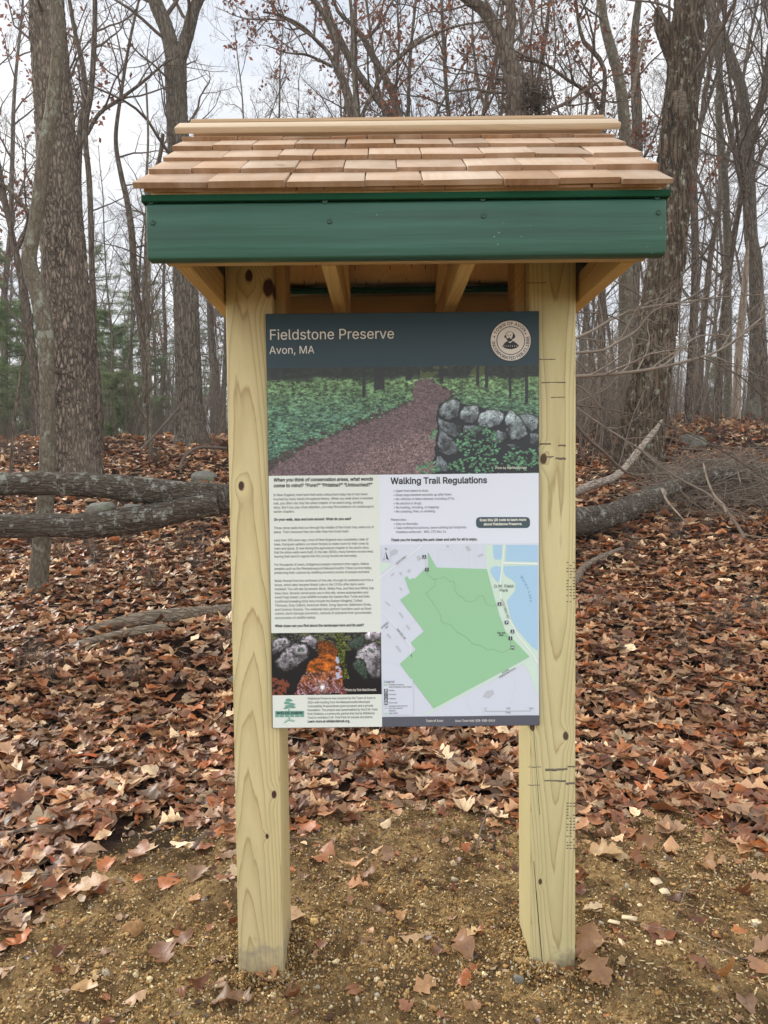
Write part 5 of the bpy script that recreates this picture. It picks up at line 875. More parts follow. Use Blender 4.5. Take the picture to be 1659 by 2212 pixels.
Cg = np.stack([sl, sstep(0.15, 0.5, n2(X, Y, 1.7, 3, 47)), np.exp(-(((X - G(300, 1815)[0]) / 0.26) ** 2 + ((Y - G(300, 1815)[1]) / 0.13) ** 2) * 1.0).clip(0, 0.5) * 2], -1)
k = NM('forest_floor', 0.95, 0.1)
at = k.attr(); ch = k.n('SeparateColor', {0: at}).outputs
o = k.obj(); nA = k.noise(o, 55, 5, 0.7); nB = k.noise(o, 5.0, 4); nC = k.noise(o, 190, 3, 0.7); vo = k.vor(o, 70, 'F1')
c = k.mix(k.ramp(nA, (0.3, 0.0), (0.7, 1.0)), lin(126, 97, 63), lin(226, 190, 132))
c = k.mix(k.ramp(nB, (0.40, 0.0), (0.62, 0.9)), c, k.mix(nA, lin(80, 62, 44), lin(140, 112, 78)))
c = k.mix(k.m_('MULTIPLY', ch[1], k.ramp(nA, (0.4, 0.1), (0.6, 0.7))), c, lin(206, 178, 118))
c = k.mix(k.ramp(nC, (0.62, 0.0), (0.72, 0.7)), c, lin(208, 186, 136))
c = k.mix(k.ramp(nC, (0.24, 0.8), (0.36, 0.0)), c, lin(60, 46, 32))
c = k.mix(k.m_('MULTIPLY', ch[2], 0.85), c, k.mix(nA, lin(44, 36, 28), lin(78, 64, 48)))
vl = k.vor(k.mapv(o, (1, 1, 0.3)), 11, 'F1', 'Color'); vh = k.n('SeparateColor', {0: vl}).outputs[0]
lf = k.mix(vh, lin(46, 32, 25), lin(96, 66, 50)); lf = k.mix(k.ramp(nA, (0.35, 0.8), (0.6, 0.0)), lf, lin(40, 28, 22))
c = k.mix(ch[0], lf, c)
k.bump(k.m_('ADD', nA, k.m_('MULTIPLY', nC, 0.8)), 1.0, 0.035)
m_ground = k.out(c)
g = Geo(); g.grid(np.stack([X, Y, Zg], -1), Cg)
tag(g.build('ground', m_ground, smooth=True, col=True), kind='structure')
def gsurf(x, y):
    "height of the built ground, soil lumps included"
    f_ = np.exp(-np.maximum(np.abs(x) - 1.6, 0)) * np.exp(-np.maximum(y - 2.6, 0)) * np.exp(-np.maximum(-0.5 - y, 0)); q_ = sstep(-0.1, 0.2, soil(x, y))
    return height(x, y) + f_ * (0.5 + 0.5 * q_) * (0.030 * n2(x, y, 7, 3, 43) * q_ + 0.022 * n2(x, y, 16, 2, 41) + 0.018 * np.abs(n2(x, y, 34, 2, 42)))
def gz(x, y): return float(height(np.array([x]), np.array([y]))[0])

# ------------------------------------------------------------------ leaves
def leaf_rows(n, lobes):
    t = np.linspace(0, 1, n)
    w = 0.30 * np.sin(np.pi * np.clip(t, 0, 1) ** 0.85) ** 0.7
    if lobes:
        ph = np.cos(2 * np.pi * (lobes * t + 0.1)); w = w * (0.50 + 0.70 * np.sqrt(0.5 + 0.5 * ph)) + 0.012
        tip = t + 0.05 * np.maximum(ph, 0)
    else: tip = t
    w[0] = 0.012; w[-1] = 0.01
    if n > 8:                                             # stalk
        t = np.concatenate([[-0.22, -0.02], t[1:]]); tip = np.concatenate([[-0.22, -0.02], tip[1:]]); w = np.concatenate([[0.006, 0.008], w[1:]])
    return t, tip, w
def leaves(g, pos, size, yaw, tiltdir, tilt, col, n=11, lobes=3, curl=1.0, seed=0):
    """many oak leaves: rows of left edge, midrib, right edge"""
    r = np.random.default_rng(seed); N = len(pos)
    t, tip, w = leaf_rows(n, lobes); m = len(t)
    u = np.stack([tip, t, tip], 1)[None] * np.ones((N, 1, 1)); s = np.stack([-w, 0 * w, w], 1)[None] * r.uniform(0.8, 1.25, (N, 1, 1))
    s = s * (1 + 0.14 * r.normal(size=(N, m, 3)) * (np.arange(m) > 2)[None, :, None])
    a = r.normal(0, 0.55, (N, 1, 1)) * curl; b = r.normal(0.15, 0.4, (N, 1, 1)) * curl; c = r.normal(0, 0.5, (N, 1, 1)) * curl; ph = r.uniform(0, 6.28, (N, 1, 1))
    z = a * np.abs(s) ** 1.3 + b * (u - 0.5) ** 2 + c * s * (u - 0.5) + 0.03 * curl * np.sin(u * 11 + ph) * np.abs(s) / 0.3
    u = u - 0.5
    P = np.stack([s, u, z], -1) * np.asarray(size)[:, None, None, None]
    cy, sy = np.cos(yaw), np.sin(yaw)
    P = P.reshape(N, -1, 3)
    x, y = P[..., 0] * cy[:, None] - P[..., 1] * sy[:, None], P[..., 0] * sy[:, None] + P[..., 1] * cy[:, None]
    zz = P[..., 2]
    ax = np.stack([np.cos(tiltdir), np.sin(tiltdir)], 1)
    al = x * ax[:, :1] + y * ax[:, 1:]; pe = -x * ax[:, 1:] + y * ax[:, :1]
    ct, st = np.cos(tilt)[:, None], np.sin(tilt)[:, None]
    al2 = al * ct - zz * st; zz = al * st + zz * ct
    x = al2 * ax[:, :1] - pe * ax[:, 1:]; y = al2 * ax[:, 1:] + pe * ax[:, :1]
    V = np.stack([x, y, zz], -1) + np.asarray(pos)[:, None, :]
    idx = np.arange(N * m * 3).reshape(N, m, 3)
    q = np.concatenate([np.stack([idx[:, :-1, j], idx[:, :-1, j + 1], idx[:, 1:, j + 1], idx[:, 1:, j]], -1).reshape(-1, 4) for j in (0, 1)])
    cv = np.repeat(np.asarray(col)[:, None, :], m * 3, 1)
    cv = cv.reshape(N, m, 3, 3).copy(); cv[:, :, 1, :] *= 0.82
    g.add(V.reshape(-1, 3), q, c=cv.reshape(-1, 3))
PAL = np.array([1.2, 1.12, 0.98]) * np.array([lin(*c) for c in ((166, 126, 96), (146, 100, 72), (186, 148, 114), (126, 80, 56), (206, 176, 142), (166, 102, 62), (138, 110, 90), (222, 200, 170), (166, 134, 108), (84, 52, 38), (164, 106, 64))])
PW = np.array([14, 15, 12, 13, 9, 8, 10, 6, 10, 8, 3.5]); PW /= PW.sum()
def leafcol(N, r, dark=1.0):
    c = PAL[r.choice(len(PAL), N, p=PW)] * (0.35 + 1.15 * r.random((N, 1)) ** 0.8) * dark
    o_ = r.random(N) < 0.018; c[o_] = np.array(lin(190, 110, 48)) * r.uniform(0.6, 1.0, (o_.sum(), 1)); return c
k = NM('dry_leaf', 0.5, 0.5)
lc_ = k.attr(); nz = k.noise(k.obj(), 90, 3); nl = k.noise(k.obj(), 22, 2)
c = k.mix(k.ramp(nz, (0.35, 0.5), (0.6, 0.0)), lc_, k.mix(0.4, lc_, (0.05, 0.03, 0.02)))
c = k.mix(k.ramp(nl, (0.55, 0.0), (0.75, 0.3)), c, lin(190, 156, 126))
k.bump(nz, 0.3, 0.004)
m_leaf = k.out(c, k.m_('ADD', 0.34, k.m_('MULTIPLY', nl, 0.3)))
leafy(m_leaf, 0.22)

r = np.random.default_rng(21)
def litter(d0, d1, per, n, lobes, size, stack, seed, pile=1.0):
    r = np.random.default_rng(seed)
    A = (d1 ** 2 - d0 ** 2) / 2 * 2.2; N = int(A * per)
    d = np.sqrt(r.uniform(d0 ** 2, d1 ** 2, N)); x = r.uniform(-1.1, 1.1, N) * d; y = d - 2.25
    s = soil(x, y); keep = r.random(N) < np.where(s < -0.08, 1.0, np.where(s < 0.1, 0.5, np.where(s < 0.3, 0.17, np.where(s < 0.6, 0.06, 0.02))))
    keep &= r.random(N) > 1.2 * np.exp(-(((x - HOLE[0]) / 0.22) ** 2 + ((y - HOLE[1]) / 0.12) ** 2)); dens = n2(x, y, 0.9, 2, 77); keep &= r.random(N) < np.clip(0.9 + 0.5 * dens, 0.35, 1)
    x, y, s = x[keep], y[keep], s[keep]; N = len(x)
    thick = np.clip(-s / 0.3, 0, 1)
    z = gsurf(x, y) + 0.010 + r.random(N) * stack * thick
    tl = np.abs(r.normal(0, 0.17, N)); big = r.random(N) < 0.05; tl[big] += r.uniform(0.3, 0.8, big.sum())
    g = Geo(); sz = size * r.uniform(0.55, 1.2, N)
    yw, td, lc = r.uniform(0, 6.28, N), r.uniform(0, 6.28, N), leafcol(N, r); kd = r.random(N); P_ = np.stack([x, y, z], 1)
    for a_, b_, lb in ((0, 0.5, lobes), (0.5, 0.78, max(lobes - 1.0, 0)), (0.78, 2, 0)):       # lobed, shallow and plain or torn leaves
        q = (kd >= a_) & (kd < b_)
        if q.any(): leaves(g, P_[q], sz[q] * (0.8 if lb == 0 else 1), yw[q], td[q], tl[q], lc[q], n, lb, 1.5 if lb == 0 else 1.25, seed + int(a_ * 100))
    return g
def scraps():
    "torn bits of leaf trodden into the soil, thinning out away from the litter"
    r = np.random.default_rng(58); N = 15000; d = np.sqrt(r.uniform(1.8 ** 2, 4.6 ** 2, N)); x = r.uniform(-0.65, 0.65, N) * d; y = d - 2.25; s = soil(x, y)
    kp = (s > -0.15) & (r.random(N) < 0.12 + 0.75 * np.exp(-np.maximum(s, 0) / 0.22)) & (r.random(N) < np.clip(0.55 + 0.8 * n2(x, y, 2.5, 2, 61), 0.1, 1)); x, y = x[kp], y[kp]; N = len(x)
    g = Geo(); leaves(g, np.stack([x, y, gsurf(x, y) + 0.006], 1), 0.014 + 0.042 * r.random(N) ** 2, r.uniform(0, 6.28, N), r.uniform(0, 6.28, N), np.abs(r.normal(0, 0.3, N)), leafcol(N, r) * r.uniform(0.45, 1.0, (N, 1)), 5, 0, 1.5, 59); return g
G1 = Geo()
for a in (litter(2.0, 5.0, 820, 14, 3.5, 0.112, 0.05, 51), litter(5.0, 8.0, 520, 10, 2.5, 0.12, 0.06, 52), litter(8.0, 13.0, 230, 6, 1.5, 0.15, 0.07, 53), scraps(), litter(13.0, 26.0, 60, 4, 0, 0.24, 0.09, 54)):
    for i in range(len(a.V)): G1.add(a.V[i], a.Q[i] - a.Q[i].min(), c=a.C[i])
tag(G1.build('leaf_litter', m_leaf, smooth=True, col=True), 'deep carpet of dry brown oak leaves covering the rising forest floor', 'leaf litter', kind='stuff')

# fine dead twigs strewn through the leaves
r3_ = np.random.default_rng(83); N = 900; d = np.sqrt(r3_.uniform(2.2 ** 2, 11 ** 2, N)); x = r3_.uniform(-0.68, 0.68, N) * d; y = d - 2.25
kp = r3_.random(N) < np.where(soil(x, y) < 0, 1.0, 0.35); x, y = x[kp], y[kp]; N = len(x); an = r3_.uniform(0, 6.28, N); ln = 0.05 + 0.28 * r3_.random(N) ** 2; z = gsurf(x, y) + np.where(soil(x, y) < 0, 0.05, 0.008)
dv = np.stack([np.cos(an) * ln, np.sin(an) * ln, r3_.normal(0, 0.12, N) * ln], 1); p0 = np.stack([x, y, z], 1); sd_ = r3_.normal(0, 0.06, (N, 3)) * ln[:, None]
k = NM('dead_stick', 0.85, 0.15); m_stick = k.out(k.mix(k.noise(k.obj(), 5, 2), lin(150, 134, 116), lin(70, 58, 48)))
g = Geo(); g.tubes(np.stack([p0 - dv, p0 - dv * 0.3 + sd_, p0 + dv * 0.4 - sd_ * 0.6, p0 + dv], 1), np.tile([0.0026, 0.0024, 0.002, 0.001], (N, 1)) * r3_.uniform(0.6, 1.6, (N, 1)), 4)
tag(g.build('dead_twigs', m_stick, smooth=True), 'fine dead twigs strewn through the leaf litter', 'twigs', kind='stuff')

# soil crumbs
import bmesh
def rock_mesh(sub=1):
    b = bmesh.new(); bmesh.ops.create_icosphere(b, subdivisions=sub, radius=1)
    v = np.array([p.co[:] for p in b.verts]); f = np.array([[q.index for q in p.verts] for p in b.faces]); b.free(); return v, f
iv, if_ = rock_mesh(1)
ov_ = np.array([(1, 0, 0), (-1, 0, 0), (0, 1, 0), (0, -1, 0), (0, 0, 1), (0, 0, -1)], float); of_ = np.array([(0, 2, 4), (2, 1, 4), (1, 3, 4), (3, 0, 4), (2, 0, 5), (1, 2, 5), (3, 1, 5), (0, 3, 5)])
hx0 = G(300, 1815); hx1 = G(1520, 2090)
g = Geo()
for N, v0, f0, rmin, rmax, pw, jit in ((7000, iv, if_, 0.0035, 0.0105, 4.0, 0.4), (130000, ov_, of_, 0.0022, 0.0062, 2.2, 0.35)):
    d = np.sqrt(r.uniform(1.75 ** 2, 4.1 ** 2, N)); x = r.uniform(-0.65, 0.65, N) * d; y = d - 2.25
    kp = (soil(x, y) > r.uniform(-0.1, 0.2, N)); cl = n2(x, y, 2.2, 3, 91) + 0.6 * np.exp(-((x - 0.45) / 0.4) ** 2 - (y / 0.35) ** 2) + 0.5 * np.exp(-((x + 0.4) / 0.4) ** 2 - (y / 0.35) ** 2)
    hole = np.exp(-(((x - hx0[0]) / 0.24) ** 2 + ((y - hx0[1]) / 0.12) ** 2)); kp &= r.random(N) < np.clip(0.5 + 1.0 * cl, 0.10, 1) * (1 - 0.9 * hole)
    x, y = x[kp], y[kp]; hp = np.zeros(len(x))
    for c0, n_ in ((-0.397, 1), (0.51, 1)):                # earth packed against the feet of the posts
        m_ = N // 60; ex = c0 + r.uniform(-0.11, 0.11, m_); ey = -np.abs(r.normal(0, 0.028, m_)); sx_ = r.random(m_) < 0.45
        ex2 = c0 + np.where(r.random(m_) < 0.5, -1, 1) * (0.07 + np.abs(r.normal(0, 0.028, m_))); ey2 = r.uniform(-0.03, 0.2, m_)
        ex = np.where(sx_, ex2, ex); ey = np.where(sx_, ey2, ey); x = np.append(x, ex); y = np.append(y, ey)
        hp = np.append(hp, r.random(m_) * 0.016)
    N = len(x); rad = rmin + (rmax - rmin) * r.random(N) ** pw; sc = rad[:, None] * r.uniform(0.6, 1.4, (N, 3)); nv = len(v0)
    V = v0[None] * sc[:, None, :] * (1 + jit * r.normal(size=(N, nv, 1)).clip(-1.5, 1.5)); an = r.uniform(0, 6.28, N); ca, sa = np.cos(an)[:, None], np.sin(an)[:, None]
    V = np.stack([V[..., 0] * ca - V[..., 1] * sa, V[..., 0] * sa + V[..., 1] * ca, V[..., 2]], -1) + np.stack([x, y, gsurf(x, y) + rad * 0.35 + hp], 1)[:, None, :]
    cc_ = np.array([lin(166, 130, 82), lin(198, 164, 110), lin(114, 88, 56), lin(226, 206, 162), lin(184, 172, 150)])[r.choice(5, N, p=[.33, .25, .24, .13, .05])] * r.uniform(0.75, 1.25, (N, 1))
    g.add(V.reshape(-1, 3), t=(f0[None] + (np.arange(N) * nv)[:, None, None]).reshape(-1, 3), c=np.repeat(cc_, nv, 0))
k = NM('soil_crumb', 0.95, 0.1); c = k.mix(k.ramp(k.noise(k.obj(), 220, 3), (0.35, 0.6), (0.6, 0.0)), k.attr(), (0.07, 0.05, 0.03)); m_crumb = k.out(c)
tag(g.build('soil_crumbs', m_crumb, col=True), 'crumbs of sandy soil and grit strewn over the bare earth round the posts', 'soil', kind='stuff')
# sawdust and splinters
N = 12000; d = np.sqrt(r.uniform(1.8 ** 2, 3.9 ** 2, N)); x = r.uniform(-0.6, 0.6, N) * d; y = d - 2.25
kp = (soil(x, y) > 0.02) & (r.random(N) < np.clip(0.3 + 1.2 * n2(x, y, 1.8, 2, 95) + 0.5 * np.exp(-((x - 1.0) / 0.5) ** 2), 0.04, 1)); x, y = x[kp], y[kp]; N = len(x)
ln = 0.006 + 0.03 * r.random(N) ** 2.5; wd = r.uniform(0.0015, 0.008, N) * np.where(ln > 0.02, 0.6, 1); an = r.uniform(0, 6.28, N); z = gsurf(x, y) + 0.004
du = np.stack([np.cos(an) * ln, np.sin(an) * ln, r.normal(0, 0.25, N) * ln], 1) / 2; dv = np.stack([-np.sin(an) * wd, np.cos(an) * wd, r.normal(0, 0.3, N) * wd], 1) / 2
C0 = np.stack([x, y, z], 1); up = np.array([0, 0, 0.0012])
V = np.stack([C0 - du - dv, C0 + du - dv, C0 + du + dv, C0 - du + dv, C0 - du - dv + up, C0 + du - dv + up, C0 + du + dv + up, C0 - du + dv + up], 1)
hx = np.array([(3, 2, 1, 0), (4, 5, 6, 7), (0, 1, 5, 4), (1, 2, 6, 5), (2, 3, 7, 6), (3, 0, 4, 7)])
cw = np.array([lin(226, 206, 160), lin(186, 156, 112), lin(150, 116, 86), lin(104, 76, 58)])[r.choice(4, N, p=[.2, .25, .3, .25])]
g = Geo(); g.add(V.reshape(-1, 3), (hx[None] + (np.arange(N) * 8)[:, None, None]).reshape(-1, 4), c=np.repeat(cw, 8, 0))
k = NM('wood_shaving', 0.8, 0.2); m_chip = k.out(k.mix(k.ramp(k.noise(k.mapv(k.obj(), (200, 60, 60)), 1, 3), (0.4, 0.4), (0.65, 0)), k.attr(), lin(120, 84, 52)))
tag(g.build('wood_shavings', m_chip, col=True), 'fine splinters and leaf scraps sprinkled over the bare soil', 'wood shavings', kind='stuff')

# single leaves lying on the soil
def one_leaf(px, py, lpx, yaw, tilt, tdir, rgb, label, group=None, curl=1.2, lobes=3.5, seed=1, lift=0.012):
    p = G(px, py, lift); d = p[1] + 2.25; g = Geo()
    leaves(g, p[None], np.array([lpx * d / F * 0.9]), np.array([yaw]), np.array([tdir]), np.array([tilt]), np.array([lin(rgb[0], rgb[1] * 0.97, rgb[2] * 0.88)]), 16, lobes, curl, seed)
    V = np.concatenate(g.V); low = np.quantile(V[:, 2] - gsurf(V[:, 0], V[:, 1]), 0.12)
    g.V = [V + np.array([0, 0, 0.004 - low])]
    return tag(g.build('oak_leaf', m_leaf, origin=G(px, py), smooth=True, col=True), label, 'leaf', group)
for a in (
    (190, 1928, 96, 2.0, 0.25, 0.5, (196, 160, 132), 'large pale tan oak leaf lying alone on the soil left of the left post', None, 0.9, 3.5, 5),
    (1268, 2075, 105, 2.6, 0.75, 1.6, (168, 128, 96), 'big crumpled tan leaf propped against the foot of the right post', None, 1.6, 3.5, 8),
    (1288, 2120, 100, 0.4, 0.3, 2.0, (160, 122, 90), 'crumpled tan leaf spread on the soil in front of the right post', None, 1.5, 3.5, 9),
    (1306, 1855, 84, 1.1, 0.35, 0.4, (206, 174, 138), 'pale straw coloured curled oak leaf on the soil right of the right post', None, 1.4, 3.5, 12),
    (1440, 1755, 92, -0.5, 0.45, 4.4, (142, 92, 64), 'broad brown oak leaf at the edge of the litter right of the right post', None, 1.0, 3.5, 13),
    (1575, 2150, 80, 0.2, 1.1, 5.2, (168, 118, 74), 'stiff brown leaf standing on edge in the bottom right corner', None, 1.2, 2.5, 15),
    (1515, 2105, 70, 1.4, 0.4, 3.0, (140, 98, 74), 'flat brown leaf beside the charred twig at bottom right', None, 1.0, 3.5, 16),
    (1000, 2055, 84, 0.2, 0.5, 1.0, (164, 126, 102), 'withered grey tan leaf on the soil midway between the two posts', None, 1.6, 2.5, 18),
    (918, 2140, 72, -0.9, 0.3, 2.2, (190, 150, 118), 'small pale leaf lying low in the foreground between the two posts', None, 1.0, 2.5, 19),
    (880, 2190, 56, 0.7, 0.5, 0.2, (176, 124, 98), 'little pinkish brown leaf at the very bottom of the picture', None, 1.4, 2.5, 20),
    (395, 2035, 60, 1.8, 0.4, 0.8, (140, 104, 82), 'narrow dull brown leaf lying just left of the left post foot', None, 1.6, 2.0, 22),
    (290, 2165, 62, -1.0, 0.2, 0.0, (196, 164, 140), 'pale pink leaf on the yellow sand at bottom left', None, 0.8, 2.5, 23),
    (125, 1870, 66, 0.5, 0.6, 4.0, (170, 72, 34), 'rust red leaf curled on the edge of the leaf litter at far left', None, 1.2, 3.0, 24),
    (185, 1775, 84, 0.5, 0.9, 3.4, (150, 100, 46), 'golden brown leaf standing up beside the dark root hole at left', None, 1.0, 3.5, 25),
    (1600, 1960, 70, 2.2, 0.7, 4.5, (120, 78, 56), 'dark brown leaf leaning in the litter at the right edge', None, 1.2, 3.5, 26),
    (1615, 1840, 110, -0.4, 0.35, 4.6, (176, 128, 90), 'largest tan oak leaf in the litter at the right edge', None, 0.8, 3.5, 27),
    (190, 1645, 80, 1.2, 0.4, 4.7, (196, 96, 36), 'bright orange oak leaf lying on the leaf litter at left', None, 0.9, 3.5, 28),
    (372, 1640, 60, 1.2, 0.3, 4.7, (186, 136, 104), 'big pale leaf in the litter left of the left post', None, 0.8, 3.5, 29)):
    one_leaf(*a)
lg = 'loose dry leaves scattered over the bare soil'
for i in range(46):
    px = rnd.uniform(20, 1640); py = rnd.uniform(1800, 2190)
    p = G(px, py)
    if soil(p[0:1], p[1:2])[0] < 0.1: continue
    t = rnd.random(); rgb = np.minimum(PAL[rnd.randrange(9)] * rnd.uniform(0.6, 0.9), 0.8)
    rgb = tuple(255 * (12.92 * v if v < 0.0031 else 1.055 * v ** (1 / 2.4) - 0.055) for v in rgb)
    one_leaf(px, py, rnd.uniform(28, 62), rnd.uniform(0, 6.28), abs(rnd.gauss(0.2, 0.3)), rnd.uniform(0, 6.28), rgb, 'small dry brown leaf lying loose on the bare sandy soil', lg, 1.5, rnd.choice((2.0, 2.5, 3.5)), 100 + i)

# cut wood chips
k = NM('cut_wood', 0.75, 0.2); cn = k.noise(k.mapv(k.obj(), (150, 30, 150)), 1.0, 3); m_cut = k.out(k.mix(cn, lin(230, 214, 182), lin(200, 172, 132)))
def chip(px, py, lpx, wpx, yaw, label, group=None, lift=0.006, tilt=0.15):
    p = G(px, py, lift); d = p[1] + 2.25; l, w = lpx * d / F / 2, wpx * d / F / 2
    g = Geo(); r_ = random.Random(int(px * 7 + py))
    pts = [(-l, -w), (-l * 0.2, -w * r_.uniform(0.8, 1.1)), (l * r_.uniform(0.8, 1), -w * r_.uniform(0.5, 1)), (l, w * r_.uniform(0.4, 1)), (l * 0.1, w), (-l * r_.uniform(0.7, 1), w * r_.uniform(0.5, 0.9))]
    cy, sy = math.cos(yaw), math.sin(yaw); V = []
    for z in (-0.0015, 0.0015):
        for x, y in pts:
            zz = z + (y + l) * tilt + r_.uniform(-.001, .001); V.append((p[0] + x * cy - y * sy, p[1] + x * sy + y * cy, p[2] + zz))
    n = 6
    g.add(V, [(i, (i + 1) % n, n + (i + 1) % n, n + i) for i in range(n)] + [(6, 7, 8, 9), (6, 9, 10, 11), (3, 2, 1, 0), (5, 4, 3, 0)])
    return tag(g.build('wood_chip', m_cut, origin=G(px, py)), label, 'wood chip', group)
chip(1180, 2110, 46, 44, 0.1, 'largest square wood chip, tilted against the front of the right post', tilt=0.55, lift=0.012)
for a in ((1417, 1911, 26, 22, 0.4), (1435, 1931, 22, 18, 0.2), (1436, 2046, 40, 18, -0.2), (1480, 2043, 30, 14, 0.3), (1326, 1998, 26, 11, -0.5), (1348, 2047, 12, 40, 0.4), (1383, 2045, 18, 12, 0.3), (1638, 1998, 28, 18, -0.3), (1078, 1880, 26, 12, 0.4), (1360, 1990, 34, 12, -0.3),
          (366, 2043, 22, 16, 0.7), (266, 2087, 12, 10, 0.3), (262, 2128, 10, 10, 0.3), (1382, 1960, 12, 9, 0.2), (1270, 2170, 12, 8, 0.8), (1500, 1880, 14, 10, 0.3), (1545, 1890, 10, 8, 0.9)):
    chip(*a, 'pale cut wood chip lying loose on the sandy soil', 'pale wood chips around the posts')

# stones
k = NM('field_stone', 0.9, 0.15); n1_ = k.noise(k.obj(), 9, 5, 0.65); n2_ = k.noise(k.obj(), 45, 3)
c = k.mix(n1_, lin(88, 86, 80), lin(142, 138, 130)); c = k.mix(k.ramp(k.noise(k.obj(), 6, 4), (0.5, 0.0), (0.62, 0.8)), c, lin(88, 98, 70)); c = k.mix(k.ramp(n2_, (0.3, 0.6), (0.45, 0)), c, lin(70, 68, 62))
k.bump(k.m_('ADD', n1_, n2_), 0.6, 0.02); m_rock = k.out(c)
k = NM('clod', 0.95, 0.1); n1_ = k.noise(k.obj(), 60, 4); k.bump(n1_, 0.8, 0.01); m_clod = k.out(k.mix(n1_, lin(108, 78, 50), lin(178, 140, 98)))
def rock(name, px, py, wpx, hpx, label, cat, mat, group=None, seed=0, sink=0.35, d=None):
    p = G(px, py) if d is None else np.array([*W(px, py, d)[:2], 0]); p[2] = gz(p[0], p[1]); dd = p[1] + 2.25
    v, f = rock_mesh(3); w, h = wpx * dd / F / 2, hpx * dd / F
    nz = fbm(v * 1.1 + seed * 9.1, 3, seed) * 1.6; nz2 = fbm(v * 5 + seed, 2, seed + 3)
    V = v * (1 + 0.45 * nz + 0.10 * nz2)[:, None]; V = np.sign(V) * np.abs(V) ** 0.85
    V = V * np.array([w, w * 0.8, h * 0.62]) + p + np.array([0, 0, h * (0.5 - sink * 0.5)])
    g = Geo(); g.add(V, t=f); return tag(g.build(name, mat, origin=p, smooth=True), label, cat, group)
rock('clod', 288, 2025, 44, 36, 'hard brown clod of earth on the sandy soil at lower left', 'clod', m_clod, seed=3)
rock('pebble', 1120, 2126, 22, 18, 'smooth grey pebble on the soil left of the right post foot', 'pebble', m_rock, seed=4)
rock('stone', 444, 1044, 54, 26, 'grey stone just above the log, left of the left post', 'stone', m_rock, seed=5)
rock('stone', 1500, 968, 56, 30, 'flat lichened stone in the leaves right of the leaning trunk', 'stone', m_rock, seed=6)
rock('boulder', 1652, 906, 74, 60, 'mossy green boulder cut by the right edge of the picture', 'boulder', m_rock, seed=7)
rock('stone', 215, 1112, 62, 26, 'pale lichened stone seen through the fork of the fallen log', 'stone', m_rock, seed=8)
rock('stone', 285, 1108, 40, 22, 'smaller grey stone beside the pale one under the log', 'stone', m_rock, seed=9)
rock('stone', 505, 1480, 26, 22, 'little grey stone half hidden by the left post', 'stone', m_rock, seed=10)

# ================================================================== trees
B_MID = bark('bark_grey_brown', lin(128, 114, 100), lin(56, 49, 43), (16, 16, 4), 0.5, lin(140, 138, 124), 0.2)
B_FLAKE = bark('bark_flaky', lin(172, 156, 138), lin(28, 24, 21), (22, 22, 5), 0.9, None, bump=1.0)
B_SMOOTH = bark('bark_smooth_lichen', lin(122, 113, 98), lin(84, 76, 65), (30, 30, 9), 0.35, lin(158, 162, 146), 0.30, spots=1.6, bump=0.5)
B_FURROW = bark('bark_furrowed', lin(130, 112, 92), lin(36, 30, 25), (17, 17, 2.3), 0.6, lin(176, 180, 160), 0.25, bump=1.0, bdist=0.035)
B_GREY = bark('bark_ridged_grey', lin(134, 124, 110), lin(58, 53, 47), (20, 20, 3.5), 0.5, lin(140, 142, 126), 0.2)
B_PALE = bark('bark_pale_dead', lin(176, 160, 142), lin(110, 94, 80), (10, 10, 2), 0.3, None, bump=0.4)
B_PALEH = bark('bark_pale_split', lin(172, 160, 146), lin(104, 90, 78), (5, 26, 26), 0.4, None, bump=0.5)
B_LOG = bark('bark_fallen_log', lin(116, 107, 95), lin(62, 54, 46), (9, 34, 34), 0.5, lin(178, 180, 168), 0.30, spots=2.6)
B_WEATH = bark('weathered_wood', lin(160, 146, 128), lin(92, 78, 64), (5, 30, 30), 0.5, None, bump=0.8)
k = NM('twig_bark', 0.85, 0.15); m_twig = k.out(k.mix(k.noise(k.obj(), 4, 3), lin(118, 105, 94), lin(68, 60, 53)))
k = NM('twig_pale', 0.8, 0.2); m_twig2 = k.out(k.mix(k.noise(k.obj(), 7, 3), lin(150, 138, 124), lin(84, 72, 61)))
k = NM('russet_leaf', 0.6, 0.3); m_russet = k.out(k.mix(k.noise(k.obj(), 30, 2), k.attr(), lin(96, 52, 36)))
leafy(m_russet, 0.4)
k = NM('pine_needle', 0.6, 0.3); m_needle = k.out(k.mix(k.noise(k.obj(), 3, 3), k.attr(), lin(70, 92, 52))); leafy(m_needle, 0.4)

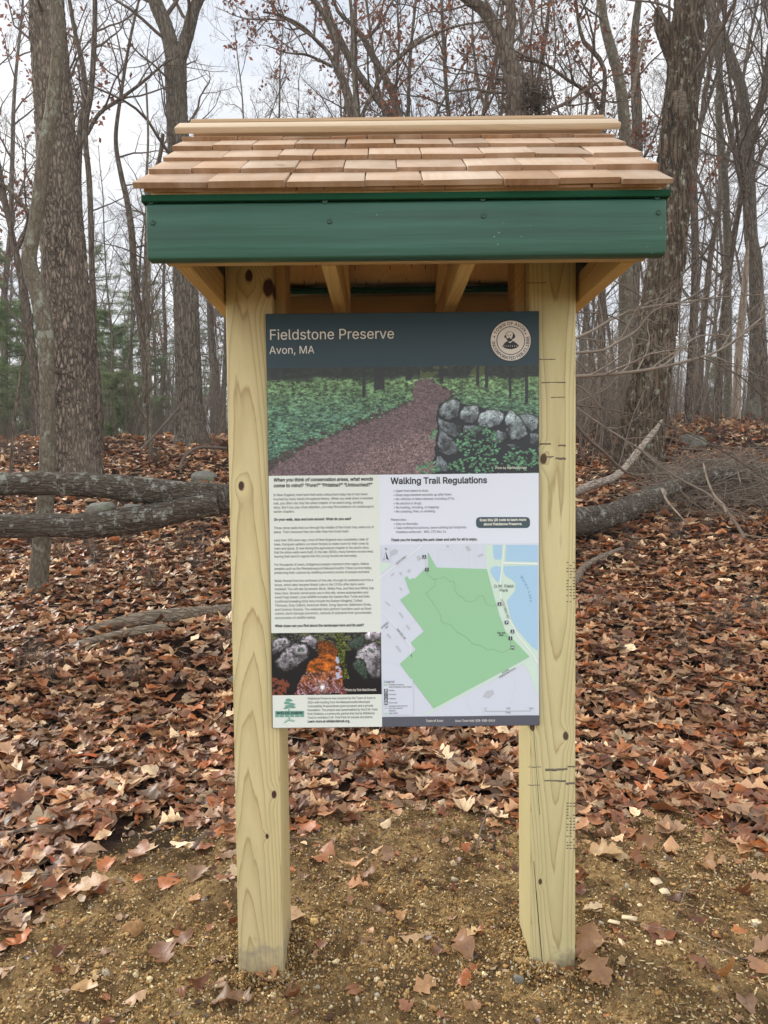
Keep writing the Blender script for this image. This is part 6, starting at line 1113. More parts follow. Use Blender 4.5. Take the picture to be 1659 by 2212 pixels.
def limb(rr, p, d, length, r0, nseg, wander, up, r1=0.18):
    "one wandering limb: points, radii, final direction"
    P = [np.array(p, float)]; R = [r0]; d = np.array(d, float); d /= np.linalg.norm(d)
    st = length / nseg
    for i in range(nseg):
        d = d + rr.normal(0, wander, 3); d[2] += up; d /= np.linalg.norm(d)
        P.append(P[-1] + d * st); R.append(r0 * (1 - (1 - r1) * (i + 1) / nseg))
    return np.array(P), np.array(R)
NS = {1: 8, 2: 6, 3: 5, 4: 4}
def twigs(rr, bank, P, R, level, length, n, spread=(0.5, 1.1), t0=0.25, maxlevel=4, up=0.06, counts=(0, 7, 6, 5), wander=0.16, minr=0.0016):
    "side branches along a limb, each with its own, down to the twigs"
    m = len(P)
    for i in range(n):
        t = t0 + (1 - t0) * (i + rr.uniform(0.1, 0.9)) / n; f = t * (m - 1); a = min(int(f), m - 2); u = f - a
        p = P[a] * (1 - u) + P[a + 1] * u; rb = R[a] * (1 - u) + R[a + 1] * u
        ax = P[a + 1] - P[a]; ax = ax / (np.linalg.norm(ax) + 1e-9)
        q = rr.normal(0, 1, 3); q -= ax * q.dot(ax); q /= np.linalg.norm(q) + 1e-9
        s = rr.uniform(*spread); d = ax * math.cos(s) + q * math.sin(s)
        l = length * rr.uniform(0.55, 1.1) * (1.15 - 0.55 * t); r0 = max(min(rb * 0.62, l * 0.014), minr)
        P2, R2 = limb(rr, p, d, l, r0, NS[level], wander, up, 0.3)
        bank.setdefault(level, []).append((P2, R2))
        if level < maxlevel: twigs(rr, bank, P2, R2, level + 1, l * 0.52, counts[level], spread, 0.18, maxlevel, up, counts, wander, minr)
def bank_to(g, bank, sides=(0, 6, 4, 3, 3)):
    for lv, lst in bank.items():
        g.tubes(np.array([a for a, b in lst]), np.array([b for a, b in lst]), sides[lv])
def tips(bank):
    out = []
    for lv in (3, 4):
        for P, R in bank.get(lv, []): out += [P[-1], P[len(P) // 2]]
    return np.array(out) if out else np.zeros((0, 3))
def leaf_clumps(g, pts, n, size, rr, cols, spread=0.06):
    if len(pts) == 0: return
    c = pts[rr.integers(0, len(pts), n)] + rr.normal(0, spread, (n, 3))
    a = rr.normal(0, 1, (n, 3)); a[:, 2] -= 0.6; a /= np.linalg.norm(a, axis=1, keepdims=True)
    b = np.cross(a, rr.normal(0, 1, (n, 3))); b /= np.linalg.norm(b, axis=1, keepdims=True) + 1e-9
    s = (size * rr.uniform(0.6, 1.3, n))[:, None]
    V = np.stack([c - a * s * 0.5, c + b * s * 0.28, c + a * s * 0.5, c - b * s * 0.28], 1)
    cc = np.array([lin(*q) for q in cols])[rr.integers(0, len(cols), n)] * rr.uniform(0.6, 1.2, (n, 1))
    g.add(V.reshape(-1, 3), np.arange(n * 4).reshape(-1, 4), c=np.repeat(cc, 4, 0))
def smooth_path(P, n):
    P = np.asarray(P, float); m = len(P)
    s = np.concatenate([[0], np.cumsum(np.linalg.norm(np.diff(P[:, :3], axis=0), axis=1))]); t = np.linspace(0, s[-1], n)
    # Catmull-Rom through the points
    Q = np.vstack([2 * P[0] - P[1], P, 2 * P[-1] - P[-2]]); out = []
    for v in t:
        i = min(max(int(np.searchsorted(s, v, 'right')) - 1, 0), m - 2); u = (v - s[i]) / (s[i + 1] - s[i] + 1e-9)
        a, b, c, d = Q[i], Q[i + 1], Q[i + 2], Q[i + 3]
        out.append(0.5 * ((2 * b) + (c - a) * u + (2 * a - 5 * b + 4 * c - d) * u * u + (3 * b - a - 3 * c + d) * u ** 3))
    return np.array(out)
def px_path(pts, d, dd=None):
    "pts (px, py, width px): world points with radius at distance d (or dd interpolates the distances)"
    out = []
    for i, (x, y, w) in enumerate(pts):
        dk = d if dd is None else d + (dd - d) * i / (len(pts) - 1)
        p = W(x, y, dk); out.append([*p, w * dk / F / 2])
    return np.array(out)
def rough_tube(g, P, R, sides, rings, amp, fr=(7, 3.0), seed=0, cap=False, flare=0.0):
    Q = smooth_path(np.column_stack([P, R]), rings); C_, R_ = Q[:, :3], np.maximum(Q[:, 3], 0.003)
    if flare: R_ = R_ * (1 + flare * np.exp(-np.linspace(0, 1, rings) * rings * 0.10))
    T = np.gradient(C_, axis=0); T /= np.linalg.norm(T, axis=1, keepdims=True)
    ref = np.array([0, 1.0, 0]) if abs(T[:, 2]).mean() > 0.6 else np.array([0, 0, 1.0])
    A = np.cross(T, ref); A /= np.linalg.norm(A, axis=1, keepdims=True); B = np.cross(A, T)
    th = np.arange(sides) * 2 * math.pi / sides; L_ = np.concatenate([[0], np.cumsum(np.linalg.norm(np.diff(C_, axis=0), axis=1))])
    rr = np.stack([np.cos(th)[None] * fr[0] / 6.28 * 2.2 + 0 * L_[:, None], np.sin(th)[None] * fr[0] / 6.28 * 2.2 + 0 * L_[:, None], (L_ * fr[1])[:, None] + 0 * th[None]], -1)
    n1 = fbm(rr, 3, seed); n0 = fbm(rr * np.array([0.3, 0.3, 0.3]), 2, seed + 5)
    k_ = 1 + amp * (1 - 2 * np.abs(n1) * 1.6) + 0.6 * amp * n0
    V = C_[:, None] + (R_[:, None] * k_)[..., None] * (A[:, None] * np.cos(th)[None, :, None] + B[:, None] * np.sin(th)[None, :, None])
    g.grid(V, wrap=True)
    if cap:
        for row, c0 in ((V[0], C_[0]), (V[-1], C_[-1])):
            n = len(row); g.add(np.vstack([row, c0]), t=[(i, (i + 1) % n, n) for i in range(n)])
def key_tree(name, label, paths, d, mat, crown, seed, rough=None, group=None, top=13.0, twm=None, russet=0, fork_ext=True, cat='tree', base_ext=0.5):
    """paths: list of pixel polylines (x, y, width), the first is the trunk from the foot up; all other forks join it"""
    rr = np.random.default_rng(seed); W0 = px_path(paths[0], d)
    base = W0[0, :3].copy(); gz0 = gz(base[0], base[1]); foot = np.array([base[0], base[1], gz0])
    root = thing(name, foot, label, cat, group)
    g = Geo(); gc = Geo(); bank = {}; lim = []
    for i, pth in enumerate(paths):
        Q = px_path(pth, d)
        if i == 0: Q = np.vstack([[Q[0, 0] - (Q[1, 0] - Q[0, 0]) * 0.1, Q[0, 1], min(gz0 - 0.25, Q[0, 2] - 0.2), Q[0, 3] * 1.12], Q])
        if fork_ext and pth[-1][1] <= 5:                  # leaves the frame: carry on upwards
            v = Q[-1] - Q[-2]; v = v / np.linalg.norm(v[:3]); l = max(1.5, (top - Q[-1, 2]) * 0.6)
            for s in (0.35, 0.7, 1.0):
                q = Q[-1].copy() if s == 0.35 else q
                q = Q[len(Q) - 1].copy(); q[:3] = q[:3] + v[:3] * l * 0.33 + rr.normal(0, 0.08, 3); q[3] = max(q[3] * 0.72, 0.01); Q = np.vstack([Q, q])
        if rough: rough_tube(g, Q[:, :3], Q[:, 3], rough[0], rough[1], rough[2], rough[3], seed + i, flare=0.22 if i == 0 else 0)
        else:
            S_ = smooth_path(Q, max(12, len(Q) * 4)); g.tubes(S_[:, :3], np.maximum(S_[:, 3], 0.003), 10)
        S_ = smooth_path(Q, 24); lim.append((S_[:, :3], np.maximum(S_[:, 3], 0.004)))
    g.build('trunk', mat, root, smooth=True)
    n, length, t0, counts, ml = crown
    if n:
        for i, (P, R) in enumerate(lim):
            nn = n if i == 0 else max(4, int(n * 0.8)); tt = t0 if i == 0 else 0.15
            twigs(rr, bank, P, R, 1, length, nn, (0.6, 1.25), tt, ml, 0.05, counts)
        bank_to(gc, bank)
        cr = gc.build('crown', twm or m_twig, root, smooth=True)
        if russet:
            gl = Geo(); leaf_clumps(gl, tips(bank), russet, 0.095, rr, ((156, 108, 84), (140, 98, 80), (176, 122, 88), (126, 94, 82)))
            gl.build('foliage', m_russet, root, col=True)
    return root

CN = (0, 5, 4, 3)
key_tree('flaky_bark_tree', 'thickest tree at left with pale flaking bark, standing behind the fallen log', [[(167, 1040, 104), (166, 1000, 94), (158, 850, 90), (150, 700, 88), (138, 560, 86), (127, 400, 80), (118, 250, 74), (108, 120, 70), (100, 0, 66)]], 11.0, B_FLAKE, (12, 2.6, 0.55, CN, 4), 1, (56, 220, 0.10, (26, 14)))
key_tree('lichen_tree', 'slim lichen covered tree leaning across the thick flaky trunk at left', [[(82, 1266, 36), (86, 1214, 34), (97, 1100, 33), (102, 1012, 31), (103, 900, 30), (101, 788, 30), (93, 680, 34), (66, 580, 30), (64, 545, 28), (78, 476, 26), (95, 340, 27), (112, 238, 27), (124, 136, 25), (125, 60, 24), (121, 0, 23)]], 6.7, B_SMOOTH, (7, 1.5, 0.6, CN, 4), 2, (24, 150, 0.07, (9, 5)))
key_tree('forked_tree', 'tall grey tree forking into a Y above the roof corner left of the kiosk', [[(415, 957, 70), (410, 900, 58), (405, 750, 52), (400, 590, 50), (392, 420, 46), (385, 300, 44), (381, 200, 42), (378, 140, 46)], [(379, 150, 34), (362, 70, 30), (335, 0, 28)], [(380, 150, 30), (403, 80, 26), (428, 0, 22)]], 14.0, B_GREY, (12, 3.0, 0.45, CN, 4), 3, (40, 200, 0.07, (20, 8)))
key_tree('leaning_tree', 'big furrowed oak leaning right, beside the roof corner right of the kiosk', [[(1376, 1016, 98), (1380, 990, 88), (1392, 900, 80), (1412, 770, 76), (1428, 640, 72), (1442, 540, 70), (1452, 400, 66), (1462, 300, 64), (1470, 210, 60), (1480, 100, 60), (1490, 0, 58)],
          [(1478, 290, 34), (1476, 215, 32), (1462, 140, 33), (1436, 70, 32), (1424, 42, 22), (1421, 18, 12)]], 11.4, B_FURROW, (9, 2.4, 0.62, CN, 4), 4, (56, 240, 0.13, (22, 3.5)), fork_ext=True)
key_tree('crooked_oak', 'crooked oak with a torn nest of bark, behind the ridge right of centre', [[(1124, 560, 46), (1123, 400, 44), (1121, 248, 42), (1103, 144, 36), (1082, 83, 30), (1046, 24, 24), (1013, 0, 20)], [(1094, 110, 24), (1104, 50, 20), (1103, 0, 19)], [(1168, 290, 18), (1158, 215, 17), (1134, 172, 15), (1116, 150, 12)]], 12.5, B_MID, (9, 2.4, 0.45, CN, 4), 5, (24, 90, 0.07, (14, 5)), russet=500)
key_tree('twin_oak', 'oak with two curved stems rising from behind the roof ridge near the centre', [[(772, 520, 30), (766, 330, 26), (761, 248, 22), (740, 170, 17), (725, 144, 15), (728, 100, 14), (707, 46, 13), (678, 0, 12)], [(724, 140, 10), (706, 110, 9), (686, 90, 8), (650, 55, 7), (600, 32, 5), (568, 26, 4)], [(718, 144, 7), (690, 130, 6), (660, 118, 5), (620, 114, 3), (576, 98, 2)]], 15.0, B_MID, (8, 2.4, 0.3, CN, 4), 6, russet=900)
key_tree('slanting_oak', 'dark oak slanting left from behind the roof ridge at centre', [[(905, 520, 24), (870, 300, 22), (844, 248, 20), (800, 195, 17), (766, 148, 16), (740, 96, 15), (718, 52, 13), (700, 0, 12)]], 15.5, B_MID, (9, 2.2, 0.25, CN, 4), 7, russet=700)
key_tree('bowed_oak', 'bowed oak curving upward left just right of the slanting dark oak', [[(865, 520, 22), (863, 330, 20), (859, 248, 18), (845, 195, 16), (823, 152, 15), (800, 112, 14), (783, 80, 12), (757, 50, 10), (733, 30, 8), (720, 0, 6)], [(786, 84, 8), (806, 70, 7), (826, 40, 6), (850, 0, 4)]], 16.0, B_MID, (9, 2.2, 0.25, CN, 4), 8, russet=900)
key_tree('arching_tree', 'thin tree arching right in a long bow above the roof ridge', [[(760, 460, 12), (775, 300, 10), (783, 248, 9), (806, 200, 8), (830, 158, 8), (870, 118, 7), (920, 83, 6), (980, 58, 5), (1042, 47, 4), (1095, 40, 2)]], 11.0, B_MID, (8, 0.9, 0.3, CN, 3), 9, fork_ext=False)
key_tree('slender_tree', 'slender straight stem with a swollen foot over the middle of the roof ridge', [[(772, 460, 12), (770, 300, 12), (770, 240, 11), (765, 180, 8), (762, 90, 8), (757, 0, 7)]], 12.0, B_GREY, (10, 1.0, 0.4, CN, 3), 10)
key_tree('mottled_tree', 'mottled grey tree curving left of the broken limb, above the right roof end', [[(1352, 560, 30), (1352, 420, 28), (1350, 289, 26), (1343, 204, 24), (1330, 140, 22), (1319, 102, 22), (1305, 50, 19), (1299, 0, 18)]], 14.5, B_SMOOTH, (9, 2.2, 0.3, CN, 4), 11, russet=900)
key_tree('wiry_tree', 'wiry dark tree splitting low over the right end of the ridge', [[(1300, 470, 16), (1299, 300, 15), (1300, 245, 13), (1307, 160, 9), (1290, 120, 10), (1262, 92, 9), (1250, 50, 7), (1244, 0, 6)], [(1296, 235, 9), (1270, 200, 8), (1230, 175, 7), (1180, 140, 6), (1130, 120, 5), (1090, 95, 3)]], 13.5, B_MID, (10, 2.2, 0.25, CN, 4), 12, russet=1100)
key_tree('stem_tree', 'straight grey stem at right with branches only at the top', [[(1570, 925, 22), (1571, 900, 17), (1573, 740, 16), (1571, 564, 15), (1567, 408, 15), (1560, 330, 14), (1553, 250, 14), (1554, 150, 14), (1548, 60, 13), (1540, 0, 12)]], 19.0, B_SMOOTH, (9, 2.2, 0.6, CN, 4), 13)
key_tree('striped_tree', 'stout tree near the right edge with pale torn stripes in its bark', [[(1630, 868, 34), (1631, 844, 30), (1634, 704, 28), (1631, 564, 28), (1622, 510, 27), (1615, 340, 26), (1605, 210, 22), (1588, 150, 20), (1564, 85, 18), (1545, 40, 15), (1530, 0, 12)], [(1612, 310, 18), (1636, 250, 16), (1659, 165, 15), (1690, 60, 12)]], 20.0, B_GREY, (9, 2.6, 0.5, CN, 4), 14)
key_tree('dead_snag', 'pale barkless dead stem leaning beside the stout tree at right', [[(1590, 900, 19), (1592, 840, 17), (1596, 760, 17), (1602, 690, 16), (1608, 620, 13), (1613, 560, 9), (1616, 520, 4)]], 19.5, B_PALE, (0, 0, 0, CN, 3), 15, fork_ext=False)
key_tree('dark_tree', 'dark trunk close behind the leaning oak at right', [[(1490, 870, 22), (1492, 800, 17), (1500, 640, 16), (1502, 564, 16), (1500, 450, 15), (1496, 306, 14), (1510, 180, 11), (1540, 60, 9), (1560, 0, 8)], [(1497, 320, 9), (1520, 250, 8), (1548, 160, 6), (1575, 60, 5), (1590, 0, 4)]], 17.0, B_MID, (9, 2.4, 0.4, CN, 4), 16)
key_tree('shadowed_tree', 'dim grey trunk half hidden behind the leaning oak, under the gable', [[(1360, 850, 40), (1362, 780, 32), (1366, 650, 30), (1368, 560, 30), (1372, 400, 26), (1376, 250, 22), (1370, 100, 18), (1380, 0, 14)]], 18.0, B_GREY, (8, 2.4, 0.5, CN, 4), 17, russet=500)
key_tree('pole_tree', 'straight dark pole of a tree right of the flaky trunk', [[(217, 970, 20), (216, 900, 14), (212, 830, 14), (205, 756, 13), (201, 660, 12), (198, 580, 12), (196, 470, 12), (192, 380, 12), (184, 300, 12), (187, 250, 12), (196, 204, 12), (203, 100, 11), (205, 0, 10)], [(188, 290, 8), (215, 245, 8), (262, 212, 7), (310, 176, 6), (352, 140, 4), (390, 118, 3)]], 13.0, B_MID, (9, 2.0, 0.35, CN, 4), 18)
key_tree('crossing_tree', 'thin leaning tree crossing behind the pole beside the flaky trunk', [[(150, 930, 22), (158, 800, 20), (168, 640, 18), (172, 520, 17), (168, 400, 16), (170, 330, 15), (176, 262, 14), (184, 212, 13), (178, 140, 11), (160, 60, 9), (150, 0, 8)]], 14.0, B_MID, (9, 2.0, 0.4, CN, 4), 19)
key_tree('bent_tree', 'bent dark tree with twin stems left of the grey forked trunk', [[(318, 950, 22), (316, 820, 18), (304, 700, 16), (290, 600, 15), (286, 520, 15), (276, 440, 13), (262, 380, 11), (250, 300, 9), (262, 200, 7), (280, 90, 6), (300, 0, 5)], [(312, 700, 15), (316, 600, 14), (318, 520, 12), (322, 420, 10), (345, 340, 9), (352, 290, 8)]], 16.5, B_MID, (9, 2.4, 0.3, CN, 4), 20)
key_tree('pale_sapling', 'pale slim sapling pair in front of the bent dark tree', [[(326, 985, 9), (325, 900, 9), (322, 780, 9), (318, 700, 8), (322, 600, 8), (318, 500, 7), (316, 400, 6), (320, 300, 5), (316, 180, 4)], [(318, 960, 7), (312, 860, 7), (318, 760, 5), (330, 660, 4)]], 12.5, B_SMOOTH, (9, 1.0, 0.3, CN, 3), 21, fork_ext=False)
key_tree('edge_tree', 'brown trunk slanting up from right to left at the far left edge', [[(88, 960, 17), (84, 880, 16), (74, 790, 15), (64, 700, 14), (52, 620, 13), (38, 560, 13), (20, 480, 11), (0, 410, 10), (-30, 330, 8), (-60, 200, 6)]], 16.0, B_MID, (9, 2.2, 0.3, CN, 4), 22, fork_ext=False)
key_tree('wavy_sapling', 'wavy thin sapling in front of the pines at the far left', [[(24, 1010, 7), (26, 960, 6), (32, 900, 6), (38, 860, 5), (46, 800, 5), (58, 750, 4), (66, 700, 4), (80, 650, 3), (92, 620, 2)]], 10.0, B_MID, (8, 0.7, 0.3, CN, 3), 23, fork_ext=False)
key_tree('low_limb_tree', 'long low limb sweeping in from the left edge above the lichen tree', [[(-130, 930, 20), (-110, 700, 18), (-60, 480, 15), (0, 396, 12), (30, 425, 10), (60, 455, 8), (76, 480, 6)]], 9.5, B_MID, (6, 1.0, 0.4, CN, 4), 24, fork_ext=False)
# nest of torn bark on the crooked oak
nb = W(1160, 208, 12.3); rr = np.random.default_rng(5); g = Geo()
P0 = nb + rr.normal(0, 1, (260, 3)) * np.array([0.12, 0.1, 0.14]); dr = rr.normal(0, 1, (260, 3)); dr /= np.linalg.norm(dr, axis=1, keepdims=True)
g.tubes(np.stack([P0 - dr * 0.1, P0 + rr.normal(0, .02, (260, 3)), P0 + dr * 0.1], 1), np.tile([0.006, 0.009, 0.004], (260, 1)), 4)
tag(g.build('bird_nest', m_twig, origin=nb), 'ragged clump of twigs and leaves lodged in the crooked oak above the roof', 'nest')
# broken limb hanging from the leaning oak
g = Geo()
Q = px_path([(1391, 84, 10), (1388, 100, 9), (1380, 130, 8), (1372, 175, 8), (1366, 210, 6), (1364, 230, 2)], 11.2); S_ = smooth_path(Q, 16); g.tubes(S_[:, :3], S_[:, 3], 7)
tag(g.build('hanging_limb', B_WEATH, origin=Q[0, :3], smooth=True), 'broken stick hanging from the torn limb of the leaning oak', 'branch')
g = Geo()
for i in range(9):
    x = 1468 + rnd.uniform(-12, 12); y = 225 + rnd.uniform(-8, 8); Q = px_path([(x, y - 22, 8), (x + rnd.uniform(-3, 3), y, 6), (x + rnd.uniform(-8, 6), y + rnd.uniform(14, 30), 1)], 10.95)
    g.tubes(Q[:, :3], Q[:, 3], 4)
tag(g.build('torn_splinters', B_WEATH, origin=W(1468, 225, 10.95)), 'torn splinters of wood where the leaning oak lost its limb', 'splinters')

# copies: bare trees filling the wood
def wood_tree(kind, seed, h, r0, lean, n, length, t0, counts, ml, mat, russet=0):
    rr = np.random.default_rng(seed)
    root = thing(kind, (0, 0, 0), 'x', 'tree'); P, R = limb(rr, (0, 0, -0.3), (lean, rr.normal(0, 0.02), 1), h, r0, 14, 0.045, 0.03, 0.22)
    g = Geo(); S_ = smooth_path(np.column_stack([P, R]), 30); g.tubes(S_[:, :3], S_[:, 3], 8)
    if rr.random() < 0.7:
        j = 6 + int(rr.integers(0, 3)); P2, R2 = limb(rr, P[j], (rr.normal(0, 0.45), rr.normal(0, 0.45), 1), h * 0.5, R[j] * 0.75, 10, 0.07, 0.04, 0.2); g.tubes(P2, R2, 7)
        lim = [(P, R), (P2, R2)]
    else: lim = [(P, R)]
    g.build('trunk', mat, root, smooth=True); bank = {}; gc = Geo()
    for i, (a, b) in enumerate(lim): twigs(rr, bank, a, b, 1, length, n, (0.5, 1.15), t0 if i == 0 else 0.1, ml, 0.06, counts, minr=0.0032)
    bank_to(gc, bank, (0, 5, 3, 3, 3)); gc.build('crown', m_twig, root, smooth=True)
    if russet:
        gl = Geo(); leaf_clumps(gl, tips(bank), russet, 0.13, rr, ((156, 104, 82), (142, 96, 78), (168, 116, 90), (132, 94, 80)), 0.10); gl.build('foliage', m_russet, root, col=True)
    return root
LB = 'bare thin tree among many alike in the wood behind the kiosk'; GB = 'bare trees filling the wood behind'
LR = 'bare oak still holding russet leaves among others alike in the far wood'; GR = 'oaks holding russet leaves in the far wood'
protos = [wood_tree('bare_tree', 101, 13, 0.10, 0.03, 16, 2.4, 0.3, (0, 6, 5, 4), 4, B_MID), wood_tree('bare_tree', 102, 15, 0.13, -0.05, 16, 2.8, 0.3, (0, 6, 5, 4), 4, B_GREY), wood_tree('bare_tree', 103, 11, 0.07, 0.08, 17, 2.2, 0.22, (0, 6, 5, 4), 4, B_MID),
          wood_tree('bare_tree', 104, 16, 0.17, 0.02, 16, 3.2, 0.35, (0, 5, 4, 3), 4, B_FURROW), wood_tree('bare_tree', 105, 10, 0.05, -0.06, 18, 2.0, 0.2, (0, 6, 5, 4), 4, B_SMOOTH)]
oaks = [wood_tree('russet_oak', 111, 12, 0.13, 0.05, 14, 2.8, 0.25, (0, 5, 4, 3), 4, B_MID, 900), wood_tree('russet_oak', 112, 13, 0.11, -0.04, 14, 2.6, 0.3, (0, 5, 4, 3), 4, B_GREY, 700)]
used = set(); spots = []
r2 = random.Random(5)
tries = 0
while len(spots) < 140 and tries < 9000:
    tries += 1
    d = r2.uniform(16, 48) if r2.random() < 0.9 else r2.uniform(48, 60); x = (r2.uniform(-0.66, 0.66) if len(spots) < 125 else r2.uniform(-0.25, 0.4)) * d; y = d - 2.25
    px = 829.5 + F * x / d
    if d < 24 and 330 < px < 470: continue
    if px < 420 and r2.random() < 0.4: continue
    if all((x - a) ** 2 + (y - b) ** 2 > (1.1 if d < 30 else 1.8) ** 2 for a, b in spots): spots.append((x, y))
for i, (x, y) in enumerate(spots):
    px = 829.5 + F * x / (y + 2.25)
    pr = 0.20 if 900 < px < 1420 else (0.25 if px < 60 else 0.10)
    if r2.random() < pr: src, lab, grp = r2.choice(oaks), LR, GR
    else: src, lab, grp = protos[r2.choice((0, 2, 2, 4, 4, 4) if px < 760 else (0, 0, 1, 2, 2, 2, 4, 4))], LB, GB
    loc = (x, y, gz(x, y)); s = r2.uniform(0.8, 1.2); rz = r2.uniform(0, 6.28)
    if src.name not in used:
        used.add(src.name); o_ = src; o_.location = loc; o_.rotation_euler = (0, 0, rz); o_.scale = (s, s, s)
    else: o_ = dup(src, loc, rz, s)
    o_['label'] = lab; o_['group'] = grp
for o_ in protos + oaks:
    if o_.name not in used:
        for ch_ in list(o_.children): bpy.data.objects.remove(ch_)
        bpy.data.objects.remove(o_)

# pines behind on the left
def pine(seed, h, r0, t0, nb_, name='pine_tree'):
    rr = np.random.default_rng(seed); root = thing(name, (0, 0, 0), 'x', 'pine'); P, R = limb(rr, (0, 0, -0.2), (0, 0, 1), h, r0, 12, 0.02, 0.05, 0.15)
    g = Geo(); g.tubes(P, R, 7); gf = Geo(); tp = []
    for i in range(nb_):
        t = t0 + (1 - t0) * i / nb_; f = t * (len(P) - 1); a = min(int(f), len(P) - 2); p = P[a] + (P[a + 1] - P[a]) * (f - a); an = rr.uniform(0, 6.28)
        l = h * 0.26 * (1.05 - t) ** 0.7 * rr.uniform(0.6, 1.1) + 0.25; P2, R2 = limb(rr, p, (math.cos(an), math.sin(an), 0.12), l, 0.02 + l * 0.006, 6, 0.08, 0.0, 0.2); g.tubes(P2, R2, 4)
        for j in range(1, 7):
            for k_ in range(3):
                P3, R3 = limb(rr, P2[j] - (P2[j] - P2[j - 1]) * rr.random(), (math.cos(an + rr.normal(0, 0.9)), math.sin(an + rr.normal(0, 0.9)), rr.normal(0.1, 0.25)), l * 0.25 * rr.uniform(0.5, 1.2), 0.006, 3, 0.1, 0.0, 0.4); g.tubes(P3, R3, 3); tp += [P3[1], P3[2], P3[3]]
    g.build('trunk', B_MID, root, smooth=True); tp = np.array(tp); N = len(tp) * 7
    c = np.repeat(tp, 7, 0) + rr.normal(0, 0.035, (N, 3)); a = rr.normal(0, 1, (N, 3)); a[:, 2] += 0.3; a /= np.linalg.norm(a, axis=1, keepdims=True); b = np.cross(a, rr.normal(0, 1, (N, 3))); b /= np.linalg.norm(b, axis=1, keepdims=True)
    s = rr.uniform(0.10, 0.2, N)[:, None]; V = np.stack([c - b * 0.007, c + b * 0.007, c + a * s], 1); col = np.array([lin(132, 150, 98), lin(104, 128, 84), lin(158, 172, 118)])[np.repeat(rr.integers(0, 3, len(tp)), 7)] * rr.uniform(0.7, 1.2, (N, 1))
    gf.add(V.reshape(-1, 3), t=np.arange(N * 3).reshape(-1, 3), c=np.repeat(col, 3, 0)); gf.build('foliage', m_needle, root, col=True); return root
pp = [pine(201, 5.0, 0.07, 0.12, 34), pine(202, 12.0, 0.16, 0.25, 46), pine(203, 2.4, 0.03, 0.08, 22)]
PL = {0: 'young green pine low in the understorey left of the kiosk', 1: 'tall dark pine far back in the wood', 2: 'small bright green pine seedling far back left'}
PG = {0: 'young pines in the understorey', 1: 'tall pines far back', 2: 'pine seedlings far back'}
seen = set()
for px, d, kd in ((20, 21, 0), (-30, 19, 0), (60, 27, 0), (110, 30, 0), (245, 26, 0), (270, 31, 0), (330, 30, 0), (225, 34, 2), (300, 25, 2), (350, 27, 2), (255, 21, 2), (60, 22, 2), (290, 40, 1), (240, 46, 1), (340, 44, 1), (1262, 44, 0), (1290, 40, 2), (1540, 48, 0), (30, 45, 1), (140, 42, 1), (470, 46, 1)):
    x = (px - 829.5) * d / F; y = d - 2.25; loc = (x, y, gz(x, y)); s = r2.uniform(0.85, 1.15); rz = r2.uniform(0, 6.28)
    if kd in seen: o_ = dup(pp[kd], loc, rz, s)
    else:
        seen.add(kd); o_ = pp[kd]; o_.location = loc; o_.rotation_euler = (0, 0, rz); o_.scale = (s, s, s)
    o_['label'] = PL[kd]; o_['group'] = PG[kd]

# bare shrubs of the understorey
def shrub(seed, n, h, mat, ml=3):
    rr = np.random.default_rng(seed); root = thing('bare_shrub', (0, 0, 0), 'x', 'shrub'); bank = {}; g = Geo()
    for i in range(n):
        an = rr.uniform(0, 6.28); s = rr.uniform(0.05, 0.5); p = (rr.normal(0, h * 0.12), rr.normal(0, h * 0.12), -0.05)
        P, R = limb(rr, p, (math.cos(an) * s, math.sin(an) * s, 1), h * rr.uniform(0.5, 1.1), 0.0028 + h * 0.0022, 8, 0.12, 0.02, 0.25); g.tubes(P, R, 4); twigs(rr, bank, P, R, 2, h * 0.36, 7, (0.4, 1.1), 0.2, ml, 0.03, (0, 5, 4, 3), 0.2, 0.0012)
    bank_to(g, bank, (0, 4, 3, 3, 3)); g.build('stem', mat, root, smooth=True); return root
sp_ = [shrub(301, 12, 1.1, m_twig), shrub(302, 9, 1.9, m_twig), shrub(303, 14, 0.6, m_twig), shrub(304, 10, 2.6, m_twig2)]
seen = set(); ss = []
for i in range(150):
    d = r2.uniform(12, 34); px = r2.choice((r2.uniform(-40, 520), r2.uniform(1220, 1720))); ss.append((px, d, r2.choice((0, 1, 1, 3, 3)) if d > 15 else 2))
for i in range(34): ss.append((r2.choice((r2.uniform(-60, 500), r2.uniform(1240, 1720))), r2.uniform(4.8, 9.5), 2))
for i in range(22): ss.append((r2.uniform(1225, 1400), r2.uniform(11, 17), r2.choice((1, 3, 3))))
for px, d, kd in ss:
    x = (px - 829.5) * d / F; y = d - 2.25; loc = (x, y, gz(x, y)); s = r2.uniform(0.7, 1.2); rz = r2.uniform(0, 6.28)
    if d < 10: s *= 0.55
    if kd in seen: o_ = dup(sp_[kd], loc, rz, s)
    else:
        seen.add(kd); o_ = sp_[kd]; o_.location = loc; o_.rotation_euler = (0, 0, rz); o_.scale = (s, s, s)
    near = d < 10
    o_['label'] = 'wispy leafless weed poking up through the leaf litter' if near else 'bare twiggy shrub in the understorey of the wood'
    o_['group'] = 'leafless weeds in the leaf litter' if near else 'bare shrubs in the understorey'

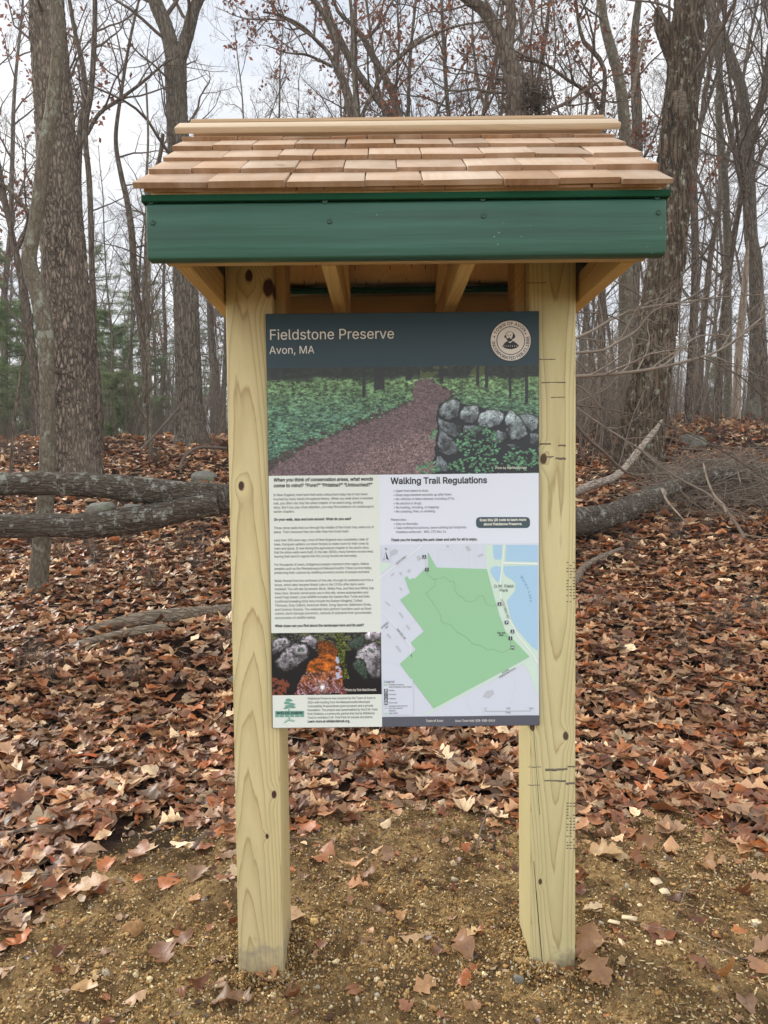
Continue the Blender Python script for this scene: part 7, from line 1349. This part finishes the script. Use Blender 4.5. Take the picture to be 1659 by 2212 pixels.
# the wood beyond, one mass
rr = np.random.default_rng(77); g = Geo(); bank = {}
for i in range(300):
    d = rr.uniform(50, 120); x = rr.uniform(-0.7, 0.7) * d; y = d - 2.25; h = rr.uniform(9, 16)
    P, R = limb(rr, (x, y, gz(x, y) - 0.3), (rr.normal(0, 0.06), 0, 1), h, rr.uniform(0.06, 0.2), 8, 0.05, 0.02, 0.2); g.tubes(P, R, 5)
    twigs(rr, bank, P, R, 1, 3.0, 13, (0.4, 1.1), 0.12, 3, 0.08, (0, 5, 4, 3), 0.16, 0.012)
bank_to(g, bank, (0, 3, 3, 3, 3))
tag(g.build('far_woods', m_twig, smooth=True), 'grey mass of distant bare woodland closing the view', 'woodland', kind='stuff')

# ================================================================== fallen wood
def rough_thing(name, paths, mat, label, cat, d0, d1, sides=26, rings=120, amp=0.07, fr=(8, 5), seed=0, ext=None):
    root = thing(name, (0, 0, 0), label, cat); o0 = None
    for i, (nm, pth, da, db) in enumerate(paths):
        Q = px_path(pth, da, db)
        if o0 is None: o0 = Q[0, :3].copy(); root.location = tuple(o0); bpy.context.view_layer.update()
        g = Geo(); rough_tube(g, Q[:, :3], Q[:, 3], sides, rings, amp, fr, seed + i, cap=True); g.build(nm, mat, root, smooth=True)
    return root
rough_thing('fallen_tree', [('trunk', [(1640, 1018, 26), (1560, 1024, 32), (1474, 1044, 34), (1390, 1084, 42), (1320, 1112, 50), (1240, 1128, 60), (1100, 1128, 62), (900, 1112, 62), (700, 1090, 64), (560, 1080, 64), (490, 1077, 62), (440, 1080, 66)], 9.6, 6.05),
                            ('limb', [(470, 1070, 50), (400, 1066, 50), (330, 1060, 50), (240, 1052, 50), (150, 1046, 48), (60, 1044, 48), (-40, 1046, 46), (-200, 1052, 40)], 6.1, 5.8),
                            ('limb', [(470, 1090, 44), (420, 1096, 48), (350, 1112, 50), (260, 1128, 52), (170, 1136, 50), (80, 1136, 50), (0, 1136, 48), (-120, 1130, 44), (-240, 1122, 40)], 6.0, 5.7)],
            B_LOG, 'long lichen spotted fallen tree crossing behind the kiosk, forked at its left end', 'fallen tree', 6, 6, rings=170, amp=0.15, fr=(6, 3.2))
def on_ground(pts, lift):
    return np.array([[*G(x, y)[:2], G(x, y)[2] + lift * w * (G(x, y)[1] + 2.25) / F / 2, w * (G(x, y)[1] + 2.25) / F / 2] for x, y, w in pts])
def ground_log(name, pts, mat, label, cat, lift=0.3, seed=0, amp=0.12):
    Q = on_ground(pts, lift); g = Geo(); rough_tube(g, Q[:, :3], Q[:, 3], 18, 70, amp, (9, 7), seed, cap=True)
    return tag(g.build(name, mat, origin=Q[0, :3], smooth=True), label, cat)
ground_log('weathered_log', [(512, 1330, 22), (450, 1340, 24), (380, 1352, 30), (300, 1362, 30), (230, 1372, 24), (150, 1388, 12), (90, 1398, 5)], B_WEATH, 'weathered grey log half buried in leaves left of the left post', 'log', 1.5, 3)
ground_log('split_branch', [(360, 1378, 22), (300, 1384, 20), (240, 1394, 18), (180, 1404, 15), (130, 1412, 10), (80, 1418, 5)], B_WEATH, 'bleached split branch lying in front of the weathered grey log', 'branch', 2.0, 4)
ground_log('pale_branch', [(1240, 1275, 16), (1262, 1240, 15), (1300, 1216, 13), (1345, 1196, 11)], B_WEATH, 'short pale branch in the leaves just right of the right post', 'branch', 1.8, 5)
Q = px_path([(1236, 1066, 15), (1280, 1048, 16), (1325, 1032, 14), (1352, 1008, 13), (1382, 970, 12), (1410, 936, 10), (1430, 908, 5)], 9.4, 10.4); g = Geo(); rough_tube(g, Q[:, :3], Q[:, 3], 14, 90, 0.32, (7, 3), 9, cap=True)
tag(g.build('split_slab', B_PALEH, origin=Q[0, :3], smooth=True), 'pale splintered slab leaning against the foot of the leaning oak', 'branch')
def bough(name, pts, d0, d1, mat, label, cat, seed, ntw=9, ln=0.6, group=None, ml=4, counts=(0, 4, 4, 3)):
    Q = px_path(pts, d0, d1); S_ = smooth_path(Q, 26); rr = np.random.default_rng(seed); g = Geo(); g.tubes(S_[:, :3], np.maximum(S_[:, 3], 0.0012), 7); bank = {}
    twigs(rr, bank, S_[:, :3], np.maximum(S_[:, 3], 0.002), 2, ln, ntw, (0.4, 1.0), 0.12, ml, 0.0, counts, 0.22, 0.0013); bank_to(g, bank)
    return tag(g.build(name, mat, origin=Q[0, :3], smooth=True), label, cat, group)
zR = lambda pts: [(1194.5 + 0.28 * x, 564 + 0.28 * y, w) for x, y, w in pts]
bough('bare_bough', zR([(-120, 760, 7), (170, 600, 6), (320, 530, 6), (450, 450, 6), (600, 390, 5), (720, 355, 5), (1000, 320, 4), (1250, 282, 3), (1659, 255, 2)]), 5.2, 6.0, m_twig2, 'uppermost of the long bare boughs reaching right past the right post', 'bough', 1, 12)
bough('bare_bough', zR([(-120, 760, 8), (170, 710, 7), (380, 690, 6), (480, 635, 5), (640, 540, 4), (720, 440, 3), (800, 370, 3), (950, 330, 2), (1120, 240, 1.5)]), 5.0, 5.6, m_twig2, 'pale bough rising steeply in front of the leaning oak', 'bough', 2, 12)
bough('bare_bough', zR([(-160, 920, 9), (170, 890, 8), (500, 868, 7), (800, 826, 7), (1050, 768, 6), (1250, 705, 5), (1420, 600, 4), (1520, 510, 4), (1659, 400, 3)]), 4.6, 5.0, m_twig2, 'thickest grey bough sweeping right and upward from behind the right post', 'bough', 3, 14)
bough('bare_bough', zR([(800, 826, 4), (900, 770, 4), (1000, 670, 3.5), (1100, 590, 3), (1250, 565, 3), (1420, 580, 2), (1600, 560, 1)]), 4.85, 5.2, m_twig2, 'arched side bough lifting off the thickest grey bough', 'bough', 4, 8)
bough('bare_bough', zR([(1000, 670, 1.5), (1060, 690, 2), (1120, 780, 2), (1105, 880, 2), (1095, 960, 2), (1130, 1010, 1.5), (1090, 1030, 1)]), 5.0, 5.1, m_twig2, 'curled hooked twig hanging below the arched bough', 'bough', 5, 3, 0.2)
bough('bare_bough', zR([(1130, 740, 3), (1250, 790, 3), (1430, 880, 3), (1560, 990, 3), (1659, 1080, 3.5), (1800, 1200, 4)]), 4.2, 4.4, m_twig, 'dark thin bough slanting down to the right edge', 'bough', 6, 7)
bough('bare_bough', zR([(0, 1120, 4), (170, 1112, 3.5), (400, 1140, 3), (600, 1180, 3), (830, 1250, 3), (1100, 1350, 3), (1400, 1520, 3.5), (1659, 1690, 4)]), 5.6, 5.2, m_twig, 'thin dark bough slanting down right in front of the lichened stone', 'bough', 7, 12)
bough('bare_bough', zR([(120, 1180, 9), (200, 1290, 9), (300, 1400, 8), (400, 1480, 7), (480, 1560, 6), (600, 1645, 5), (830, 1665, 3), (950, 1660, 2)]), 6.3, 6.6, m_twig, 'dark forked bough dipping into the leaves beside the right post', 'bough', 8, 10)
bough('bare_bough', zR([(180, 1130, 3), (400, 1280, 3.5), (650, 1440, 4), (850, 1600, 4), (1050, 1720, 4.5), (1200, 1800, 5), (1340, 1930, 6), (1430, 2050, 7), (1480, 2140, 7)]), 6.0, 5.4, m_twig2, 'long pale bough running down to the leaves at lower right', 'bough', 9, 14)
bough('bare_bough', zR([(170, 1095, 2), (300, 1040, 2), (420, 975, 2.5), (500, 890, 2.5)]), 5.0, 5.0, m_twig2, 'short reddish twig just below the thickest grey bough', 'bough', 10, 4, 0.25)
bough('bare_bough', zR([(430, 130, 3), (570, 205, 3), (660, 260, 3), (760, 350, 2), (820, 380, 2)]), 6.0, 6.0, m_twig, 'thin dark bough crossing the leaning oak under the gable', 'bough', 11, 6, 0.4)
bough('bare_bough', zR([(170, 395, 3), (400, 410, 3), (540, 470, 3), (610, 510, 2.5), (760, 480, 2), (900, 490, 2), (915, 560, 1.5), (860, 600, 1)]), 5.4, 5.4, m_twig, 'kinked dark bough level with the top corner of the sign', 'bough', 12, 8, 0.4)
bough('bare_bough', zR([(1160, 1560, 3), (1190, 1680, 4), (1240, 1800, 5), (1310, 1880, 6), (1340, 1940, 6)]), 5.6, 5.4, B_PALE, 'bleached crooked stick standing in the brush at right', 'stick', 13, 2, 0.2)
bough('bare_bough', zR([(840, 1760, 5), (880, 1850, 5), (940, 1920, 4), (1000, 1985, 3)]), 6.6, 6.4, B_PALE, 'pale broken stick lying below the fallen trunk at right', 'stick', 14, 2, 0.2)
# brushwood heap on the fallen trunk
rr = np.random.default_rng(8); g = Geo(); N = 750
px_ = rr.uniform(1400, 1740, N); dd = rr.uniform(8.9, 11.0, N); x = (px_ - 829.5) * dd / F; y = dd - 2.25; z = height(x, y) + rr.random(N) ** 1.3 * 0.6 * np.exp(-((px_ - 1560) / 150) ** 2) + 0.03
dr = np.stack([rr.normal(0, 1, N), rr.normal(0, 0.6, N), rr.normal(0.05, 0.25, N)], 1); dr /= np.linalg.norm(dr, axis=1, keepdims=True); ln = rr.uniform(0.2, 0.7, N)[:, None]
P0 = np.stack([x, y, z], 1); side = rr.normal(0, 0.06, (N, 3))
g.tubes(np.stack([P0 - dr * ln, P0 - dr * ln * 0.3 + side, P0 + dr * ln * 0.35 - side * 0.5, P0 + dr * ln], 1), np.tile([0.0055, 0.005, 0.004, 0.0015], (N, 1)) * rr.uniform(0.5, 1.4, (N, 1)), 3)
tag(g.build('brushwood', m_twig2, smooth=True), 'tangled heap of thin grey brushwood on the fallen trunk at right', 'brushwood', kind='stuff')
# loose sticks and small plants on the left
for pts, lab, sd, mt in (([(404, 1046, 8), (390, 1015, 7), (400, 985, 7), (425, 968, 7), (452, 966, 6), (490, 968, 5)], 'dark bent branch arching from the leaves above the log at left', 1, m_twig), ([(300, 975, 6), (330, 945, 6), (365, 905, 5), (398, 868, 3)], 'straight dark stick leaning towards the grey forked tree', 2, m_twig)):
    bough('dead_branch', pts, 11.5, 12.2, mt, lab, 'branch', 40 + sd, 4, 0.35)
for pts, lab, sd in (([(205, 1390, 4), (236, 1360, 4), (248, 1398, 5), (262, 1430, 4)], 'grey forked twig lying over the bleached split branch', 3), ([(180, 1300, 4), (200, 1240, 4), (205, 1200, 3)], 'grey twig standing in the litter right of the lichen tree', 4)):
    Q = on_ground(pts, 2.0); Q[:, 2] += 0.03; g = Geo(); S_ = smooth_path(Q, 12); g.tubes(S_[:, :3], S_[:, 3], 5); bank = {}; rr = np.random.default_rng(sd); twigs(rr, bank, S_[:, :3], S_[:, 3], 3, 0.2, 4, (0.4, 1.0), 0.2, 3, 0.02, minr=0.0015); bank_to(g, bank)
    tag(g.build('dead_twig', m_twig2, origin=Q[0, :3], smooth=True), lab, 'twig')
# fine roots in the dark hole, twig on the soil
for pts, lab in (([(330, 1805, 5), (352, 1788, 5), (380, 1770, 4)], 'cut grey root end beside the dark hole left of the left post'), ([(300, 1868, 3), (360, 1842, 3), (430, 1815, 2)], 'thin straight twig lying across the dark hole at left'), ([(1498, 2090, 4), (1530, 2060, 4), (1552, 2040, 3)], 'short charred twig on the soil at lower right'), ([(300, 1910, 3), (380, 1900, 3), (440, 1885, 2)], 'thin twig on the soil below the dark hole at left')):
    Q = on_ground(pts, 1.0); Q[:, 2] += 0.008; g = Geo(); S_ = smooth_path(Q, 10); g.tubes(S_[:, :3], S_[:, 3], 6, cap=True); tag(g.build('dead_twig', m_twig2, origin=Q[0, :3], smooth=True), lab, 'twig')

# ================================================================== damp woodland air
g = Geo(); g.box(-180, 180, -6, 330, -4, 26)
hm = bpy.data.materials.new('haze_air'); hm.use_nodes = True; ht = hm.node_tree; ht.nodes.remove(ht.nodes['Principled BSDF'])
hv = ht.nodes.new('ShaderNodeVolumePrincipled'); hv.inputs['Color'].default_value = (0.95, 0.97, 1.0, 1); hv.inputs['Density'].default_value = 0.0013; hv.inputs['Anisotropy'].default_value = 0.2
ht.links.new(hv.outputs[0], ht.nodes['Material Output'].inputs['Volume'])
tag(g.build('haze', hm), 'thin pale haze hanging between the trunks of the wood', 'haze', kind='stuff')
